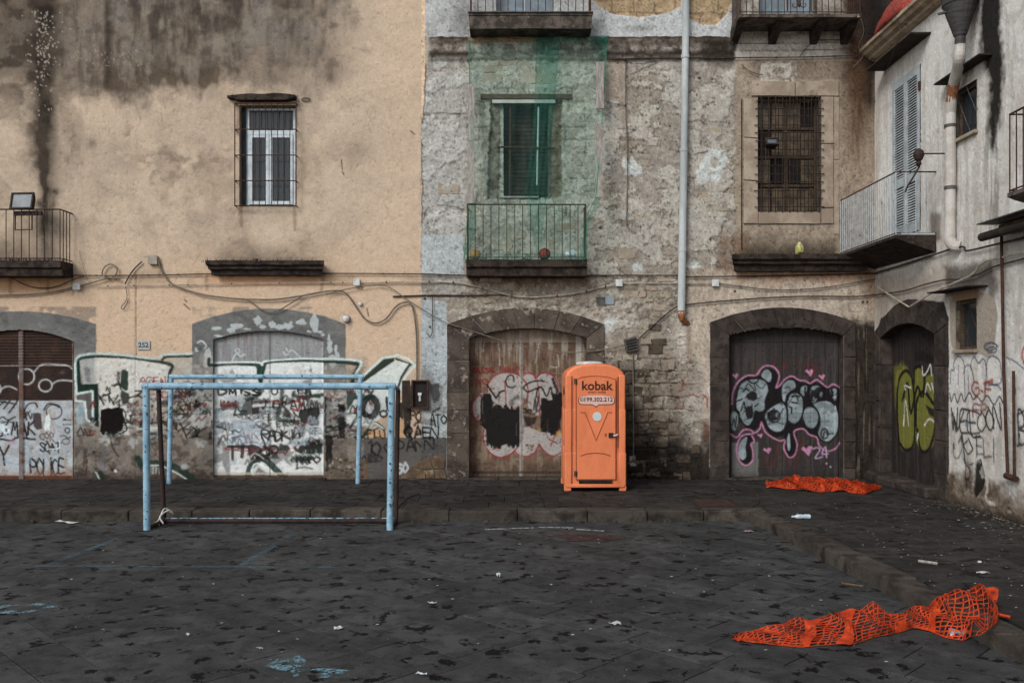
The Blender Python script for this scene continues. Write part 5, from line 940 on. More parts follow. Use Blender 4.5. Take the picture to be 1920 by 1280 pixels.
    rt = random.Random(61)
    for x0_, y0_, x1_, y1_ in ((190, 300, 440, 400), (230, 480, 330, 660), (250, 400, 400, 480), (480, 560, 640, 700), (700, 430, 800, 560), (840, 340, 960, 480), (960, 360, 1080, 470), (1090, 360, 1180, 470), (1020, 780, 1120, 860), (630, 320, 740, 400), (480, 400, 620, 500), (120, 620, 170, 740)):
        cv.tag(x0_, y0_, x1_, y1_, rt.uniform(7, 11), dk, rt.randint(0, 999), .85, .7)
    for x, y, s_ in ((150, 235, 34), (890, 200, 46), (1015, 245, 34), (400, 830, 26), (865, 980, 60), (470, 980, 40)): cv.poly([(x, y - .2 * s_), (x + .5 * s_, y - .75 * s_), (x + s_, y - .45 * s_), (x + .75 * s_, y + .3 * s_), (x + .4 * s_, y + s_), (x - .3 * s_, y + .3 * s_), (x - .9 * s_, y - .2 * s_), (x - .6 * s_, y - .6 * s_)], pk, .9, 1.2, 3)
    cv.text('24', 940, 950, 56, 120, 12, (168, 140, 168), .85, 71, 1.3, slant=-.3); cv.blob(1065, 1112, 9, 9, pk, .9); cv.blob(1105, 1145, 10, 10, (150, 146, 150), .9); cv.crop = None
    cv.blend(sstep(880, 898, B_) * .5, (44, 40, 38)); bead(cv, 1576, .02, 3); cv.h += .01 * (B_ < 640)
make_door(grey, 'door', 1363, 1586, 610, 899, .2, paint_d, 1474)
# --- fifth door, in the white house: dark boards with olive letters
uI0, uI1 = C_OP['door_i'][0][0], C_OP['door_i'][-2][0]; vI = min(p[1] for p in C_OP['door_i'])
def dmapR(rec):
    XX = XR + rec
    return lambda x, y: ((D - F * XX / (x - 960)) * S, HZ - (HZ - y) * (F * XX / (x - 960)) / F * S)
def paint_i(cv):
    cv.base((50, 44, 42)); A_, B_ = cv.A, cv.B; n2 = fbm(A_ / 24, B_ / 22, 393, 5); n3 = fbm(A_ / 5, B_ / 60, 396, 4)
    cv.blend(sstep(.48, .62, n2) * .5, (48, 42, 40)); cv.blend(sstep(.52, .62, n3) * .4, (74, 66, 62)); cv.blend(sstep(680, 640, B_) * .5, (42, 36, 34))
    for i in range(1, 8): x = cv.us[0] + (cv.us[-1] - cv.us[0]) * i / 8; seam(cv, x, .01, 1.2); cv.blend(np.exp(-((A_ - x) / .8) ** 2) * .5, (38, 34, 33))
    cv.crop = (1520, 500, 2.56); ol = (112, 112, 52)
    for P in ([(415, 640), (405, 560), (420, 500), (460, 480), (495, 560), (500, 700), (500, 850), (460, 885), (430, 860), (415, 740)], [(490, 560), (495, 500), (520, 480), (545, 520), (545, 640), (505, 640)], [(505, 640), (545, 540), (600, 530), (605, 780), (570, 880), (520, 870), (500, 780)]): cv.poly(P, ol, .95, 3, 4, smooth=True)
    cv.poly([(400, 480), (440, 460), (460, 480), (420, 520), (412, 700), (402, 640)], (116, 114, 50), .6, 6, 8); cv.poly([(500, 410), (540, 400), (595, 430), (590, 465), (500, 450)], (36, 31, 30), .9, 3, 6)
    for P in ([(425, 850), (415, 700), (420, 560), (450, 500), (480, 520), (495, 600), (500, 780), (490, 860), (455, 880), (430, 850)], [(495, 560), (500, 490), (530, 480), (545, 540), (540, 620)], [(505, 760), (510, 640), (545, 600), (590, 660)], [(510, 780), (530, 880), (570, 870), (600, 760)], [(440, 640), (465, 560), (480, 700), (510, 580), (530, 620)]): cv.line(P, 16, (30, 27, 26), .97)
    for P in ([(455, 590), (450, 570), (480, 580)], [(445, 760), (455, 640), (470, 760)], [(535, 480), (540, 520), (560, 500), (575, 470), (580, 520)], [(550, 600), (560, 560), (575, 590)], [(580, 560), (590, 600)], [(545, 760), (570, 730), (600, 750)], [(510, 830), (515, 800)]): cv.line(P, 7, (186, 186, 180), .9)
    cv.poly([(550, 660), (600, 690), (600, 730), (570, 710)], blk, .9, 2); cv.crop = None
make_door(white, 'door', uI0 - 3, uI1 + 3, vI - 4, 899, .2, paint_i, (uI0 + uI1) / 2, T=dmapR(.2), side=True)
# ================================================================ openings, stone surrounds, balconies
def reveal(P, root, y0, y1, m, side=False, name='reveal'):
    """The inner faces of an opening: a strip along its outline (canvas units) from depth y0 to y1 behind the wall face."""
    v = []; n = len(P)
    for (u, w_) in P:
        for dd in (y0, y1):
            z = CAM_Z + (HZ - w_) / S
            v.append((XR + dd, D - u / S, z) if side else ((u - 960) / S, D + dd, z))
    return own(MB().add(v, [(2 * i, 2 * i + 1, 2 * ((i + 1) % n) + 1, 2 * ((i + 1) % n)) for i in range(n)]).build(name, m), root)
M['reveal_grey'] = mat('grey_reveal_plaster', (116, 114, 112), (96, 94, 92), 5, rough=.95, bump=.4)
M['reveal_ochre'] = mat('ochre_reveal_plaster', (150, 130, 106), (120, 104, 88), 5, rough=.95, bump=.4)
M['reveal_dirty'] = mat('dirty_reveal_plaster', (112, 104, 92), (76, 68, 60), 6, rough=.95, bump=.8, bscale=25)
reveal(A_OP['door_a'], yellow, -.012, .09, M['reveal_grey']); reveal(A_OP['door_b'], yellow, -.012, .09, M['reveal_grey']); reveal(A_OP['win'], yellow, -.01, .2, M['reveal_ochre'])
for k in ('win_e', 'win_f', 'top_g', 'top_h'): reveal(B_OP[k], grey, -.01, .3, M['reveal_dirty'])
for k in ('win_j', 'win_k', 'shut'): reveal(C_OP[k], white, -.01, .2 if k != 'shut' else .1, M['reveal_dirty'] if k != 'shut' else M['reveal_grey'], True)

def stone_poly(pts, root, m, y0, y1, ch=.012, side=False, name='stone', rr=random.Random(3), jit=.006):
    """One stone: canvas polygon extruded from depth y0 (proud, negative) to y1."""
    q = []
    cx = sum(p[0] for p in pts) / len(pts); cy = sum(p[1] for p in pts) / len(pts)
    for i, p in enumerate(pts):
        nx = pts[(i + 1) % len(pts)]
        for t in ((0, .5) if math.hypot(nx[0] - p[0], nx[1] - p[1]) > 14 else (0,)):
            x = p[0] + (nx[0] - p[0]) * t; y = p[1] + (nx[1] - p[1]) * t; k = .4 / (math.hypot(cx - x, cy - y) + 1e-6)
            q.append((x + (cx - x) * k + rr.uniform(-1, 1) * jit * S, y + (cy - y) * k + rr.uniform(-1, 1) * jit * S))
    dd = rr.uniform(-.004, .004)
    if side:
        mb = MB().prism([(D - u / S, CAM_Z + (HZ - v) / S) for u, v in q], 'x', XR + y0 + dd, XR + y1, ch, .004, rr)
    else: mb = MB().prism([((u - 960) / S, CAM_Z + (HZ - v) / S) for u, v in q], 'y', D + y0 + dd, D + y1, ch, .004, rr)
    o = mb.build(name, m)
    return own(o, root) if root.parent is None else (setattr(o, 'parent', root) or o)
def surround(root, inner, outer, nv, hts, m, y0, y1, side=False, base=899, sides=(True, True)):
    """Stone door surround: voussoirs over the arch, blocks down the jambs. inner/outer = (x0, x1, y_edge, y_crown)."""
    part = empty('door_surround'); own(part, root); rr = random.Random(int(inner[0]) + 9)
    def at(a, t): return (a[0] + (a[1] - a[0]) * t, a[2] + (a[3] - a[2]) * (1 - (2 * t - 1) ** 2))
    ts = [0] + [(i + rr.uniform(-.12, .12)) / nv for i in range(1, nv)] + [1]
    for a, b in zip(ts, ts[1:]):
        mid = (a + b) / 2; stone_poly([at(inner, a), at(outer, a), at(outer, mid), at(outer, b), at(inner, b), at(inner, mid)], part, m, y0, y1, .01, side, rr=rr, jit=.003)
    for sgn, xi, xo in ((0, inner[0], outer[0]), (1, inner[1], outer[1])):
        if not sides[sgn]: continue
        y = None; k = 0
        while (y or inner[2]) < base - 4:
            h = hts[k % len(hts)] * rr.uniform(.9, 1.1); yt = inner[2] if y is None else y; yb = min(yt + h, base)
            if base - yb < 14: yb = base
            P = [(xi, yt), (xo, outer[2] if y is None else yt), (xo, yb), (xi, yb)]
            if sgn: P = [P[1], P[0], P[3], P[2]]
            stone_poly(P, part, m, y0, y1, .01, side, rr=rr, jit=.003); y = yb; k += 1
    return part
surround(grey, (880, 1100, 634, 616), (838, 1133, 608, 577), 7, (44, 60, 36), M['piperno_pale'], -.035, .26)
surround(grey, (1367, 1582, 628, 614), (1331, 1604, 604, 576), 7, (40, 54, 62), M['piperno'], -.03, .22)
uI = C_OP['door_i']
surround(white, (uI0, uI1, vI + 22, vI), (6, 276, vI + 8, vI - 42), 6, (52, 64, 46), M['piperno'], -.03, .22, True)
# thresholds
for x0, x1 in ((396, 612), (866, 1106), (1360, 1590)):
    x = x0
    while x < x1 - 5:
        xe = min(x + 70, x1); own(MB().box(wx(x) + .003, wx(xe) - .003, D - .1, D + .3, PAV - .02, PAV + .03, .012).build('threshold_stone', M['kerb']), yellow if x1 < 700 else grey); x = xe
for i, (a, b) in enumerate(((2, 60), (60, 128), (128, 200), (200, 250))):
    own(MB().box(XR - .2 - .03 * (i % 2), XR + .25, D - b / S, D - a / S - .01, PAV - .02, PAV + .17 - .03 * (i % 3), .03).build('step_stone', M['piperno']), white)

# stones showing through the broken render
rr = random.Random(21)
def rubble(root, x0, x1, y0, y1, n, m, smin, smax, keep=lambda x, y: True, proud=.03, flat=.62):
    put = []; tries = 0
    while len(put) < n and tries < n * 40:
        tries += 1; r = rr.uniform(smin, smax); x = rr.uniform(x0 + r, x1 - r); y = rr.uniform(y0 + r * flat, y1 - r * flat)
        if not keep(x, y) or any(abs(x - a) < (r + b) * .86 and abs(y - c) < (r + b) * flat * .86 for a, c, b in put): continue
        put.append((x, y, r)); k = rr.randint(6, 8)
        sq = .45
        P = []
        for i in range(k):
            a = 6.2832 * (i + rr.uniform(-.25, .25)) / k; q = 1 / max(abs(math.cos(a)), abs(math.sin(a))) ** sq
            P.append((x + r * q * .9 * math.cos(a), y + r * flat * q * .9 * math.sin(a)))
        mb = MB().prism([((u - 960) / S, CAM_Z + (HZ - v) / S) for u, v in P], 'y', D - proud * rr.uniform(.6, 1.2), D + .05, .014, .01, rr)
        own(mb.build('stone', m if not isinstance(m, list) else rr.choice(m)), root)
def courses(root, x0, x1, y0, y1, rh, bw, prob, m, keep=lambda x, y: True, proud=.014, jit=2.2):
    """Tight-fitting rough blocks in uneven courses, where the render has fallen away."""
    y = y0
    while y < y1 - 4:
        h = rh * rr.uniform(.7, 1.3); x = x0 - rr.uniform(0, bw * .6)
        while x < x1:
            w_ = bw * rr.uniform(.55, 1.5); cx_, cy_ = x + w_ / 2, y + h / 2
            if x0 - 2 < x and x + w_ < x1 + 4 and keep(cx_, cy_) and rr.random() < prob:
                j = lambda: rr.uniform(-jit, jit); g = .7
                P = [(x + g + j() * .5, y + g + j() * .4), (x + w_ * .5 + j() * 2, y + g + j() * .5), (x + w_ - g + j() * .5, y + g + j() * .4), (x + w_ - g + j() * .4, y + h * .55), (x + w_ - g + j() * .6, y + h - g + j() * .4), (x + w_ * .45 + j() * 2, y + h - g + j() * .5), (x + g + j() * .6, y + h - g + j() * .4), (x + g + j() * .4, y + h * .5)]
                mb = MB().prism([((u - 960) / S, CAM_Z + (HZ - v) / S) for u, v in P], 'y', D - proud * rr.uniform(.2, 1.3), D + .06, .005, .005, rr)
                own(mb.build('stone', rr.choice(m)), root)
            x += w_
        y += h
door3 = lambda x, y: not (826 < x < 1144 and y > 600 - 32 * (1 - ((x - 985) / 160) ** 2)) and not (1110 < x < 1172 and 545 < y < 578)
courses(grey, 884, 1270, 520, 604, 13, 19, .34, [M['tuff'], M['tuff'], M['frame_stone']], door3, .02, 4.2)
courses(grey, 1136, 1266, 606, 690, 15, 22, .3, [M['tuff'], M['tuff'], M['tuff_dark']], lambda x, y: not (1126 < x < 1164 and y < 632) and not (1168 < x < 1200 and y < 662), .03, 3)
courses(grey, 1172, 1254, 690, 884, 14, 24, .4, [M['tuff_dark']], proud=.02, jit=3.8)
courses(grey, 1250, 1326, 820, 890, 16, 26, .4, [M['tuff_dark']], proud=.03, jit=3)
courses(grey, 1178, 1268, 124, 250, 17, 32, .1, [M['tuff']], proud=.012, jit=3); courses(grey, 1296, 1384, 120, 290, 17, 32, .12, [M['tuff']], proud=.012, jit=3)
courses(grey, 1140, 1266, 330, 510, 17, 34, .1, [M['tuff']], proud=.012, jit=3); courses(grey, 1298, 1376, 350, 500, 17, 32, .14, [M['tuff']], proud=.012, jit=3)
courses(grey, 886, 1112, 88, 174, 16, 30, .2, [M['tuff']], proud=.014, jit=3); courses(grey, 888, 1096, 384, 482, 16, 28, .22, [M['tuff']], proud=.014, jit=3); courses(grey, 800, 868, 150, 420, 18, 34, .05, [M['tuff']], proud=.012, jit=3)
for P in ([(752, 895), (768, 878), (798, 880), (798, 897), (752, 897)], [(770, 876), (782, 866), (806, 856), (812, 878), (798, 880)], [(808, 856), (828, 852), (836, 862), (834, 880), (812, 878)], [(798, 882), (814, 880), (816, 897), (798, 897)], [(816, 880), (836, 880), (838, 897), (816, 897)]):
    stone_poly([(x, y) for x, y in P], yellow if P[0][0] < 790 else grey, M['tuff_brown'], -.012, .04, .012)

# --- windows -----------------------------------------------------
k = 1 / S
def bx(x0, x1, y0, y1, d0, d1, ch=0.0): return MB().box(wx(x0), wx(x1), D + d0, D + d1, wz(y1), wz(y0), ch)
win = own(empty('window'), yellow)
def wpart(mb, name, m, par): o = mb.build(name, m); o.parent = par; return o
wf = MB()
for a in ((458, 463.5, 199, 387), (546.5, 552, 199, 387), (463.5, 546.5, 199, 203.5), (463.5, 546.5, 241, 249), (463.5, 546.5, 382, 387)): wf.box(wx(a[0]), wx(a[1]), D + .13, D + .19, wz(a[3]), wz(a[2]))
wpart(wf, 'frame', M['white_frame'], win)
for x0, x1 in ((464, 501), (502, 546)):
    cs = MB()
    for a in ((x0, x0 + 5.5, 250, 381), (x1 - 6, x1, 250, 381), (x0 + 5.5, x1 - 6, 250, 255), (x0 + 5.5, x1 - 6, 375, 381)): cs.box(wx(a[0]), wx(a[1]), D + .11, D + .155, wz(a[3]), wz(a[2]))
    wpart(cs, 'casement', M['white_frame'], win); wpart(bx(x0 + 5, x1 - 5.5, 254, 376, .135, .14), 'pane', M['glass'], win)
wpart(bx(463, 547, 203, 242, .155, .16), 'pane', M['glass'], win)
wpart(bx(449.5, 458, 198, 387, .14, .18), 'side_panel', M['curtain'], win); wpart(bx(552, 553.5, 198, 387, .14, .18), 'side_panel', M['curtain'], win)
cu = MB(); nx = 60
vv = [];
for i in range(nx + 1):
    x = wx(455) + (wx(552) - wx(455)) * i / nx; yy = D + .26 + .018 * math.sin(i * 1.25); vv += [(x, yy, wz(388)), (x, yy, wz(199))]
cu.add(vv, [(2 * i, 2 * i + 2, 2 * i + 3, 2 * i + 1) for i in range(nx)]); wpart(cu, 'curtain', M['curtain'], win)
cg = own(empty('window_cage'), yellow)
for i in range(11):
    x = 444 + i * (114 / 10); wpart(MB().tube([(wx(x), D - .12, wz(389)), (wx(x), D - .12, wz(197))], .008 if 0 < i < 10 else .011, 5), 'bar', M['rust'], cg)
for y in (197.5, 246, 294, 341.5, 388): wpart(MB().tube([(wx(444), D + .01, wz(y)), (wx(444), D - .12, wz(y)), (wx(558), D - .12, wz(y)), (wx(558), D + .01, wz(y))], .011, 5), 'crossbar', M['rust'], cg)
hd = MB().prism([(wx(430), wz(187)), (wx(432), wz(184)), (wx(450), wz(182)), (wx(470), wz(180)), (wx(495), wz(181)), (wx(520), wz(179)), (wx(545), wz(181)), (wx(557), wz(183)), (wx(556), wz(188)), (wx(540), wz(192)), (wx(450), wz(192)), (wx(442), wz(189))], 'y', D - .16, D, .01)
own(hd.build('window_hood', M['black_stone']), yellow)
own(MB().tube([(wx(566 + 8 + 8 * math.cos(a)), D - .02, wz(187.5 + 3.2 * math.sin(a))) for a in [i * .5236 for i in range(13)]], .008, 5).build('iron_ring', M['dark_iron']), yellow)
def ledge(root, x0, x1, y0, y1, proj, m, name='ledge'):
    """Moulded projecting ledge, photo pixels measured on its front."""
    d = D - proj; zt = wz(y0, d); zb = wz(y1, d); h = zt - zb; X0, X1 = (x0 - 960) * d / F, (x1 - 960) * d / F
    prof = [(0, zt), (-proj, zt), (-proj, zt - h * .3), (-proj * .82, zt - h * .42), (-proj * .82, zt - h * .58), (-proj * .6, zt - h * .7), (-proj * .55, zt - h), (0, zt - h)]
    mb = MB(); n = len(prof); nx = 14; v = []
    rr2 = random.Random(int(x0) + 5)
    for i in range(nx + 1):
        t = i / nx
        for (yy, z) in prof:
            ins = (1 + yy / proj) * proj * .5; X = X0 + ins + (X1 - X0 - 2 * ins) * t
            v.append((X, D + yy + (rr2.uniform(-.008, .008) if yy else .02), z + rr2.uniform(-.006, .006)))
    f = [(i * n + j, (i + 1) * n + j, (i + 1) * n + j + 1, i * n + j + 1) for i in range(nx) for j in range(n - 1)] + [tuple(range(n)), tuple(range(nx * n, nx * n + n))]
    return own(mb.add(v, f).build(name, m), root)
lg = ledge(yellow, 385, 608, 488, 514, .3, M['black_stone'])
def weeds(parent, pts, n, hmax, m, rr, name='weeds'):
    v = []; f = []
    for i in range(n):
        x, y, z = rr.choice(pts); x += rr.uniform(-.16, .16); y += rr.uniform(-.06, .06); h = rr.uniform(.25, 1) * hmax; a = rr.uniform(0, 6.28); w_ = rr.uniform(.003, .008); bend = rr.uniform(-.5, .5) * h
        dx, dy = math.cos(a) * w_, math.sin(a) * w_; b = len(v)
        v += [(x - dx, y - dy, z), (x + dx, y + dy, z), (x + dx * .6 + bend * .5, y + dy * .6, z + h * .6), (x - dx * .6 + bend * .5, y - dy * .6, z + h * .6), (x + bend, y, z + h)]; f += [(b, b + 1, b + 2, b + 3), (b + 3, b + 2, b + 4)]
    o = MB().add(v, f).build(name, m); o['kind'] = 'stuff'; return own(o, parent)
M['weed'] = mat('dry_weed', (88, 80, 56), (62, 60, 44), 8, rough=.9); M['moss'] = mat('dark_moss', (52, 48, 36), (40, 38, 30), 9, rough=1, bump=.8)
rr = random.Random(33)
weeds(yellow, [(wx(x), D - .14, wz(488, D - .3) - .02) for x in range(395, 605, 6)], 240, .12, M['weed'], rr)
weeds(yellow, [(wx(x), D - .05, wz(182)) for x in range(440, 556, 5)], 160, .05, M['moss'], rr)

# --- balconies ----------------------------------------------------
def balcony(root, X0, X1, zt, zb, proj, zr, nb, m_slab, m_bar, front_bars=True, rbar=.0085, sidebars=4, prof=None, sides=(True, True), rails=True, top_bars=None):
    p = prof or [(0, zt), (-proj, zt), (-proj, zt - (zt - zb) * .45), (-proj * .9, zt - (zt - zb) * .55), (-proj * .86, zb), (0, zb)]
    mb = MB(); n = len(p); v = []; rr2 = random.Random(int(X0 * 100)); nx = 12
    for i in range(nx + 1):
        for (yy, z) in p: v.append((X0 + (X1 - X0) * i / nx, D + yy + .01, z + rr2.uniform(-.006, .006)))
    mb.add(v, [(i * n + j, (i + 1) * n + j, (i + 1) * n + (j + 1) % n, i * n + (j + 1) % n) for i in range(nx) for j in range(n)] + [tuple(range(n)), tuple(range(nx * n, nx * n + n))])
    sl_ = own(mb.build('balcony', m_slab), root)
    yf = D - proj + .03; rail = [(X0 + .02, D, zr), (X0 + .02, yf, zr), (X1 - .02, yf, zr), (X1 - .02, D, zr)]
    wpart(MB().tube(rail, .014, 6), 'handrail', m_bar, sl_); wpart(MB().tube([(a, b, zt + .04) for a, b, c in rail], .01, 5), 'bottom_rail', m_bar, sl_)
    bar = MB().tube([(0, 0, zt), (0, 0, zr)], rbar, 5).mesh('baluster')
    spots = [(X0 + .02 + (X1 - X0 - .04) * i / (nb - 1), yf) for i in range(nb)]
    for s_, xx in ((0, X0 + .02), (1, X1 - .02)):
        if sides[s_]: spots += [(xx, yf + proj * (i + 1) / (sidebars + 1)) for i in range(sidebars)]
    for i, (x, y) in enumerate(spots):
        o = link('baluster', bar, m_bar, sl_); o.location = (x, y, 0)
    return sl_
dL = D - .47
balL = balcony(yellow, wx(137) - 2.6, wx(137), wz(488, dL), wz(516, dL), .47, wz(392, dL), 19, M['black_stone'], M['dark_iron'], sidebars=3)
dM = D - .5; XM0, XM1 = (874 - 960) * dM / F, (1101 - 960) * dM / F
balM = balcony(grey, XM0, XM1, wz(486, dM), wz(516, dM), .5, wz(383, dM), 16, M['black_stone'], M['rust'], sidebars=6)
XT0, XT1 = (880 - 960) * dM / F, (1110 - 960) * dM / F
zt, zb = wz(25, dM), wz(52, dM)
balT = balcony(grey, XT0, XT1, zt, zb, .5, zt + 1.0, 17, M['grey_slab'], M['rust'], prof=[(0, zt), (-.52, zt), (-.52, zt - .04), (-.5, zt - .05), (-.47, zb), (0, zb)], sidebars=3)
own(MB().box(XT0 - .02, XT1 + .02, D - .54, D, zt + .002, zt + .022).build('slab_edge', M['galv']), grey)
zt2 = 8.69
balU = balcony(grey, 4.14, 6.36, zt2, zt2 - .07, .66, zt2 + 1.0, 20, M['grey_slab'], M['rust'], prof=[(0, zt2), (-.66, zt2), (-.66, zt2 - .06), (0, zt2 - .07)], sidebars=6)
for x in (4.2, 4.92, 5.7, 6.28): own(MB().prism([(D - .52, zt2 - .07), (D - .42, zt2 - .16), (D, zt2 - .32), (D, zt2 - .07)], 'x', x - .07, x + .07).build('bracket', M['black_stone']), grey)
# scrollwork panel in the top right balcony railing
xs0, xs1, yf = (1476 - 960) * (D - .64) / F, (1520 - 960) * (D - .64) / F, D - .645
pan = MB(); zz = zt2 + .17
for cx_, sg in ((xs0 + .12, 1), (xs1 - .12, -1)):
    pan.tube([(cx_ + sg * (.01 + .011 * t) * math.cos(t * .62 + 2.2), yf - .012, zz + (.01 + .011 * t) * math.sin(t * .62 + 2.2)) for t in range(11)], .008, 5)
pan.tube([(xs0, yf - .012, zt2 + .05), (xs0, yf - .012, zt2 + .98)], .014, 5); pan.tube([(xs1, yf - .012, zt2 + .05), (xs1, yf - .012, zt2 + .98)], .014, 5)
pan.lathe(((xs0 + xs1) / 2, yf - .012, zz - .06), [(.004, 0), (.03, .04), (.034, .07), (.02, .11), (.004, .15)], 8)
o = pan.build('scroll_panel', M['rust']); o.parent = balU
# doors behind the two top balconies
def top_door(x0, x1, zbt, m, mid, slats=True):
    dr = own(MB().box(wx(x0), wx(x1), D + .22, D + .26, zbt, wz(-330)).build('balcony_door', m), grey); cx_ = (x0 + x1) / 2
    for a, b in ((x0 + 4, cx_ - 1.5), (cx_ + 1.5, x1 - 4)):
        z = zbt + .1; sm = MB().box(wx(a), wx(b), -.012, .012, -.016, .016).mesh('slat')
        if slats:
            while z < wz(-14): s_ = link('slat', sm, mid, dr); s_.location = (0, D + .205, z); s_.rotation_euler = (.5, 0, 0); z += .045
        else: wpart(MB().box(wx(a), wx(b), D + .2, D + .215, zbt + .06, wz(-40)), 'pane', mid, dr)
    return dr
M['grey_blue_glass'] = mat('reflecting_pane', (120, 134, 142), (98, 110, 118), 3, rough=.25, spec=.6)
top_door(928, 1038, wz(26), M['white_frame'], M['grey_blue_glass'], False); top_door(1422, 1534, wz(28), M['blue_frame'], M['grey_blue_glass'], False)

# --- ruined window behind the net ---------------------------------
rw_ = own(empty('window'), grey)
brk = mat('dark_brick_infill', (58, 48, 44), (40, 34, 32), 6, rough=.95, bump=.8, rnd=.2)  # bricks coloured dark brown across the whole opening
y = 368; row_ = 0
while y > 196:
    x = 940 - (row_ % 2) * 12
    while x < 1032:
        wpart(bx(max(x, 940) + .5, min(x + 23.5, 1034), y - 7.4, y - .6, .26 + rr.uniform(-.01, .01), .34), 'brick', brk, rw_); x += 24
    y -= 8; row_ += 1
wpart(bx(930, 1042, 190, 372, .33, .36), 'backing', M['room'], rw_)
wpart(bx(923, 1041, 188, 194.5, -.03, .02, .004), 'metal_lintel', M['pale_pipe'], rw_); wpart(bx(901, 1072, 177, 187, -.035, .03, .01), 'wooden_lintel', M['old_wood'], rw_)
wpart(MB().tube([(wx(956), D + .06, wz(366)), (wx(957), D + .06, wz(196))], .02, 7), 'bar', M['rust'], rw_); wpart(MB().tube([(wx(1007), D + .06, wz(346)), (wx(1010), D + .06, wz(198))], .018, 7), 'bar', M['pipe'], rw_); wpart(MB().tube([(wx(932), D + .02, wz(275)), (wx(1040), D + .02, wz(278))], .02, 7), 'crossbar', M['rust'], rw_)
wpart(bx(936, 1010, 368.5, 372, -.05, .05, .004), 'sill', M['wood'], rw_)

# --- barred window with stone frame --------------------------------
wf_ = own(empty('window'), grey)
def frame_stones(P, y0, ch=.008):
    o = stone_poly(P, wf_, M['frame_stone'], y0, .3 if False else .05, ch, jit=.002)
frame_stones([(1394, 186), (1420.5, 186), (1420.5, 260), (1394, 258)], -.03); frame_stones([(1394, 259), (1420.5, 261), (1420.5, 340), (1394, 338)], -.03); frame_stones([(1394, 339), (1420.5, 341), (1420.5, 420), (1394, 420)], -.03)
frame_stones([(1539.5, 182), (1562, 182), (1562, 270), (1539.5, 270)], -.03); frame_stones([(1539.5, 271), (1562, 271), (1562, 390), (1539.5, 390)], -.03); frame_stones([(1539.5, 391), (1562, 391), (1562, 420), (1539.5, 420)], -.03)
frame_stones([(1410, 152), (1490, 154), (1490, 181), (1408, 181)], -.032); frame_stones([(1491, 154), (1572, 152), (1572, 181), (1491, 181)], -.032); frame_stones([(1421, 398), (1538, 398), (1538, 420), (1421, 420)], -.034)
frame_stones([(1563, 182), (1573, 182), (1573, 300), (1563, 300)], -.015); frame_stones([(1563, 301), (1573, 301), (1573, 440), (1563, 440)], -.015)
wpart(MB().tube([(wx(1390), D - .02, wz(470)), (wx(1390), D - .02, wz(186))], .009, 5), 'conduit', M['dark_iron'], wf_)
sash = MB()
for a in ((1421, 1427), (1477, 1483), (1533, 1539)): sash.box(wx(a[0]), wx(a[1]), D + .2, D + .25, wz(397), wz(182))
for y in (184, 236, 290, 344, 395): sash.box(wx(1421), wx(1539), D + .205, D + .245, wz(y + 2.5), wz(y - 2.5))
wpart(sash, 'sash', M['old_wood'], wf_)
for i in range(4):
    for a, b in ((1427, 1452), (1453, 1477), (1483, 1508), (1509, 1533)): wpart(bx(a + .5, b - .5, 187 + i * 54, 233 + i * 53, .225, .23), 'pane', M['dull_glass'] if (i + a) % 3 or i > 2 else M['room'], wf_)
wpart(bx(1415, 1545, 176, 400, .27, .3), 'backing', M['room'], wf_)
gr = own(empty('window_grille'), grey)
for i in range(9):
    x = 1426 + i * 13.4; wpart(MB().tube([(wx(x + rr.uniform(-1, 1)), D - .05, wz(399)), (wx(x), D - .05, wz(181))], .009, 5), 'bar', M['dark_iron'], gr)
for i in range(8):
    x = 1431 + i * 14.3; wpart(MB().tube([(wx(x), D + .03, wz(397)), (wx(x + rr.uniform(-2, 2)), D + .03, wz(183))], .009, 5), 'bar', M['dark_iron'], gr)
for i in range(14):
    y = 190 + i * 15.3 + rr.uniform(-1.5, 1.5); e = rr.uniform(0, 5); wpart(MB().tube([(wx(1418 - e), D - .005, wz(y)), (wx(1418 - e), D - .06, wz(y)), (wx(1541 + e * .6), D - .06, wz(y + rr.uniform(-1, 1))), (wx(1541 + e * .6), D - .005, wz(y))], .0085, 5), 'crossbar', M['dark_iron'], gr)
lg2 = ledge(grey, 1372, 1640, 476, 506, .34, M['black_stone'])
weeds(grey, [(wx(x), D - .2, wz(478, D - .34)) for x in range(1385, 1600, 6)], 260, .1, M['moss'], rr); weeds(grey, [(wx(x), D - .2, wz(478, D - .34)) for x in range(1375, 1400, 4)], 60, .2, M['weed'], rr)
weeds(grey, [(wx(x), D - .3, wz(486, dM) - .02) for x in range(880, 1096, 5)], 120, .07, M['moss'], rr); weeds(yellow, [(x, D - .3, wz(488, dL) - .01) for x in np.arange(wx(0), wx(130), .08)], 260, .12, M['moss'], rr)

# --- downpipe -------------------------------------------------------
dp = own(empty('downpipe'), grey)
pp = [(wx(1286, D - .1), D - .1, wz(-380)), (wx(1286, D - .1), D - .1, wz(40)), (wx(1282.5, D - .1), D - .1, wz(282))]
wpart(MB().tube(pp, .066, 14), 'pipe', M['pipe'], dp); wpart(MB().tube([(wx(1282.5, D - .1), D - .1, wz(284)), (wx(1277.5, D - .1), D - .1, wz(588))], .072, 14), 'pipe', M['pipe'], dp)
for y, x in ((284, 1282.5), (110, 1284.8), (470, 1279.6)): wpart(MB().tube([(wx(x, D - .1), D - .1, wz(y + 3)), (wx(x, D - .1), D - .1, wz(y - 3))], .08, 14), 'collar', M['pipe'], dp)
wpart(MB().tube([(wx(1277.5, D - .1), D - .1, wz(583)), (wx(1277.5, D - .1), D - .1, wz(592)), (wx(1279, D - .08), D - .08, wz(598)), (wx(1285), D - .02, wz(604)), (wx(1290), D + .03, wz(607))], [.076, .07, .06, .06, .06], 10), 'elbow', M['terracotta'], dp)
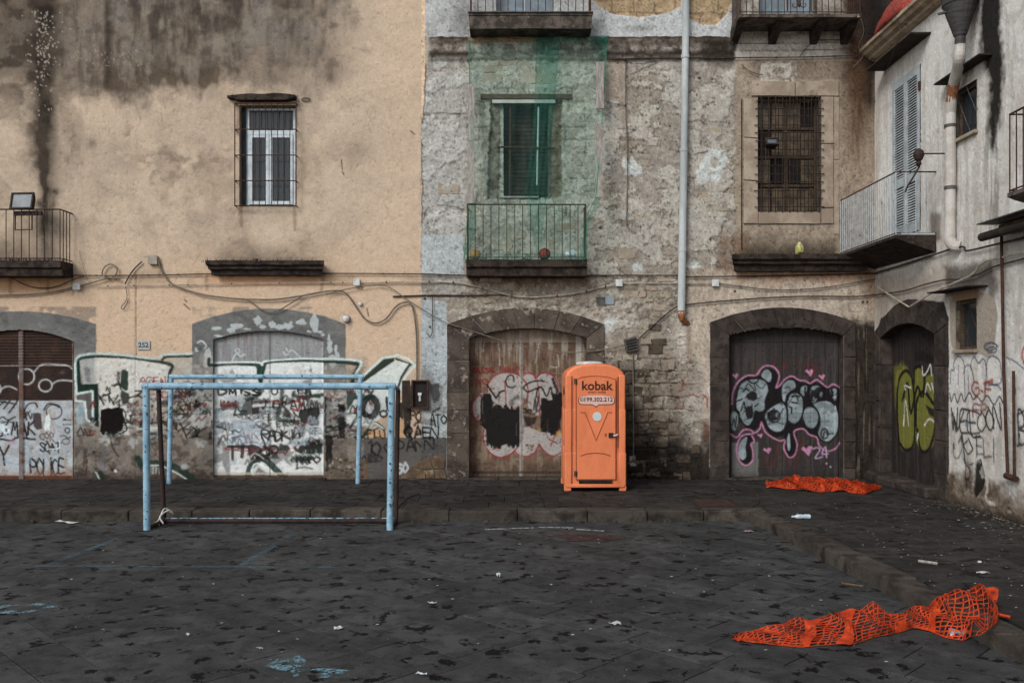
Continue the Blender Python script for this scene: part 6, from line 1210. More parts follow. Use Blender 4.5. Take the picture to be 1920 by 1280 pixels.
for x, y in ((1118, 557), (1134, 555)):
    wpart(bx(x, x + 17, y, y + 16, -.03, .0, .003), 'vent_grille', M['galv'] if x < 1130 else M['grey_blue_glass'], own(empty('vent'), grey))
pt = own(MB().box(wx(755), wx(770), D - .1, D - .09, wz(765), wz(713)).build('cabinet_flap', M['dark_iron']), yellow)
# --- open meter cabinet
cbn = own(empty('meter_cabinet'), yellow); fr = MB()
for a in ((772, 775, 712, 766), (801, 804, 712, 766), (775, 801, 712, 715), (775, 801, 763, 766)): fr.box(wx(a[0]), wx(a[1]), D - .07, D + .01, wz(a[3]), wz(a[2]))
wpart(fr, 'frame', M['rust'], cbn); wpart(bx(775, 801, 715, 763, -.012, -.004), 'back_plate', M['room'], cbn); wpart(bx(784, 791, 736, 741, -.05, -.01, .004), 'meter_clip', M['box_white'], cbn); wpart(bx(785.5, 789.5, 741, 752, -.04, -.01, .003), 'meter_clip', M['pale_pipe'], cbn)

# ================================================================ white house fittings
def rbox(u0, u1, z0, z1, x0, x1, ch=0.0): return MB().box(XR + x0, XR + x1, D - u1 / S, D - u0 / S, z0, z1, ch)
# cornice in three mouldings
prof = [(0, 8.28), (-.3, 8.28), (-.3, 8.22), (-.25, 8.2), (-.22, 8.15), (-.14, 8.12), (-.12, 8.08), (-.06, 8.05), (0, 8.04)]
mb = MB(); n = len(prof); v = []
ys = [D + .02, 14.5, 12.5, 10, 7, YEND]
for yy in ys:
    for x, z in prof: v.append((XR + x + .01, yy, z))
own(mb.add(v, [(i * n + j, (i + 1) * n + j, (i + 1) * n + (j + 1) % n, i * n + (j + 1) % n) for i in range(len(ys) - 1) for j in range(n)] + [tuple(range(n)), tuple(range((len(ys) - 1) * n, len(ys) * n))]).build('cornice', mat('stained_cornice', (168, 152, 132), (140, 122, 102), 3, rough=.95, bump=.5, c3=(104, 84, 66), s3=5, t3=(.56, .7))), white)
M['hood'] = mat('dark_hood_sheet', (42, 37, 34), (56, 48, 43), 6, rough=.9, bump=.3)
own(MB().box(XR - .34, XR, 14.33, 16.14, 7.72, 7.75, .005).build('shutter_hood', M['hood']), white)
own(MB().box(XR - .2, XR, 12.5, 13.84, 6.71, 6.735, .004).build('window_hood', M['hood']), white)
own(MB().box(XR - .3, XR, 12.62, 13.86, 3.42, 3.44, .004).build('window_hood', M['hood']), white)
# shutter
P = C_OP['shut']; su0, su1, sv0, sv1 = P[0][0], P[1][0], P[0][1], P[2][1]; zA, zB = CAM_Z + (HZ - sv1) / S, CAM_Z + (HZ - sv0) / S
shu = own(empty('shutter'), white); fr = MB()
fr.box(XR - .01, XR + .06, D - su0 / S - .04, D - su0 / S, zA, zB); fr.box(XR - .01, XR + .06, D - su1 / S, D - su1 / S + .04, zA, zB); fr.box(XR - .012, XR + .058, D - su1 / S, D - su0 / S, zB - .05, zB + .002)
wpart(fr, 'frame', M['blue_frame'], shu)
y0, y1 = D - su1 / S + .045, D - su0 / S - .045; ym = (y0 + y1) / 2; zmid = zA + .95
slm = None
for a, b in ((y0, ym - .006), (ym + .006, y1)):
    lf = MB()
    lf.box(XR - .02, XR + .025, a, a + .055, zA + .01, zB - .055); lf.box(XR - .02, XR + .025, b - .055, b, zA + .01, zB - .055)
    for z0, z1 in ((zA + .01, zA + .16), (zmid - .08, zmid + .08), (zB - .15, zB - .055)): lf.box(XR - .02, XR + .025, a + .055, b - .055, z0, z1)
    wpart(lf, 'shutter_frame', M['blue_frame'], shu)
    if slm is None: slm = MB().box(-.02, .02, -(b - a) / 2 + .05, (b - a) / 2 - .05, -.0045, .0045).mesh('slat')
    z = zA + .19
    while z < zB - .17:
        if not (zmid - .1 < z < zmid + .1):
            o = link('slat', slm, M['slat'], shu); o.location = (XR + .004, (a + b) / 2, z); o.rotation_euler = (0, R_(-48), 0)
        z += .046
wpart(MB().box(XR + .07, XR + .09, y0 - .03, y1 + .03, zA, zB), 'backing', M['room'], shu)  # dark sheet puts shade into the gaps between slats
wpart(MB().box(XR - .035, XR + .0, D - su1 / S - .02, D - su1 / S + .02, zB - .45, zB - .3), 'hinge', M['rust'], shu)
# balconies of the white house
M['pale_bar'] = mat('pale_painted_bar', (168, 174, 176), (146, 150, 150), 8, rough=.6, c3=(112, 84, 66), s3=9, t3=(.6, .7))
def side_balcony(Y0, Y1, X0, zt, zb, zr, nb, ns, m_slab, m_bar, far=True):
    mb = MB(); p = [(XR, zt), (X0, zt), (X0, zt - .05), (X0 + .1, zt - .09), (XR, zb - .02)]
    mb.prism(p, 'y', Y0, Y1); s_ = own(mb.build('balcony', m_slab), white)
    xf = X0 + .02; rail = [(XR, Y0 + .02, zr), (xf, Y0 + .02, zr), (xf, Y1 - .02, zr)] + ([(XR, Y1 - .02, zr)] if far else [])
    wpart(MB().tube(rail, .013, 6), 'handrail', M['rust'], s_); wpart(MB().tube([(a, b, zt + .03) for a, b, c in rail], .011, 5), 'bottom_rail', M['rust'], s_)
    bar = MB().tube([(0, 0, zt), (0, 0, zr)], .009, 5).mesh('baluster')
    for i in range(nb): o = link('baluster', bar, m_bar, s_); o.location = (xf, Y0 + .02 + (Y1 - Y0 - .04) * i / (nb - 1), 0)
    for i in range(ns): o = link('baluster', bar, m_bar, s_); o.location = (xf + (XR - xf) * (i + 1) / (ns + 1), Y0 + .02, 0)
    return s_
balC = side_balcony(14.15, D - .005, 6.2, 4.40, 4.14, 5.42, 27, 3, M['black_stone'], M['pale_bar'], False)
o = MB().box(6.3, 6.85, 14.16, 15.2, 4.402, 4.43).build('floor_edge', M['blue_frame']); o.parent = balC
balN = side_balcony(8.6, 10.95, 6.2, 4.42, 4.2, 5.4, 17, 3, M['grey_slab'], M['rust'])
# small barred windows
for kk, m_ in (('win_j', M['dark_iron']), ('win_k', M['rust'])):
    P = C_OP[kk]; a0, a1, b0, b1 = P[0][0], P[1][0], P[0][1], P[2][1]; zA, zB = CAM_Z + (HZ - b1) / S, CAM_Z + (HZ - b0) / S; w_ = own(empty('window'), white)
    fr = MB()
    for q in ((a0, a0 + 5, zA, zB), (a1 - 5, a1, zA, zB)): fr.box(XR + .06, XR + .1, D - q[1] / S, D - q[0] / S, q[2], q[3])
    fr.box(XR + .062, XR + .098, D - a1 / S, D - a0 / S, zA, zA + .05); fr.box(XR + .062, XR + .098, D - a1 / S, D - a0 / S, zB - .05, zB)
    wpart(fr, 'frame', M['old_wood'], w_); wpart(rbox(a0, a1, zA, zB, .1, .11), 'pane', M['dull_glass'] if kk == 'win_x' else M['glass'], w_); wpart(rbox(a0 - 4, a1 + 4, zA - .05, zB + .05, .19, .21), 'backing', M['room'], w_)
    wpart(rbox(a0 - 3, a1 + 3, zA - .05, zA + .004, -.06, .05, .006), 'sill', M['frame_stone'], w_)
    h = zB - zA; L = (a1 - a0) / S; ya = D - a0 / S
    for i in range(-3, 4):
        # diagonal bars clipped to the opening
        c0 = i * L * .5; pts = []
        t0 = max(0, -c0 / (h * .62) if c0 < 0 else 0); t1 = min(1, (L - c0) / (h * .62))
        if t1 > t0 + .1: wpart(MB().tube([(XR + .01, ya - (c0 + h * .62 * t0), zB - h * t0), (XR + .01, ya - (c0 + h * .62 * t1), zB - h * t1)], .006, 5), 'bar', M['galv'] if kk == 'win_j' else m_, w_)
# hopper head and waste pipe
hp = own(empty('rain_hopper'), white); hx, hy, hz = XR - .26, 12.9, 7.12
wpart(MB().lathe((hx, hy, hz), [(.075, -.16), (.075, 0), (.09, .02), (.235, .46), (.25, .47), (.25, .58), (.262, .585), (.262, .62), (.24, .62)], 20), 'funnel', mat('grey_hopper_plastic', (70, 68, 68), (54, 52, 52), 5, rough=.55, bump=.1, stretch=(1, 1, 6)), hp)
wpart(MB().tube([(hx - .02, hy - .02, hz + .4), (hx - .3, hy + .06, hz + .36)], .022, 8), 'spout', M['galv'], hp); wpart(MB().tube([(hx, hy, hz + .55), (XR, hy, hz + .55)], .02, 6), 'bracket', M['dark_iron'], hp)
wpart(MB().tube(spline([(hx, hy, hz - .12), (hx, hy + .02, hz - .3), (XR - .2, 13.1, hz - .42), (XR - .15, 13.3, hz - .55)], 5), .08, 12), 'elbow', M['pale_pipe'], hp)
wpart(MB().tube(spline([(XR - .15, 13.28, hz - .52), (XR - .13, 13.38, hz - .66), (XR - .12, 13.44, hz - .78)], 4), .083, 12), 'stained_joint', M['terracotta'], hp)
wpart(MB().tube([(XR - .13, 13.4, hz - .7), (XR - .1, 13.5, hz - .95), (XR - .1, 13.52, 4.32)], .078, 14), 'pipe', M['pale_pipe'], hp); wpart(MB().tube(spline([(XR - .1, 13.52, 4.36), (XR - .1, 13.52, 4.22), (XR - .07, 13.45, 4.12), (XR, 13.38, 4.1)], 4), .084, 12), 'elbow', M['pale_pipe'], hp)
for z in (5.0, 5.95): wpart(MB().tube([(XR - .1, 13.51, z), (XR - .1, 13.51, z + .05)], .09, 12), 'collar', M['galv'], hp)
# wall lamp arm beside the shutter
wl = own(empty('lamp_bracket'), white)
wpart(MB().tube([rw(1792, 465, .03), rw(1792, 300, .03), rw(1792, 288, .05)], .014, 6), 'conduit', M['rust'], wl)
q = rw(1792, 288, .05); e = (6.35, q[1] + .05, q[2] + .01); wpart(MB().tube([q, e], .012, 6), 'arm', M['rust'], wl)
wpart(MB().lathe((e[0] - .03, e[1], e[2] - .06), [(.02, .14), (.07, .1), (.085, .04), (.06, -.03), (.03, -.06), (.045, -.1), (.02, -.14)], 10), 'lamp_head', M['dark_iron'], wl)
wpart(MB().tube([(e[0] - .02, e[1], e[2] - .2), (e[0] - .1, e[1], e[2] - .34), (e[0] - .22, e[1] - .02, e[2] - .52), (e[0] - .24, e[1], e[2] - .6)], .014, 6), 'hanging_arm', M['dark_iron'], wl)
# awning remains and pipes at the right edge
aw = own(empty('awning'), white)
wpart(MB().prism([(6.42, 12.1), (XR, 12.1), (XR, 8.4), (6.42, 8.4)], 'z', 4.23, 4.215), 'sheet', M['galv'], aw); wpart(MB().tube([(6.55, 12.2, 4.06), (6.55, 8.4, 4.06)], .06, 10), 'roller', M['hood'], aw); wpart(MB().box(6.7, XR, 8.4, 12.05, 4.1, 4.2), 'boxing', M['tuff_brown'], aw)
sp = own(empty('standpipe'), white)
wpart(MB().tube([(6.77, 12.1, 4.12), (6.78, 12.06, 2.2), (6.80, 12.0, .78)], .022, 8), 'pipe', M['rust'], sp); wpart(MB().tube([(6.8, 11.86, 2.2), (6.8, 11.84, .78)], .02, 8), 'pipe', M['rust'], sp); wpart(MB().tube([(6.8, 12.04, .76), (6.8, 11.8, .74)], .045, 8), 'elbow', M['rust'], sp)
# red cloth awning on the terrace above the cornice
# ================================================================ THINGS
def thing(name, loc, label, cat, group=None): return tag(empty(name, loc), label, cat, group)
def single(mb, name, m, label, cat, group=None, smooth=False): return tag(mb.build(name, m, smooth=smooth), label, cat, group)

# ---- red cloth canopy on the terrace of the white house
v = []; f = []; nu, nv_ = 14, 8
for i in range(nu + 1):
    for j in range(nv_ + 1):
        a = math.pi * i / nu; b = math.pi / 2 * j / nv_; k_ = 1 + .03 * math.sin(i * 1.9)
        v.append((6.9 - .36 * math.cos(b) * math.sin(a) ** .5 * k_, 15.35 - .78 * math.cos(a) * k_, 8.285 + .5 * math.sin(a) * math.sin(b) * k_))
for i in range(nu):
    for j in range(nv_): f.append((i * (nv_ + 1) + j, (i + 1) * (nv_ + 1) + j, (i + 1) * (nv_ + 1) + j + 1, i * (nv_ + 1) + j + 1))
cl = single(MB().add(v, f), 'red_awning', mat('red_patterned_cloth', (138, 48, 38), (120, 84, 80), 26, rough=.9, thr=(.52, .56)), 'red patterned cloth awning above the cornice of the white house', 'awning', smooth=True)
so = cl.modifiers.new('thick', 'SOLIDIFY'); so.thickness = .008

# ---- cables and conduits
def cable(pts, r, m, label, n=5, off=.035, smooth=True, name='cable', clips=0):
    P = spline(pts, 5) if smooth and len(pts) > 2 else pts; W = []
    for x, y in P:
        if x <= 1640: W.append((wx(x), D - off - r, wz(y)))
        else: W.append(rw(x, y, off + r))
    if clips == 0: return single(MB().tube(W, r, n), name, m, label, 'cable')
    t = thing(name, W[0], label, 'cable'); own(MB().tube(W, r, n).build('tube', m), t)
    L = len(W)
    for i in range(clips):
        p = Vector(W[int((i + .5) * (L - 1) / clips)]); q = Vector(W[min(int((i + .5) * (L - 1) / clips) + 1, L - 1)]); dd = (q - p)
        dd = dd.normalized() * .012 if dd.length > 1e-5 else Vector((.012, 0, 0))
        own(MB().tube([p - dd, p + dd], r * 1.5, 6).build('clip', M['cable_dark']), t)
    return t
cable([(120, 516), (200, 517), (300, 516), (400, 514), (610, 513), (790, 514)], .011, M['cable_dark'], 'thin dark cable along the yellow house just under its ledge', clips=9)
cable([(790, 514), (950, 519), (1100, 517), (1268, 517), (1290, 519), (1400, 518), (1639, 513)], .013, M['cable_dark'], 'dark cable along the grey house under its balconies', clips=9)
cable([(180, 537), (300, 535), (400, 533), (600, 530), (662, 530)], .009, M['cable_white'], 'thin pale conduit on the yellow house ending at a white box', clips=8)
cable([(678, 530), (790, 529), (850, 530), (905, 540), (975, 557), (1060, 553), (1120, 541), (1153, 533)], .014, M['cable_white'], 'pale conduit dipping over the stone door between two white boxes', clips=8)
cable([(1166, 531), (1333, 531)], .012, M['cable_white'], 'short straight pale conduit behind the downpipe', smooth=False, clips=3)
cable([(1347, 532), (1440, 543), (1500, 543), (1560, 537), (1639, 523)], .011, M['cable_grey'], 'brown cable sagging over the silver graffiti door', clips=5)
cable([(299, 488), (304, 505), (312, 520), (330, 536), (380, 552), (440, 560), (510, 562), (560, 556), (610, 547), (640, 546), (655, 556), (670, 578), (685, 598), (705, 606), (725, 597), (740, 578), (752, 569), (768, 568), (776, 585), (781, 625), (782, 670), (782, 712)], .016, M['cable_grey'], 'thick grey cable swinging from a grey box down to the meter cabinet')
cable([(440, 560), (468, 564), (488, 578), (505, 585), (522, 583), (545, 570), (570, 554)], .011, M['cable_grey'], 'loose cable loop hanging over the crown of the grey door arch', off=.05)
cable([(-40, 556), (0, 554), (60, 552), (110, 546), (142, 538)], .013, M['cable_grey'], 'grey cable entering over the brown roller door at the left edge')
cable([(152, 537), (190, 526), (215, 519), (222, 508), (218, 499), (208, 496), (198, 502), (194, 514), (204, 520), (228, 524)], .012, M['cable_grey'], 'cable curled in a ring beside the small white box', off=.04)
cable([(20, 518), (40, 530), (62, 538), (90, 540), (115, 535), (140, 524), (160, 518)], .009, M['cable_dark'], 'dark cable sagging under the floodlight balcony')
cable([(236, 533), (246, 515), (256, 502), (268, 491)], .013, M['cable_dark'], 'short cable stub slanting up below the grey box', off=.03)
cable([(237, 535), (240, 555), (237, 566), (229, 576), (233, 580), (240, 568), (242, 560)], .006, M['cable_dark'], 'thin wire loop hanging down the yellow wall')
cable([(150, 470), (158, 500), (168, 530)], .003, M['cable_dark'], 'hair-thin wire running down beside the floodlight balcony')
cable([(612, 552), (660, 541), (715, 535), (742, 546), (770, 566), (830, 602), (868, 615), (920, 632), (985, 650), (1040, 659), (1090, 660), (1140, 654), (1174, 646)], .009, M['cable_grey'], 'pale cable slung across the rusty bubble letter door', off=.06)
cable([(737, 556), (800, 554), (870, 554), (960, 553)], .015, M['cable_dark'], 'rusty bar over the seam between the yellow and grey houses', off=.01)
cable([(811, 556), (811, 590), (811, 620), (807, 630), (800, 624)], .008, M['cable_dark'], 'hooked wire dropping down the pale strip beside the stone door')
cable([(1192, 640), (1220, 614), (1262, 579), (1290, 571), (1400, 561), (1500, 556), (1600, 556), (1639, 553)], .013, M['cable_dark'], 'dark cable climbing from the square grille box past the downpipe foot', clips=6)
cable([(1186, 657), (1187, 750), (1187, 852)], .012, M['cable_grey'], 'thin upright conduit below the square grille box', smooth=False)
cable([(1138, 113), (1240, 111), (1380, 110), (1500, 109), (1606, 106)], .011, M['cable_dark'], 'dark cable along the crumbling string course below the top balconies', clips=8)
cable([(1498, 108), (1512, 90), (1523, 77), (1560, 76), (1606, 77)], .007, M['cable_dark'], 'thin cable bent upward under the top right balcony', smooth=False)
cable([(1172, 116), (1172, 200), (1176, 300), (1174, 424)], .011, M['cable_grey'], 'upright rusty conduit on bare stone left of the downpipe', smooth=False, clips=6)
cable([(1389, 122), (1402, 134), (1418, 140), (1430, 142)], .006, M['cable_dark'], 'short drooping wire above the barred window')
cable([(1610, 30), (1618, 60), (1608, 90), (1616, 108), (1598, 128)], .006, M['cable_grey'], 'pale wire twisting down the sooty corner by the cornice')
cable([(1642, 513), (1690, 499), (1740, 483), (1786, 468), (1800, 464), (1814, 463), (1820, 470), (1870, 459), (1930, 445)], .016, M['cable_dark'], 'dark cable rising along the white house below its balcony')
cable([(1642, 553), (1700, 545), (1740, 533), (1780, 524), (1806, 523), (1840, 514), (1870, 500), (1930, 484)], .012, M['cable_dark'], 'dark cable across the white house over its arched door')
cable([(1655, 538), (1685, 557), (1714, 575)], .015, M['cable_white'], 'pale conduit slanting down over the arched door in the corner', smooth=False, off=.08)
cable([(1716, 575), (1760, 548), (1800, 531), (1830, 518), (1842, 508), (1846, 499), (1860, 490), (1930, 473)], .015, M['cable_white'], 'pale conduit climbing from the corner arch past the small window', smooth=False, off=.08)
cable([(1700, -20), (1730, 60), (1760, 0)][:2] + [(1699, 140)], .004, M['cable_dark'], 'thin wire hanging in front of the louvred shutter', off=.36, smooth=False)
# ---- junction boxes
def jbox(x, y, w_, h, label, m=None, rot=0):
    t = thing('junction_box', (wx(x), D, wz(y)), label, 'junction box'); rr2 = random.Random(int(x))
    own(MB().box(wx(x - w_ / 2), wx(x + w_ / 2), D - .075, D + .0, wz(y + h / 2), wz(y - h / 2), .01).build('box', m or M['box_white']), t)
    own(MB().box(wx(x - w_ / 2) - .004, wx(x + w_ / 2) + .004, D - .085, D - .073, wz(y + h / 2) - .004, wz(y - h / 2) + .004, .004).build('lid', m or M['box_white']), t)
    return t
jbox(289, 488, 17, 16, 'square grey junction box on the yellow wall beside the ledge', mat('grey_box_plastic', (158, 150, 138), (140, 132, 120), 8, rough=.6)); jbox(670, 530, 11, 12, 'small white junction box on the yellow wall near the seam'); jbox(1160, 531, 12, 12, 'small white junction box left of the downpipe'); jbox(1340, 531, 12, 12, 'small white junction box right of the downpipe'); jbox(147, 538, 13, 11, 'small white junction box with a dark band over the first grey arch')
t = thing('wall_bell', (wx(650), D, wz(598)), 'round white bell at the right shoulder of the grey door arch', 'bell'); own(MB().lathe((wx(650), D - .07, wz(598)), [(.01, -.03), (.05, -.02), (.066, 0), (.066, .07)], 16, 'y').build('dome', M['box_white'], smooth=True), t); own(MB().lathe((wx(650), D - .012, wz(598)), [(.075, 0), (.075, .012)], 16, 'y').build('base', M['galv']), t)
single(MB().lathe((wx(676), D - .04, wz(570)), [(.01, -.02), (.034, -.01), (.04, .04)], 12, 'y'), 'porcelain_knob', M['box_white'], 'tiny white porcelain knob on the yellow wall above the bell', 'knob')
t = thing('grille_box', (wx(1183), D, wz(646)), 'tilted square box with a dark mesh front right of the toilet', 'box')
own(MB().box(-.12, .12, -.05, .05, -.13, .13, .008).build('frame', M['galv']), t)
for ch in t.children: ch.matrix_parent_inverse = Matrix(); ch.rotation_euler = (0, R_(-12), 0); ch.location = (0, -.05, 0)
for i in range(4):
    o = MB().box(-.1, .1, -.058, -.05, -.1 + i * .053, -.065 + i * .053).build('louvre', M['room']); o.parent = t; o.rotation_euler = (0, R_(-12), 0); o.location = (0, -.05, 0)
# house number plate
t = thing('number_plate', (wx(270), D, wz(647)), 'small white house number plate reading 252 on the yellow wall', 'plate')
own(MB().box(wx(258), wx(282), D - .025, D - .008, wz(655.5), wz(638.5), .003).build('plate', mat('enamel_plate', (172, 176, 176), (156, 158, 156), 14, rough=.4)), t)
def text(txt, size, loc, m, parent, bold=0.0, name='lettering', rot=(R_(90), 0, 0), align='CENTER', ext=.001):
    c = bpy.data.curves.new(name, 'FONT'); c.body = txt; c.size = size; c.align_x = align; c.align_y = 'CENTER'; c.extrude = ext; c.offset = bold; c.resolution_u = 3
    tmp = bpy.data.objects.new(name, c); COL.objects.link(tmp); me = bpy.data.meshes.new_from_object(tmp.evaluated_get(bpy.context.evaluated_depsgraph_get())); bpy.data.objects.remove(tmp); me.materials.clear(); o = link(name, me, m); o.location = loc; o.rotation_euler = rot
    o.parent = parent; o.matrix_parent_inverse = Matrix.Translation(-parent.location) if parent.parent is None else Matrix(); return o
text('252', .13, (wx(270), D - .027, wz(647)), mat('grey_print', (70, 74, 80), None), t, .004)

# ---- floodlights
def floodlight(loc, label, w_=.44, h=.32, tilt=-12, rotz=0, frame=True):
    t = thing('floodlight', loc, label, 'floodlight')
    def add(mb, nm, m, smooth=False):
        o = mb.build(nm, m, smooth=smooth); o.parent = t; o.rotation_euler = (R_(tilt), 0, 0); return o
    b = MB(); a, c = w_ / 2, h / 2
    b.add([(-a, 0, -c), (a, 0, -c), (a, 0, c), (-a, 0, c), (-a * .7, .14, -c * .7), (a * .7, .14, -c * .7), (a * .7, .14, c * .6), (-a * .7, .14, c * .6)], [(0, 1, 5, 4), (1, 2, 6, 5), (2, 3, 7, 6), (3, 0, 4, 7), (4, 5, 6, 7)])
    add(b, 'housing', M['dark_iron']); fr = MB()
    for q in ((-a, -a + .03, -c, c), (a - .03, a, -c, c), (-a + .03, a - .03, -c, -c + .03), (-a + .03, a - .03, c - .03, c)): fr.box(q[0], q[1], -.03, .01, q[2], q[3])
    add(fr, 'bezel', M['dark_iron']); add(MB().box(-a + .03, a - .03, -.012, -.008, -c + .03, c - .03), 'glass', mat('floodlight_glass', (88, 98, 104), (66, 74, 80), 5, rough=.3, spec=.3))
    o = MB().tube([(-a * .8, .05, -c - .02), (-a * .8, .05, -c - .36), (a * .7, .05, -c - .36), (a * .7, .05, -c - .02)], .014, 5).build('bracket', M['dark_iron']); o.parent = t
    if frame: o = MB().box(-a * .85, a * 1.6, .02, .07, -c - .1, -c - .02).build('crossbeam', M['dark_iron']); o.parent = t
    t.rotation_euler = (0, 0, R_(rotz)); return t
dd = D - .42; floodlight((wx(42, dd), dd, wz(377, dd)), 'rectangular floodlight fixed to the railing of the yellow balcony', rotz=-6)
dd = D - .12; floodlight((wx(1447, dd), dd, wz(266, dd)), 'small floodlight hanging on the grille of the barred window', .24, .16, -25, 0, False)

# ---- debris on balconies
def ball(px_, py_, d, r, m, label, spots=None):
    t = thing('ball', (wx(px_, d), d, wz(py_, d)), label, 'ball'); bm = bmesh.new(); bmesh.ops.create_uvsphere(bm, u_segments=20, v_segments=14, radius=r); me = bpy.data.meshes.new('skin'); bm.to_mesh(me); bm.free()
    for p in me.polygons: p.use_smooth = True
    link('skin', me, m, t)
    if spots:
        for k_ in range(3):
            rg = MB().tube([(r * 1.004 * math.cos(a), r * 1.004 * math.sin(a), 0) for a in [i * .314159 for i in range(21)]], r * .03, 4).build('seam', spots); rg.parent = t; rg.rotation_euler = (R_(90 * (k_ == 1) + 30), R_(90 * (k_ == 2)), R_(20))
    return t
zf = wz(486, dM)
def on(z): return HZ - (z - CAM_Z) * F / (D - .36)
ball(891, on(zf + .1), D - .36, .1, mat('yellow_ball', (176, 128, 62), (156, 110, 52), 8, rough=.6), 'plain yellow ball on the net-draped balcony floor', M['old_wood'])
ball(1021, on(zf + .112), D - .36, .112, mat('red_ball', (150, 48, 36), (60, 34, 30), 14, rough=.6, thr=(.5, .56)), 'red patterned ball in the middle of the net-draped balcony', M['room'])
def crumple(name, loc, sx, sy, sz, m, label, cat, seed, sub=2, group=None):
    rr2 = random.Random(seed); bm = bmesh.new(); bmesh.ops.create_icosphere(bm, subdivisions=sub, radius=1)
    for v_ in bm.verts: k_ = rr2.uniform(.62, 1.15); v_.co = Vector((v_.co.x * sx * k_, v_.co.y * sy * k_, max(v_.co.z, -.75) * sz * k_))
    zmin = min(v_.co.z for v_ in bm.verts)
    for v_ in bm.verts: v_.co.z -= zmin
    me = bpy.data.meshes.new(name); bm.to_mesh(me); bm.free(); o = link(name, me, m); o.location = loc; o.rotation_euler = (0, 0, rr2.uniform(0, 6)); return tag(o, label, cat, group)
M['paper'] = mat('grubby_paper', (186, 186, 182), (160, 158, 152), 12, rough=.9); M['plastic_white'] = mat('white_plastic', (196, 202, 206), (170, 178, 184), 10, rough=.4)
crumple('plastic_bag', (wx(1070, D - .36), D - .36, zf), .12, .08, .11, M['plastic_white'], 'crumpled white plastic bag beside the red ball', 'bag', 3)
crumple('rag', (wx(986, D - .4), D - .4, zf), .09, .05, .03, M['paper'], 'pale rag at the edge of the net-draped balcony', 'rag', 4)
single(MB().box(wx(1056, D - .42), wx(1108, D - .42), D - .47, D - .4, zf + .005, zf + .03, .004), 'stick', M['wood'], 'pale wooden stick poking out of the net-draped balcony', 'stick')
zl = wz(477, D - .34); crumple('bag', (wx(1500, D - .3), D - .26, zl + .005), .12, .07, .13, mat('yellow_green_bag', (160, 160, 78), (186, 184, 140), 10, rough=.6), 'yellow green bag on the mossy ledge under the barred window', 'bag', 6)
crumple('cloth_scrap', (wx(480, D - .2), D - .2, wz(488, D - .3)), .1, .05, .03, mat('purple_scrap', (96, 78, 88), (70, 60, 66), 9), 'dull purple scrap on the yellow wall ledge', 'scrap', 8)
zn = 4.42
for i, (y, z) in enumerate(((10.7, .0), (10.3, .02))): crumple('cloth', (6.42 + .1 * i, y, zn), .12, .12, .16, mat('blue_cloth_%d' % i, (52, 96, 142), (160, 176, 190), 9, rough=.8), ('blue and white cloth on the balcony at the right edge, farther piece', 'blue and white cloth on the balcony at the right edge, nearer piece')[i], 'cloth', 20 + i)

# ---- green debris net
M['net'] = net_mat('green_debris_net', (104, 152, 142), .085); M['net_dense'] = net_mat('bunched_green_net', (36, 108, 92), .2)
def sheet(fn, nu, nv_, m, name, label=None, parent=None):
    v = [fn(i / nu, j / nv_) for i in range(nu + 1) for j in range(nv_ + 1)]; f = [(i * (nv_ + 1) + j, (i + 1) * (nv_ + 1) + j, (i + 1) * (nv_ + 1) + j + 1, i * (nv_ + 1) + j + 1) for i in range(nu) for j in range(nv_)]
    o = MB().add(v, f).build(name, m, smooth=True)
    return o
dn = D - .56
net = thing('debris_net', (wx(1000), dn, wz(480, dn)), 'torn green debris net hanging over the ruined window and its balcony', 'net')
def lerp(a, b, t): return a + (b - a) * t
def plin(pts, t):
    for (t0, a), (t1, b) in zip(pts, pts[1:]):
        if t <= t1: return a + (b - a) * (t - t0) / (t1 - t0 + 1e-9)
    return pts[-1][1]
def nfold(x, z, k_=1.0): return .03 * k_ * math.sin(x * 9 + z * 1.7) + .018 * k_ * math.sin(x * 24 - z * 2.3) + .012 * math.sin(x * 47 + 2.2 * math.sin(z * 3))
def main_net(u, t):
    d = plin([(0, D - .06), (.2, D - .2), (.72, D - .56), (1, D - .56)], t)
    y = lerp(74, 484, t); xl = plin([(0, 880), (.5, 880), (.75, 878), (1, 870)], t); xr = plin([(0, 1138), (.3, 1132), (.72, 1118), (.8, 1102), (1, 1098)], t)
    x = lerp(xl, xr, u); X = wx(x, d); Z = wz(y, d); return (X, d + nfold(X, Z), Z)
own(sheet(main_net, 110, 60, M['net'], 'netting'), net)
def back_net(u, t): p = main_net(u * .98 + .01, t * .97); return (p[0] + .03 * math.sin(t * 9), p[1] + .06 + .03 * math.sin(u * 37 + t * 5), p[2] - .02)

def gather(pts_l, pts_r, y0, y1, d_pts, folds, amp):
    def fn(u, t):
        d = plin(d_pts, t); x = lerp(plin(pts_l, t), plin(pts_r, t), u); X = wx(x, d); Z = wz(lerp(y0, y1, t), d); return (X, d - .03 + amp * math.sin(u * folds * 6.283 + t * 3), Z)
    return fn
M['net_cord'] = mat('green_net_cord', (40, 112, 92), (54, 130, 108), 9, rough=.8)
for uu in (.0, .997): own(MB().tube([main_net(uu, i / 40) for i in range(41)], .007, 5).build('edge_cord', M['net_cord']), net)
dpt = [(0, D - .1), (.2, D - .24), (.75, D - .58), (1, D - .58)]
own(sheet(gather([(0, 1006), (.3, 1002), (.45, 998), (.7, 985), (.8, 990), (1, 1006)], [(0, 1050), (.3, 1040), (.45, 1034), (.72, 1026), (.8, 1022), (1, 1012)], 72, 478, dpt, 4, .03), 40, 40, M['net_dense'], 'bunched_fold'), net)
own(sheet(gather([(0, 1112), (.08, 1114), (.12, 1118), (.16, 1122), (1, 1120)], [(0, 1142), (.08, 1140), (.12, 1134), (.16, 1130), (1, 1124)], 68, 200, [(0, D - .1), (1, D - .2)], 3, .04), 24, 20, M['net_dense'], 'bunched_fold'), net)
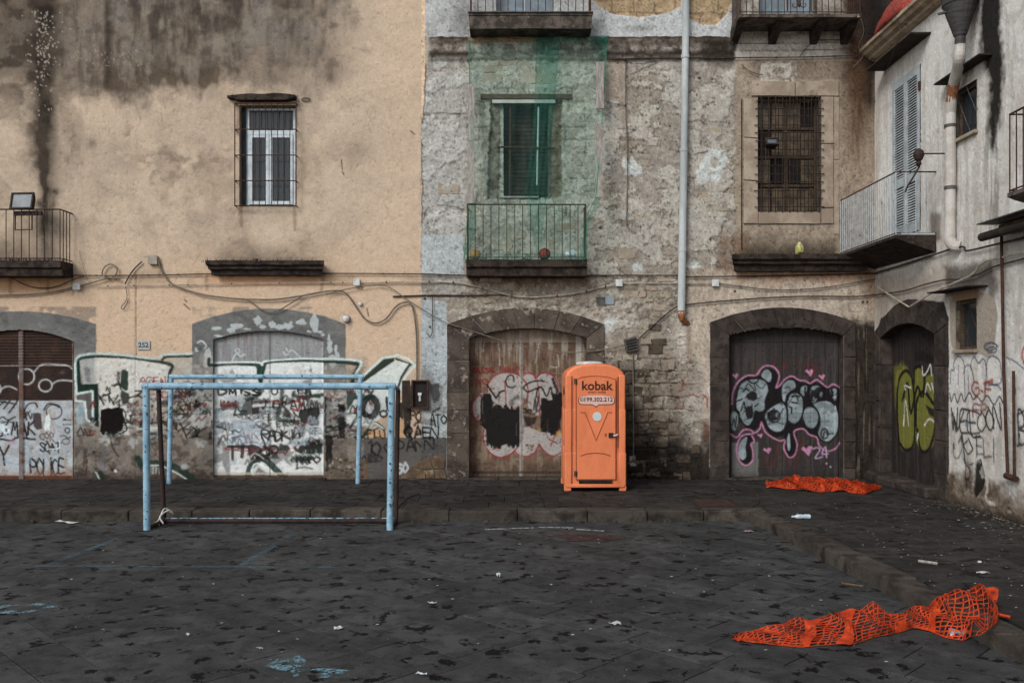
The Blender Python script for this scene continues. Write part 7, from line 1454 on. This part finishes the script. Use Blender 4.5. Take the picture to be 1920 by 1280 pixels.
own(sheet(gather([(0, 878), (.3, 880), (1, 884)], [(0, 884), (.3, 885), (1, 889)], 72, 384, [(0, D - .1), (1, D - .5)], 2, .02), 10, 30, M['net_dense'], 'bunched_edge'), net)
own(sheet(gather([(0, 884), (.4, 880), (1, 868)], [(0, 890), (.4, 893), (1, 876)], 384, 488, [(0, D - .56), (1, D - .58)], 2, .02), 10, 20, M['net_dense'], 'bunched_edge'), net)
own(sheet(gather([(0, 1120), (.3, 1112), (.5, 1096), (1, 1086)], [(0, 1126), (.3, 1124), (.5, 1104), (1, 1100)], 350, 488, [(0, D - .4), (1, D - .57)], 2, .03), 12, 24, M['net_dense'], 'bunched_edge'), net)
own(sheet(gather([(0, 1004), (1, 1000)], [(0, 1142), (1, 1140)], 68, 80, [(0, D - .12), (1, D - .16)], 5, .03), 40, 6, M['net_dense'], 'bunched_hem'), net)
own(sheet(gather([(0, 884), (1, 880)], [(0, 1096), (1, 1098)], 476, 488, [(0, D - .46), (1, D - .5)], 7, .03), 40, 5, M['net'], 'bunched_hem'), net)
for i, (x0, x1, y0, y1, lb) in enumerate(((878, 889.5, 160, 266, 'upper grey batten at the left edge of the green net'), (877, 889, 269, 382, 'lower grey batten at the left edge of the green net'), (1117, 1131.5, 118, 205, 'upper grey batten at the right edge of the green net'), (1115, 1129, 236, 371, 'lower grey batten at the right edge of the green net'))):
    d0 = D - .12 - .42 * (y0 - 110) / 270; d1 = D - .12 - .42 * (y1 - 110) / 270; bb = MB(); a0, a1 = (wx(x0, d0), wx(x1, d0)), (wx(x0, d1), wx(x1, d1)); z0, z1 = wz(y0, d0), wz(y1, d1)
    bb.add([(a1[0], d1 - .06, z1), (a1[1], d1 - .06, z1), (a1[1], d1 - .03, z1), (a1[0], d1 - .03, z1), (a0[0], d0 - .06, z0), (a0[1], d0 - .06, z0), (a0[1], d0 - .03, z0), (a0[0], d0 - .03, z0)], [(0, 3, 2, 1), (4, 5, 6, 7), (0, 1, 5, 4), (1, 2, 6, 5), (2, 3, 7, 6), (3, 0, 4, 7)])
    o = single(bb, 'wooden_batten', M['wood'], lb, 'batten', 'battens beside the green net')

# ---- portable toilet
TX, TY, TZ = (1116 - 960) * 14.94 / F, 14.94, PAV
toi = thing('portable_toilet', (TX, TY, TZ), 'orange plastic portable toilet in front of the rusty door', 'toilet')
M['orange'] = mat('orange_plastic', (212, 121, 80), (204, 114, 74), 3, rough=.5, bump=.12, bscale=90, c3=(182, 102, 62), s3=4, t3=(.5, .78), spec=.3, obj=True, stretch=(1, 1, .4))
M['orange_d'] = mat('orange_seam', (150, 84, 50), (140, 76, 46), 4, rough=.6, obj=True)
M['black_pl'] = mat('black_plastic', (34, 31, 30), (42, 38, 36), 6, rough=.5); M['brown_print'] = mat('dark_brown_print', (62, 34, 28), None, rough=.5); M['red_print'] = mat('red_brown_print', (128, 54, 36), None, rough=.5)
def tadd(mb, nm, m, smooth=False, par=None): o = mb.build(nm, m, smooth=smooth); o.parent = par or toi; return o
def bev(o, w_, seg_=2):
    b = o.modifiers.new('bevel', 'BEVEL'); b.width = w_; b.segments = seg_; b.limit_method = 'ANGLE'; b.angle_limit = R_(35)
    for p in o.data.polygons: p.use_smooth = True
    o.data.set_sharp_from_angle(angle=R_(40)); return o
hw = .50; dep = 1.08
def arc_top(w_, zs, zc, n=10): return [(w_ * math.cos(math.pi * i / n), zs + (zc - zs) * math.sin(math.pi * i / n) ** .8) for i in range(n + 1)]
# body: three tiers stepping in, arched roof with rounded shoulders
for i, (z0, z1, e) in enumerate(((.08, .66, .018), (.6, 1.40, .010), (1.3, 1.94, .002))):
    bev(tadd(MB().box(-hw - e, hw + e, .015 - e, dep + e, z0, z1), 'body_tier', M['orange']), .018, 3)
sh = [(-hw, 1.88), (hw, 1.88), (hw, 1.98), (hw - .03, 2.04), (hw - .1, 2.095)] + [(.36 * math.cos(math.pi * i / 8), 2.1 + .075 * math.sin(math.pi * i / 8)) for i in range(1, 8)] + [(-hw + .1, 2.095), (-hw + .03, 2.04), (-hw, 1.98)]
bev(tadd(MB().prism(sh, 'y', .01, dep), 'roof', M['orange']), .04, 3)
# corner columns
for sx in (-1, 1):
    for i, (z0, z1, e) in enumerate(((.08, .66, .026), (.6, 1.40, .018), (1.3, 1.98, .010))):
        x0 = sx * (hw - .10); x1 = sx * (hw + e); bev(tadd(MB().box(min(x0, x1), max(x0, x1), -.03 - e * .5, .2, z0, z1), 'corner_column', M['orange']), .022, 3)
    bev(tadd(MB().box(sx * .47 - .06, sx * .47 + .06, -.03, .12, 0, .1), 'foot', M['orange']), .012); bev(tadd(MB().box(sx * .47 - .06, sx * .47 + .06, .92, 1.06, 0, .1), 'foot', M['orange']), .012)
    for z in (.45, 1.1): bev(tadd(MB().box(sx * (hw + .0) - .025, sx * (hw + .0) + .045 * 1, .35, .75, z - .28, z + .28), 'side_rib', M['orange']), .02)
bev(tadd(MB().box(-hw, hw, -.045, .1, .06, .125), 'skid', M['orange']), .015)
tadd(MB().box(-.28, .28, -.04, .05, .13, .185), 'step_slot', M['black_pl'])
for z in (.14, .16, .178): tadd(MB().tube([(-.28, -.045, z), (.28, -.045, z)], .006, 5), 'slot_rib', M['dark_iron'])
# door with arched head, raised outline, V groove and lower arch groove
dh = [(-.325, .2), (.345, .2), (.345, 1.9), (.25, 1.935), (.12, 1.955), (0, 1.96), (-.12, 1.955), (-.25, 1.935), (-.325, 1.9)]
dor = bev(tadd(MB().prism(dh, 'y', -.035, .03), 'door', M['orange']), .012)
tadd(MB().tube([(x, -.028, z) for x, z in dh + dh[:1]], .012, 6), 'door_seam', M['orange_d'], par=dor)
def groove(pts, r=.011, m=None): return tadd(MB().tube([(x, -.037, z) for x, z in pts], r, 6), 'groove', m or M['orange_d'], par=dor)
groove([(-.25, 1.345), (-.18, 1.345), (.01, .86), (.21, 1.345), (.28, 1.345)], .009); groove([(-.25, .605), (-.15, .64), (0, .655), (.15, .64), (.25, .605)], .009)
groove([(-.235, 1.335), (-.165, 1.335), (.01, .885), (.195, 1.335), (.28, 1.335)], .008, M['orange'])
tadd(MB().box(.375, .39, -.035, .0, .75, 1.95), 'groove', M['orange_d'])
for z in (.3, 1.87): h_ = tadd(MB().box(-.36, -.315, -.055, -.02, z - .045, z + .045, .004), 'hinge', M['black_pl']); tadd(MB().tube([(-.338, -.06, z - .045), (-.338, -.06, z + .045)], .008, 6), 'pin', M['galv'], par=h_)
tadd(MB().lathe((.03, -.042, 1.27), [(.074, -.003), (.078, 0), (.078, .012)], 24, 'y'), 'round_sticker', mat('pale_sticker', (186, 196, 196), (172, 180, 178), 20, rough=.4))
lk = tadd(MB().prism([(.225, .915), (.3, .915), (.315, .94), (.315, .97), (.3, .995), (.225, .995)], 'y', -.07, -.03, .006), 'lock', M['black_pl']); tadd(MB().tube([(.3, -.075, .95), (.345, -.09, .955), (.375, -.085, .975)], .012, 6), 'handle', M['box_white'], par=lk)
tadd(MB().box(.155, .195, -.04, -.03, .93, .985, .003), 'sticker', M['orange_d'])
# speech bubble sign
bub = [(-.245 + .045 * math.cos(a), 1.565 + .07 * math.sin(a)) for a in [math.pi / 2 + math.pi * i / 8 for i in range(9)]] + [(-.05, 1.49), (.015, 1.45), (.06, 1.49)] + [(.285 + .045 * math.cos(a), 1.565 + .07 * math.sin(a)) for a in [-math.pi / 2 + math.pi * i / 8 for i in range(9)]] + [(.15, 1.655), (0, 1.66), (-.13, 1.655)]
bub = [(x * 0.97 + .0, z) for x, z in bub]; bub = [(x, 1.555 + (z - 1.57) * .92) for x, z in bub]
cxb, czb = .02, 1.555
bs = tadd(MB().prism([(cxb + (x - cxb) * 1.035, czb + (z - czb) * 1.09 - .004) for x, z in bub], 'y', -.041, -.03), 'bubble_border', M['brown_print']); tadd(MB().prism(bub, 'y', -.046, -.035), 'bubble', mat('pale_pink_print', (206, 172, 162), (198, 164, 154), 9, rough=.4), par=bs)
text('199.302.212', .102, (.045, -.048, 1.56), M['brown_print'], toi, .0015).matrix_parent_inverse = Matrix()
ic = tadd(MB().tube([(-.235 + .03 * math.cos(a), -.048, 1.56 + .03 * math.sin(a)) for a in [i * .5236 for i in range(13)]], .004, 4), 'phone_icon', M['brown_print']); tadd(MB().tube([(-.248, -.048, 1.573), (-.245, -.048, 1.553), (-.226, -.048, 1.547)], .005, 4), 'phone_icon', M['brown_print'])
text('kobak', .215, (.025, -.037, 1.79), M['brown_print'], toi, .005).matrix_parent_inverse = Matrix()
text('smart toilet', .066, (.025, -.037, 1.69), M['red_print'], toi, .001).matrix_parent_inverse = Matrix()
o = text('kobak', .2, (-hw - .006, .45, 1.7), M['brown_print'], toi, .006, rot=(R_(90), 0, R_(-90))); o.matrix_parent_inverse = Matrix()
tadd(MB().lathe((-.05, .5, 2.165), [(.24, 0), (.24, .02), (.2, .045), (.05, .055)], 20), 'roof_vent', M['box_white'])


# ---- football goals
M['goal_blue'] = mat('chipped_blue_paint', (140, 172, 190), (116, 150, 170), 6, rough=.5, c3=(54, 54, 55), s3=16, t3=(.6, .65), bump=.3)
M['goal_blue2'] = mat('worn_blue_paint', (128, 172, 196), (150, 166, 174), 5, rough=.6, c3=(60, 52, 48), s3=18, t3=(.5, .56))
M['goal_dark'] = mat('dark_goal_iron', (40, 34, 33), (56, 42, 38), 8, rough=.7, c3=(96, 130, 146), s3=12, t3=(.7, .74))
def tubeobj(t, name, pts, r, m): o = MB().tube(pts, r, 12).build(name, m, smooth=True); own(o, t); return o
g1 = thing('football_goal', (-3.36, 12.1, 0), 'pale blue metal football goal with dark rear posts standing on the street', 'goal')
xl, xr, yf, yb, zt = -5.05, -1.675, 12.1, 12.62, 1.96; r = .047
tubeobj(g1, 'post', [(xl, yf, 0.002), (xl - .012, yf, zt)], r, M['goal_blue']); tubeobj(g1, 'post', [(xr - .015, yf, 0.002), (xr + .012, yf, zt)], r, M['goal_blue']); tubeobj(g1, 'crossbar', [(xl - .058, yf, zt + .03), (xr + .06, yf, zt + .028)], r, M['goal_blue'])
for x, xt in ((xl + .03, xl - .05), (xr, xr + .03)):
    tubeobj(g1, 'rear_post', [(x, yb, .03), (xt, yb, zt - .03)], .034, M['goal_dark']); tubeobj(g1, 'base_bar', [(x - .02, yf, .035), (x, yb, .035)], .03, M['goal_dark']); tubeobj(g1, 'top_stay', [(xt - .005, yf, zt + .03), (xt, yb, zt - .02)], .03, M['goal_blue'])
tubeobj(g1, 'rear_base_bar', [(xl + .03, yb, .04), (xr, yb, .04)], .038, M['goal_dark'])
own(MB().box(xl + .03, xr, yb - .022, yb + .022, .074, .081).build('paint_strip', M['goal_blue2']), g1)
own(MB().box(xl, xr, yb - .02, yb + .03, .002, .02).build('rear_base_plate', M['goal_dark']), g1)
for i, z in enumerate((1.75, 1.57, 1.37, .92, .66, .36)):
    own(MB().tube([(xr - .01, yf - .047, z), (xr - .002, yf - .075, z + .012)], .011, 5).build('net_hook', M['goal_dark']), g1)
rope = []; rr = random.Random(2)
own(MB().tube(spline([(xl + .1, yb - .2, .03), (xl + .02, yb - .12, .12), (xl + .12, yb - .06, .2), (xl + .16, yb, .14), (xl + .05, yb - .03, .22), (xl + .0, yb - .14, .06), (xl - .05, yb - .3, .03), (xl + .05, yb - .22, .02)], 5), .011, 6).build('rope', M['paper']), g1)
g2 = thing('football_goal', (-4.5, 15.9, PAV), 'bare pale blue goal frame standing on the pavement against the wall', 'goal')
yy = 15.88; s2 = yy / F
xl, xr = (321 - 960) * s2, (676 - 960) * s2; zt = CAM_Z + (HZ - 706) * s2
tubeobj(g2, 'post', [((317 - 960) * s2, yy, PAV + .004), (xl, yy, zt)], .043, M['goal_blue']); tubeobj(g2, 'post', [((671 - 960) * s2, yy, PAV + .004), (xr, yy, zt)], .043, M['goal_blue']); tubeobj(g2, 'crossbar', [(xl - .03, yy, zt), (xr + .05, yy, zt)], .043, M['goal_blue'])

# ---- orange barrier netting
M['orange_net'] = mat('orange_barrier_plastic', (186, 66, 28), (160, 50, 22), 7, rough=.65, c3=(104, 40, 24), s3=13, t3=(.5, .66))
def gp(x, y, z=0.0):
    d = (CAM_Z - z) * F / (y - HZ); return Vector(((x - 960) * d / F, d, z))
def barrier(fn, nu, nv_, thick, t, bands=()):
    v = [tuple(fn(i / nu, j / nv_)) for i in range(nu + 1) for j in range(nv_ + 1)]; f = []; fb = []
    for i in range(nu):
        for j in range(nv_): (fb if i in bands else f).append((i * (nv_ + 1) + j, (i + 1) * (nv_ + 1) + j, (i + 1) * (nv_ + 1) + j + 1, i * (nv_ + 1) + j + 1))
    bm = bmesh.new(); bv = [bm.verts.new(p) for p in v]; hw_ = thick * .5
    for q in f:      # four flat strips round each hole
        P = [Vector(v[i]) for i in q]; e1 = max((P[1] - P[0]).length, 1e-4); e2 = max((P[3] - P[0]).length, 1e-4); a = min(hw_ / e1, .44); b = min(hw_ / e2, .44)
        bl = lambda x, y: P[0] * (1 - x) * (1 - y) + P[1] * x * (1 - y) + P[2] * x * y + P[3] * (1 - x) * y
        I = [bm.verts.new(bl(x, y)) for x, y in ((a, b), (1 - a, b), (1 - a, 1 - b), (a, 1 - b))]
        for k_ in range(4): bm.faces.new([bv[q[k_]], bv[q[(k_ + 1) % 4]], I[(k_ + 1) % 4], I[k_]])
    me = bpy.data.meshes.new('netting'); bm.to_mesh(me); bm.free(); o = link('netting', me, M['orange_net']); own(o, t)
    s_ = o.modifiers.new('thick', 'SOLIDIFY'); s_.thickness = .003
    if fb:
        me = bpy.data.meshes.new('solid_band'); me.from_pydata(v, [], fb); o = link('solid_band', me, M['orange_net']); own(o, t); s_ = o.modifiers.new('thick', 'SOLIDIFY'); s_.thickness = .004
# near net: front hem on the ground, crest above it, back falling away behind (photo points give each its place)
NN = [((1372, 1201), (1380, 1195), .03), ((1420, 1208), (1425, 1178), .08), ((1465, 1212), (1478, 1163), .12), ((1500, 1214), (1515, 1159), .11), ((1550, 1212), (1572, 1147), .17), ((1595, 1213), (1600, 1142), .18), ((1640, 1196), (1638, 1129), .24), ((1680, 1188), (1672, 1152), .14), ((1710, 1182), (1715, 1142), .14), ((1740, 1184), (1742, 1132), .17), ((1770, 1196), (1775, 1111), .30), ((1805, 1202), (1812, 1103), .33), ((1840, 1198), (1845, 1095), .36), ((1864, 1172), (1862, 1102), .32)]
def ground_at(p): return PAV + .012 if p.x > kx(p.y) - .01 else .01
def ridge(NN, seed, ripple):
    def fn(u, t):
        s_ = u * (len(NN) - 1); i = min(int(s_), len(NN) - 2); q = s_ - i; q = q * q * (3 - 2 * q) * .5 + q * .5
        a, b = NN[i], NN[i + 1]; lo = (lerp(a[0][0], b[0][0], q), lerp(a[0][1], b[0][1], q)); hi = (lerp(a[1][0], b[1][0], q), lerp(a[1][1], b[1][1], q)); h = lerp(a[2], b[2], q)
        p0 = gp(lo[0], lo[1], 0.0); z0 = ground_at(p0)
        if z0 > .1: p0 = gp(lo[0], lo[1], PAV + .01)
        p1 = gp(hi[0], hi[1], h); p0.z = z0
        if t <= .68:
            k_ = t / .68; p = p0.lerp(p1, k_); p.z += .10 * h * math.sin(k_ * 9.4 + u * 22) * (1 - k_); p.y -= .25 * h * math.sin(k_ * 3.14)
        else:
            k_ = (t - .68) / .32; p = p1 + Vector((.04 * k_, (.12 + .35 * h) * k_, 0)); p.z = lerp(p1.z, ground_at(p), k_ ** 1.3)
        w_ = ripple * (.3 + math.sin(min(t / .7, 1) * 3.14 / 2)); p += Vector((.6 * w_ * math.sin(u * 61 + t * 13 + seed), w_ * math.sin(u * 43 + t * 7 + seed), .5 * w_ * math.sin(u * 71 + t * 17 + seed)))
        p.z = max(p.z, ground_at(p)); return p
    return fn
on_ = thing('barrier_net', tuple(gp(1600, 1200)), 'crumpled orange barrier net lying across the kerb in front', 'net')
barrier(ridge(NN, 1, .026), 50, 17, .0118, on_, bands=(11, 12, 17, 18, 35, 48, 49))
tl = MB().tube([tuple(gp(x, y, .19) ) for x, y in ((1860, 1140), (1868, 1150), (1880, 1153), (1894, 1156))], .014, 5).build('loose_end', M['orange_net']); own(tl, on_)
N2 = [((1437, 914), (1440, 906), PAV + .05), ((1462, 915), (1468, 900), PAV + .12), ((1490, 917), (1490, 892), PAV + .22), ((1515, 921), (1520, 897), PAV + .18), ((1545, 922), (1548, 898), PAV + .16), ((1575, 921), (1575, 899), PAV + .16), ((1600, 924), (1600, 901), PAV + .17), ((1622, 927), (1618, 907), PAV + .12), ((1646, 918), (1644, 911), PAV + .04)]
def ground_at(p): return PAV + .014
fn_ = thing('barrier_net', tuple(gp(1540, 915, PAV)), 'heap of orange barrier net in front of the silver graffiti door', 'net')
def lift(f, dz, dx):
    def g(u, t): p = f(u, t); return Vector((p.x + dx, p.y + .03, p.z + dz))
    return g
_r2 = ridge([(a, b, c) for a, b, c in N2], 4, .045)
barrier(_r2, 54, 16, .011, fn_, bands=(12, 13, 30, 31))
barrier(lift(ridge(N2, 9, .05), .004, .02), 46, 13, .016, fn_, bands=(20, 21))
single(MB().tube([tuple(gp(x, y, PAV + .012)) for x, y in spline([(742, 955), (752, 944), (766, 932), (786, 925)], 4)], .009, 5), 'cable', M['cable_dark'], 'short dark wire curling on the pavement beside the near goal', 'cable')
single(MB().tube([tuple(gp(x, y, PAV + .012)) for x, y in spline([(1375, 905), (1400, 912), (1418, 925), (1422, 942), (1408, 950)], 4)], .007, 5), 'cable', M['cable_dark'], 'thin dark wire looping on the pavement by the iron cover', 'cable')
# ---- iron cover in the pavement, painted lines, stains
cvp = [gp(1311, 950, PAV), gp(1392, 950, PAV), gp(1386, 936, PAV), gp(1318, 936, PAV)]
mc = thing('manhole_cover', tuple(gp(1352, 943, PAV)), 'rusty rectangular iron cover set in the pavement near the kerb corner', 'manhole cover')
x0, x1, y0, y1 = 2.86, 3.42, cvp[0].y + .05, cvp[2].y - .05
own(MB().box(x0, x1, y0, y1, PAV - .02, PAV + .009, .004).build('plate', mat('rusty_cover', (66, 48, 42), (52, 40, 36), 7, rough=.8, bump=.5)), mc)
fr = MB()
for q in ((x0 - .05, x0 - .005, y0 - .05, y1 + .05), (x1 + .005, x1 + .05, y0 - .05, y1 + .05), (x0 - .005, x1 + .005, y0 - .05, y0 - .005), (x0 - .005, x1 + .005, y1 + .005, y1 + .05)): fr.box(q[0], q[1], q[2], q[3], PAV - .02, PAV + .012)
own(fr.build('rim', M['dark_iron']), mc)
M['line'] = decal('worn_blue_line_paint', (86, 126, 142), 3.0, (.38, .6), .3, s2=45, t2=(.4, .52)); M['splash'] = decal('blue_paint_splash', (116, 158, 172), 5.0, (.42, .56), .6, s2=42, t2=(.42, .5)); M['whiteline'] = decal('white_paint_streak', (176, 178, 176), 4, (.3, .45), .8, s2=30, t2=(.38, .5)); M['redstain'] = decal('red_brown_stain', (70, 36, 32), 3, (.36, .56), .75, s2=30, t2=(.3, .5))
def mark(pts, m, name='painted_line', z=.009):
    o = MB().add([(p.x, p.y, z) for p in pts], [tuple(range(len(pts)))]).build(name, m); o.parent = street; return o
mark([Vector((-5.35, 9.80, 0)), Vector((-1.1, 9.72, 0)), Vector((-1.1, 9.80, 0)), Vector((-5.35, 9.88, 0))], M['line'])
mark([Vector((-5.3, 9.9, 0)), Vector((-5.2, 9.9, 0)), Vector((-5.08, 11.9, 0)), Vector((-5.18, 11.9, 0))], M['line']); mark([Vector((-3.1, 9.85, 0)), Vector((-3.0, 9.85, 0)), Vector((-2.9, 11.8, 0)), Vector((-3.0, 11.8, 0))], M['line'])
def blobmark(cx, cy, rx, ry, m, name, z=.0095, seed=1):
    rr2 = random.Random(seed); return mark([Vector((cx + rx * rr2.uniform(.7, 1.2) * math.cos(6.283 * i / 14), cy + ry * rr2.uniform(.7, 1.2) * math.sin(6.283 * i / 14), 0)) for i in range(14)], m, name, z)
p = gp(38, 1142); blobmark(p.x, p.y, .32, .18, M['splash'], 'paint_splash'); p = gp(540, 1244); blobmark(p.x, p.y, .16, .16, M['splash'], 'paint_splash', seed=4); p = gp(1095, 1008); blobmark(p.x, p.y, .5, .26, M['redstain'], 'stain', seed=6); p = gp(600, 1262); blobmark(p.x, p.y, .3, .1, M['splash'], 'paint_splash', seed=8)
for a in ((910, 993, 1000, 990), (1010, 989, 1075, 990), (1080, 993, 1133, 996)):
    q0, q1 = gp(a[0], a[1]), gp(a[2], a[3]); mark([q0 + Vector((0, -.03, 0)), q1 + Vector((0, -.03, 0)), q1 + Vector((0, .03, 0)), q0 + Vector((0, .03, 0))], M['whiteline'], 'paint_streak')

# ---- litter
LIT = 'scraps of litter on the street'
def scrap(x, y, w_, l, m, label, name='paper_scrap', cat='litter', z=0.0, seed=0, h=.012):
    rr2 = random.Random(seed + int(x)); p = gp(x, y, z + .01); v = []; f = []; nu = 5
    for i in range(nu):
        for j in range(3): v.append(((i / (nu - 1) - .5) * w_ * rr2.uniform(.8, 1.1), (j / 2 - .5) * l * rr2.uniform(.7, 1.15), h * rr2.uniform(0, 1.6)))
    for i in range(nu - 1):
        for j in range(2): f.append((i * 3 + j, (i + 1) * 3 + j, (i + 1) * 3 + j + 1, i * 3 + j + 1))
    o = MB().add(v, f).build(name, m); o.location = p; o.rotation_euler = (0, 0, rr2.uniform(-.4, .4)); s_ = o.modifiers.new('thick', 'SOLIDIFY'); s_.thickness = .002
    return tag(o, label, cat)
scrap(1152, 1169, .1, .07, M['paper'], 'torn white paper scrap right of the middle of the street'); scrap(810, 1130, .09, .02, M['paper'], 'thin white cigarette packet strip on the street below the goal', seed=2); scrap(934, 1081, .04, .04, M['plastic_white'], 'small pale cube of litter alone on the street below the toilet', seed=3, h=.03)
scrap(790, 1264, .08, .03, M['plastic_white'], 'white scrap at the bottom edge of the street', seed=4); scrap(635, 1178, .08, .05, M['paper'], 'white paper scrap on a slab joint below the goal', seed=5); scrap(487, 1216, .05, .02, M['paper'], 'small white scrap on the slabs at lower left', seed=6); scrap(352, 1190, .03, .03, M['paper'], 'tiny white scrap beside a long slab joint', seed=7)
scrap(125, 979, .38, .1, M['paper'], 'long pale cardboard strip lying along the kerb at the left', 'cardboard_strip', seed=8); scrap(1404, 996, .12, .08, mat('red_white_wrapper', (168, 60, 74), (190, 186, 186), 30, rough=.4, thr=(.48, .52)), 'red and white wrapper at the foot of the kerb corner', 'wrapper', seed=9)
bt = thing('plastic_bottle', tuple(gp(1505, 968, PAV + .035)), 'clear crushed plastic bottle lying on the pavement by the kerb corner', 'bottle')
o = MB().lathe((0, 0, 0), [(.012, -.13), (.014, -.11), (.032, -.08), (.034, -.02), (.028, .0), (.034, .03), (.033, .1), (.02, .11)], 12, 'x').build('bottle_body', mat('clear_plastic', (150, 166, 176), (178, 190, 198), 12, rough=.2, spec=.6), smooth=True); o.parent = bt
o = MB().lathe((-.14, 0, 0), [(.015, -.012), (.015, .012)], 10, 'x').build('cap', M['plastic_white']); o.parent = bt
single(MB().tube([tuple(gp(1578, 1093, .016)), tuple(gp(1620, 1099, .016))], .014, 6), 'stick', M['old_wood'], 'brown stick lying in the street beside the right kerb', 'stick')
single(MB().tube([tuple(gp(1722, 1051, PAV + .018)), tuple(gp(1758, 1056, PAV + .018))], .016, 6), 'stick', M['wood'], 'pale broken stick on the right pavement', 'stick')
scrap(1843, 1074, .12, .05, M['paper'], 'white scrap on the right pavement near the orange net', z=PAV, seed=10); scrap(1836, 1054, .04, .03, M['paper'], 'tiny white scrap on the right pavement beyond the stick', z=PAV, seed=12)
scrap(1800, 1192, .2, .06, mat('torn_tape', (176, 150, 158), (186, 180, 186), 20, rough=.4), 'torn pink and white tape caught in the near orange net', 'torn_tape', seed=14, h=.04)
fl = MB(); rr = random.Random(77)
def fleck(x, y, z, s_):
    a = rr.uniform(0, 3.14); dx, dy = math.cos(a) * s_, math.sin(a) * s_; e = rr.uniform(.25, .8)
    fl.add([(x - dx, y - dy, z), (x + dy * e, y - dx * e, z + .002), (x + dx, y + dy, z), (x - dy * e, y + dx * e, z + .002)], [(0, 1, 2, 3)])
for i in range(150):
    x, y = rr.uniform(-9, 3.2), rr.uniform(6.2, 12.6); fleck(x, y, .013, rr.choice([.006, .008, .012, .02]))
for i in range(300):
    x, y = rr.uniform(4.0, 6.8), rr.uniform(6.5, 13.5); fleck(x, y, PAV + .014, rr.choice([.006, .008, .012, .018]))
for i in range(90): fleck(rr.gauss(6.3, .35) if i % 2 else 6.7, rr.uniform(9.5, 13.5), PAV + .015, rr.choice([.01, .02, .03]))
for i in range(120): fleck(rr.uniform(-9.5, 6.5), rr.uniform(13.2, 16.4), PAV + .014, rr.choice([.006, .01, .014]))
tag(fl.build('litter_flecks', M['paper']), 'tiny pale flecks of litter strewn over street and pavement', 'litter', kind='stuff')
db = MB()
for i in range(420):
    if i < 200: x, y, z = XR - abs(rr.gauss(0, .22)) - .02, rr.uniform(9, 13.8), PAV
    elif i < 320: x, y, z = rr.uniform(-9, 6.6), D - abs(rr.gauss(0, .1)) - .06, PAV
    else: x, y, z = rr.uniform(-9, 3.3), KY - abs(rr.gauss(0, .06)) - .04, 0
    s_ = rr.uniform(.006, .028); k_ = rr.uniform(0, 6)
    P = [(x + s_ * rr.uniform(.7, 1.2) * math.cos(k_ + a), y + s_ * rr.uniform(.7, 1.2) * math.sin(k_ + a)) for a in (0, 1.3, 2.5, 3.8, 5.0)]; db.prism(P, 'z', z + s_ * .9, z - .004, s_ * .4)
tag(db.build('rubble', M['tuff_dark']), 'fine rubble and dirt gathered along the foot of the walls and kerb', 'rubble', kind='stuff')
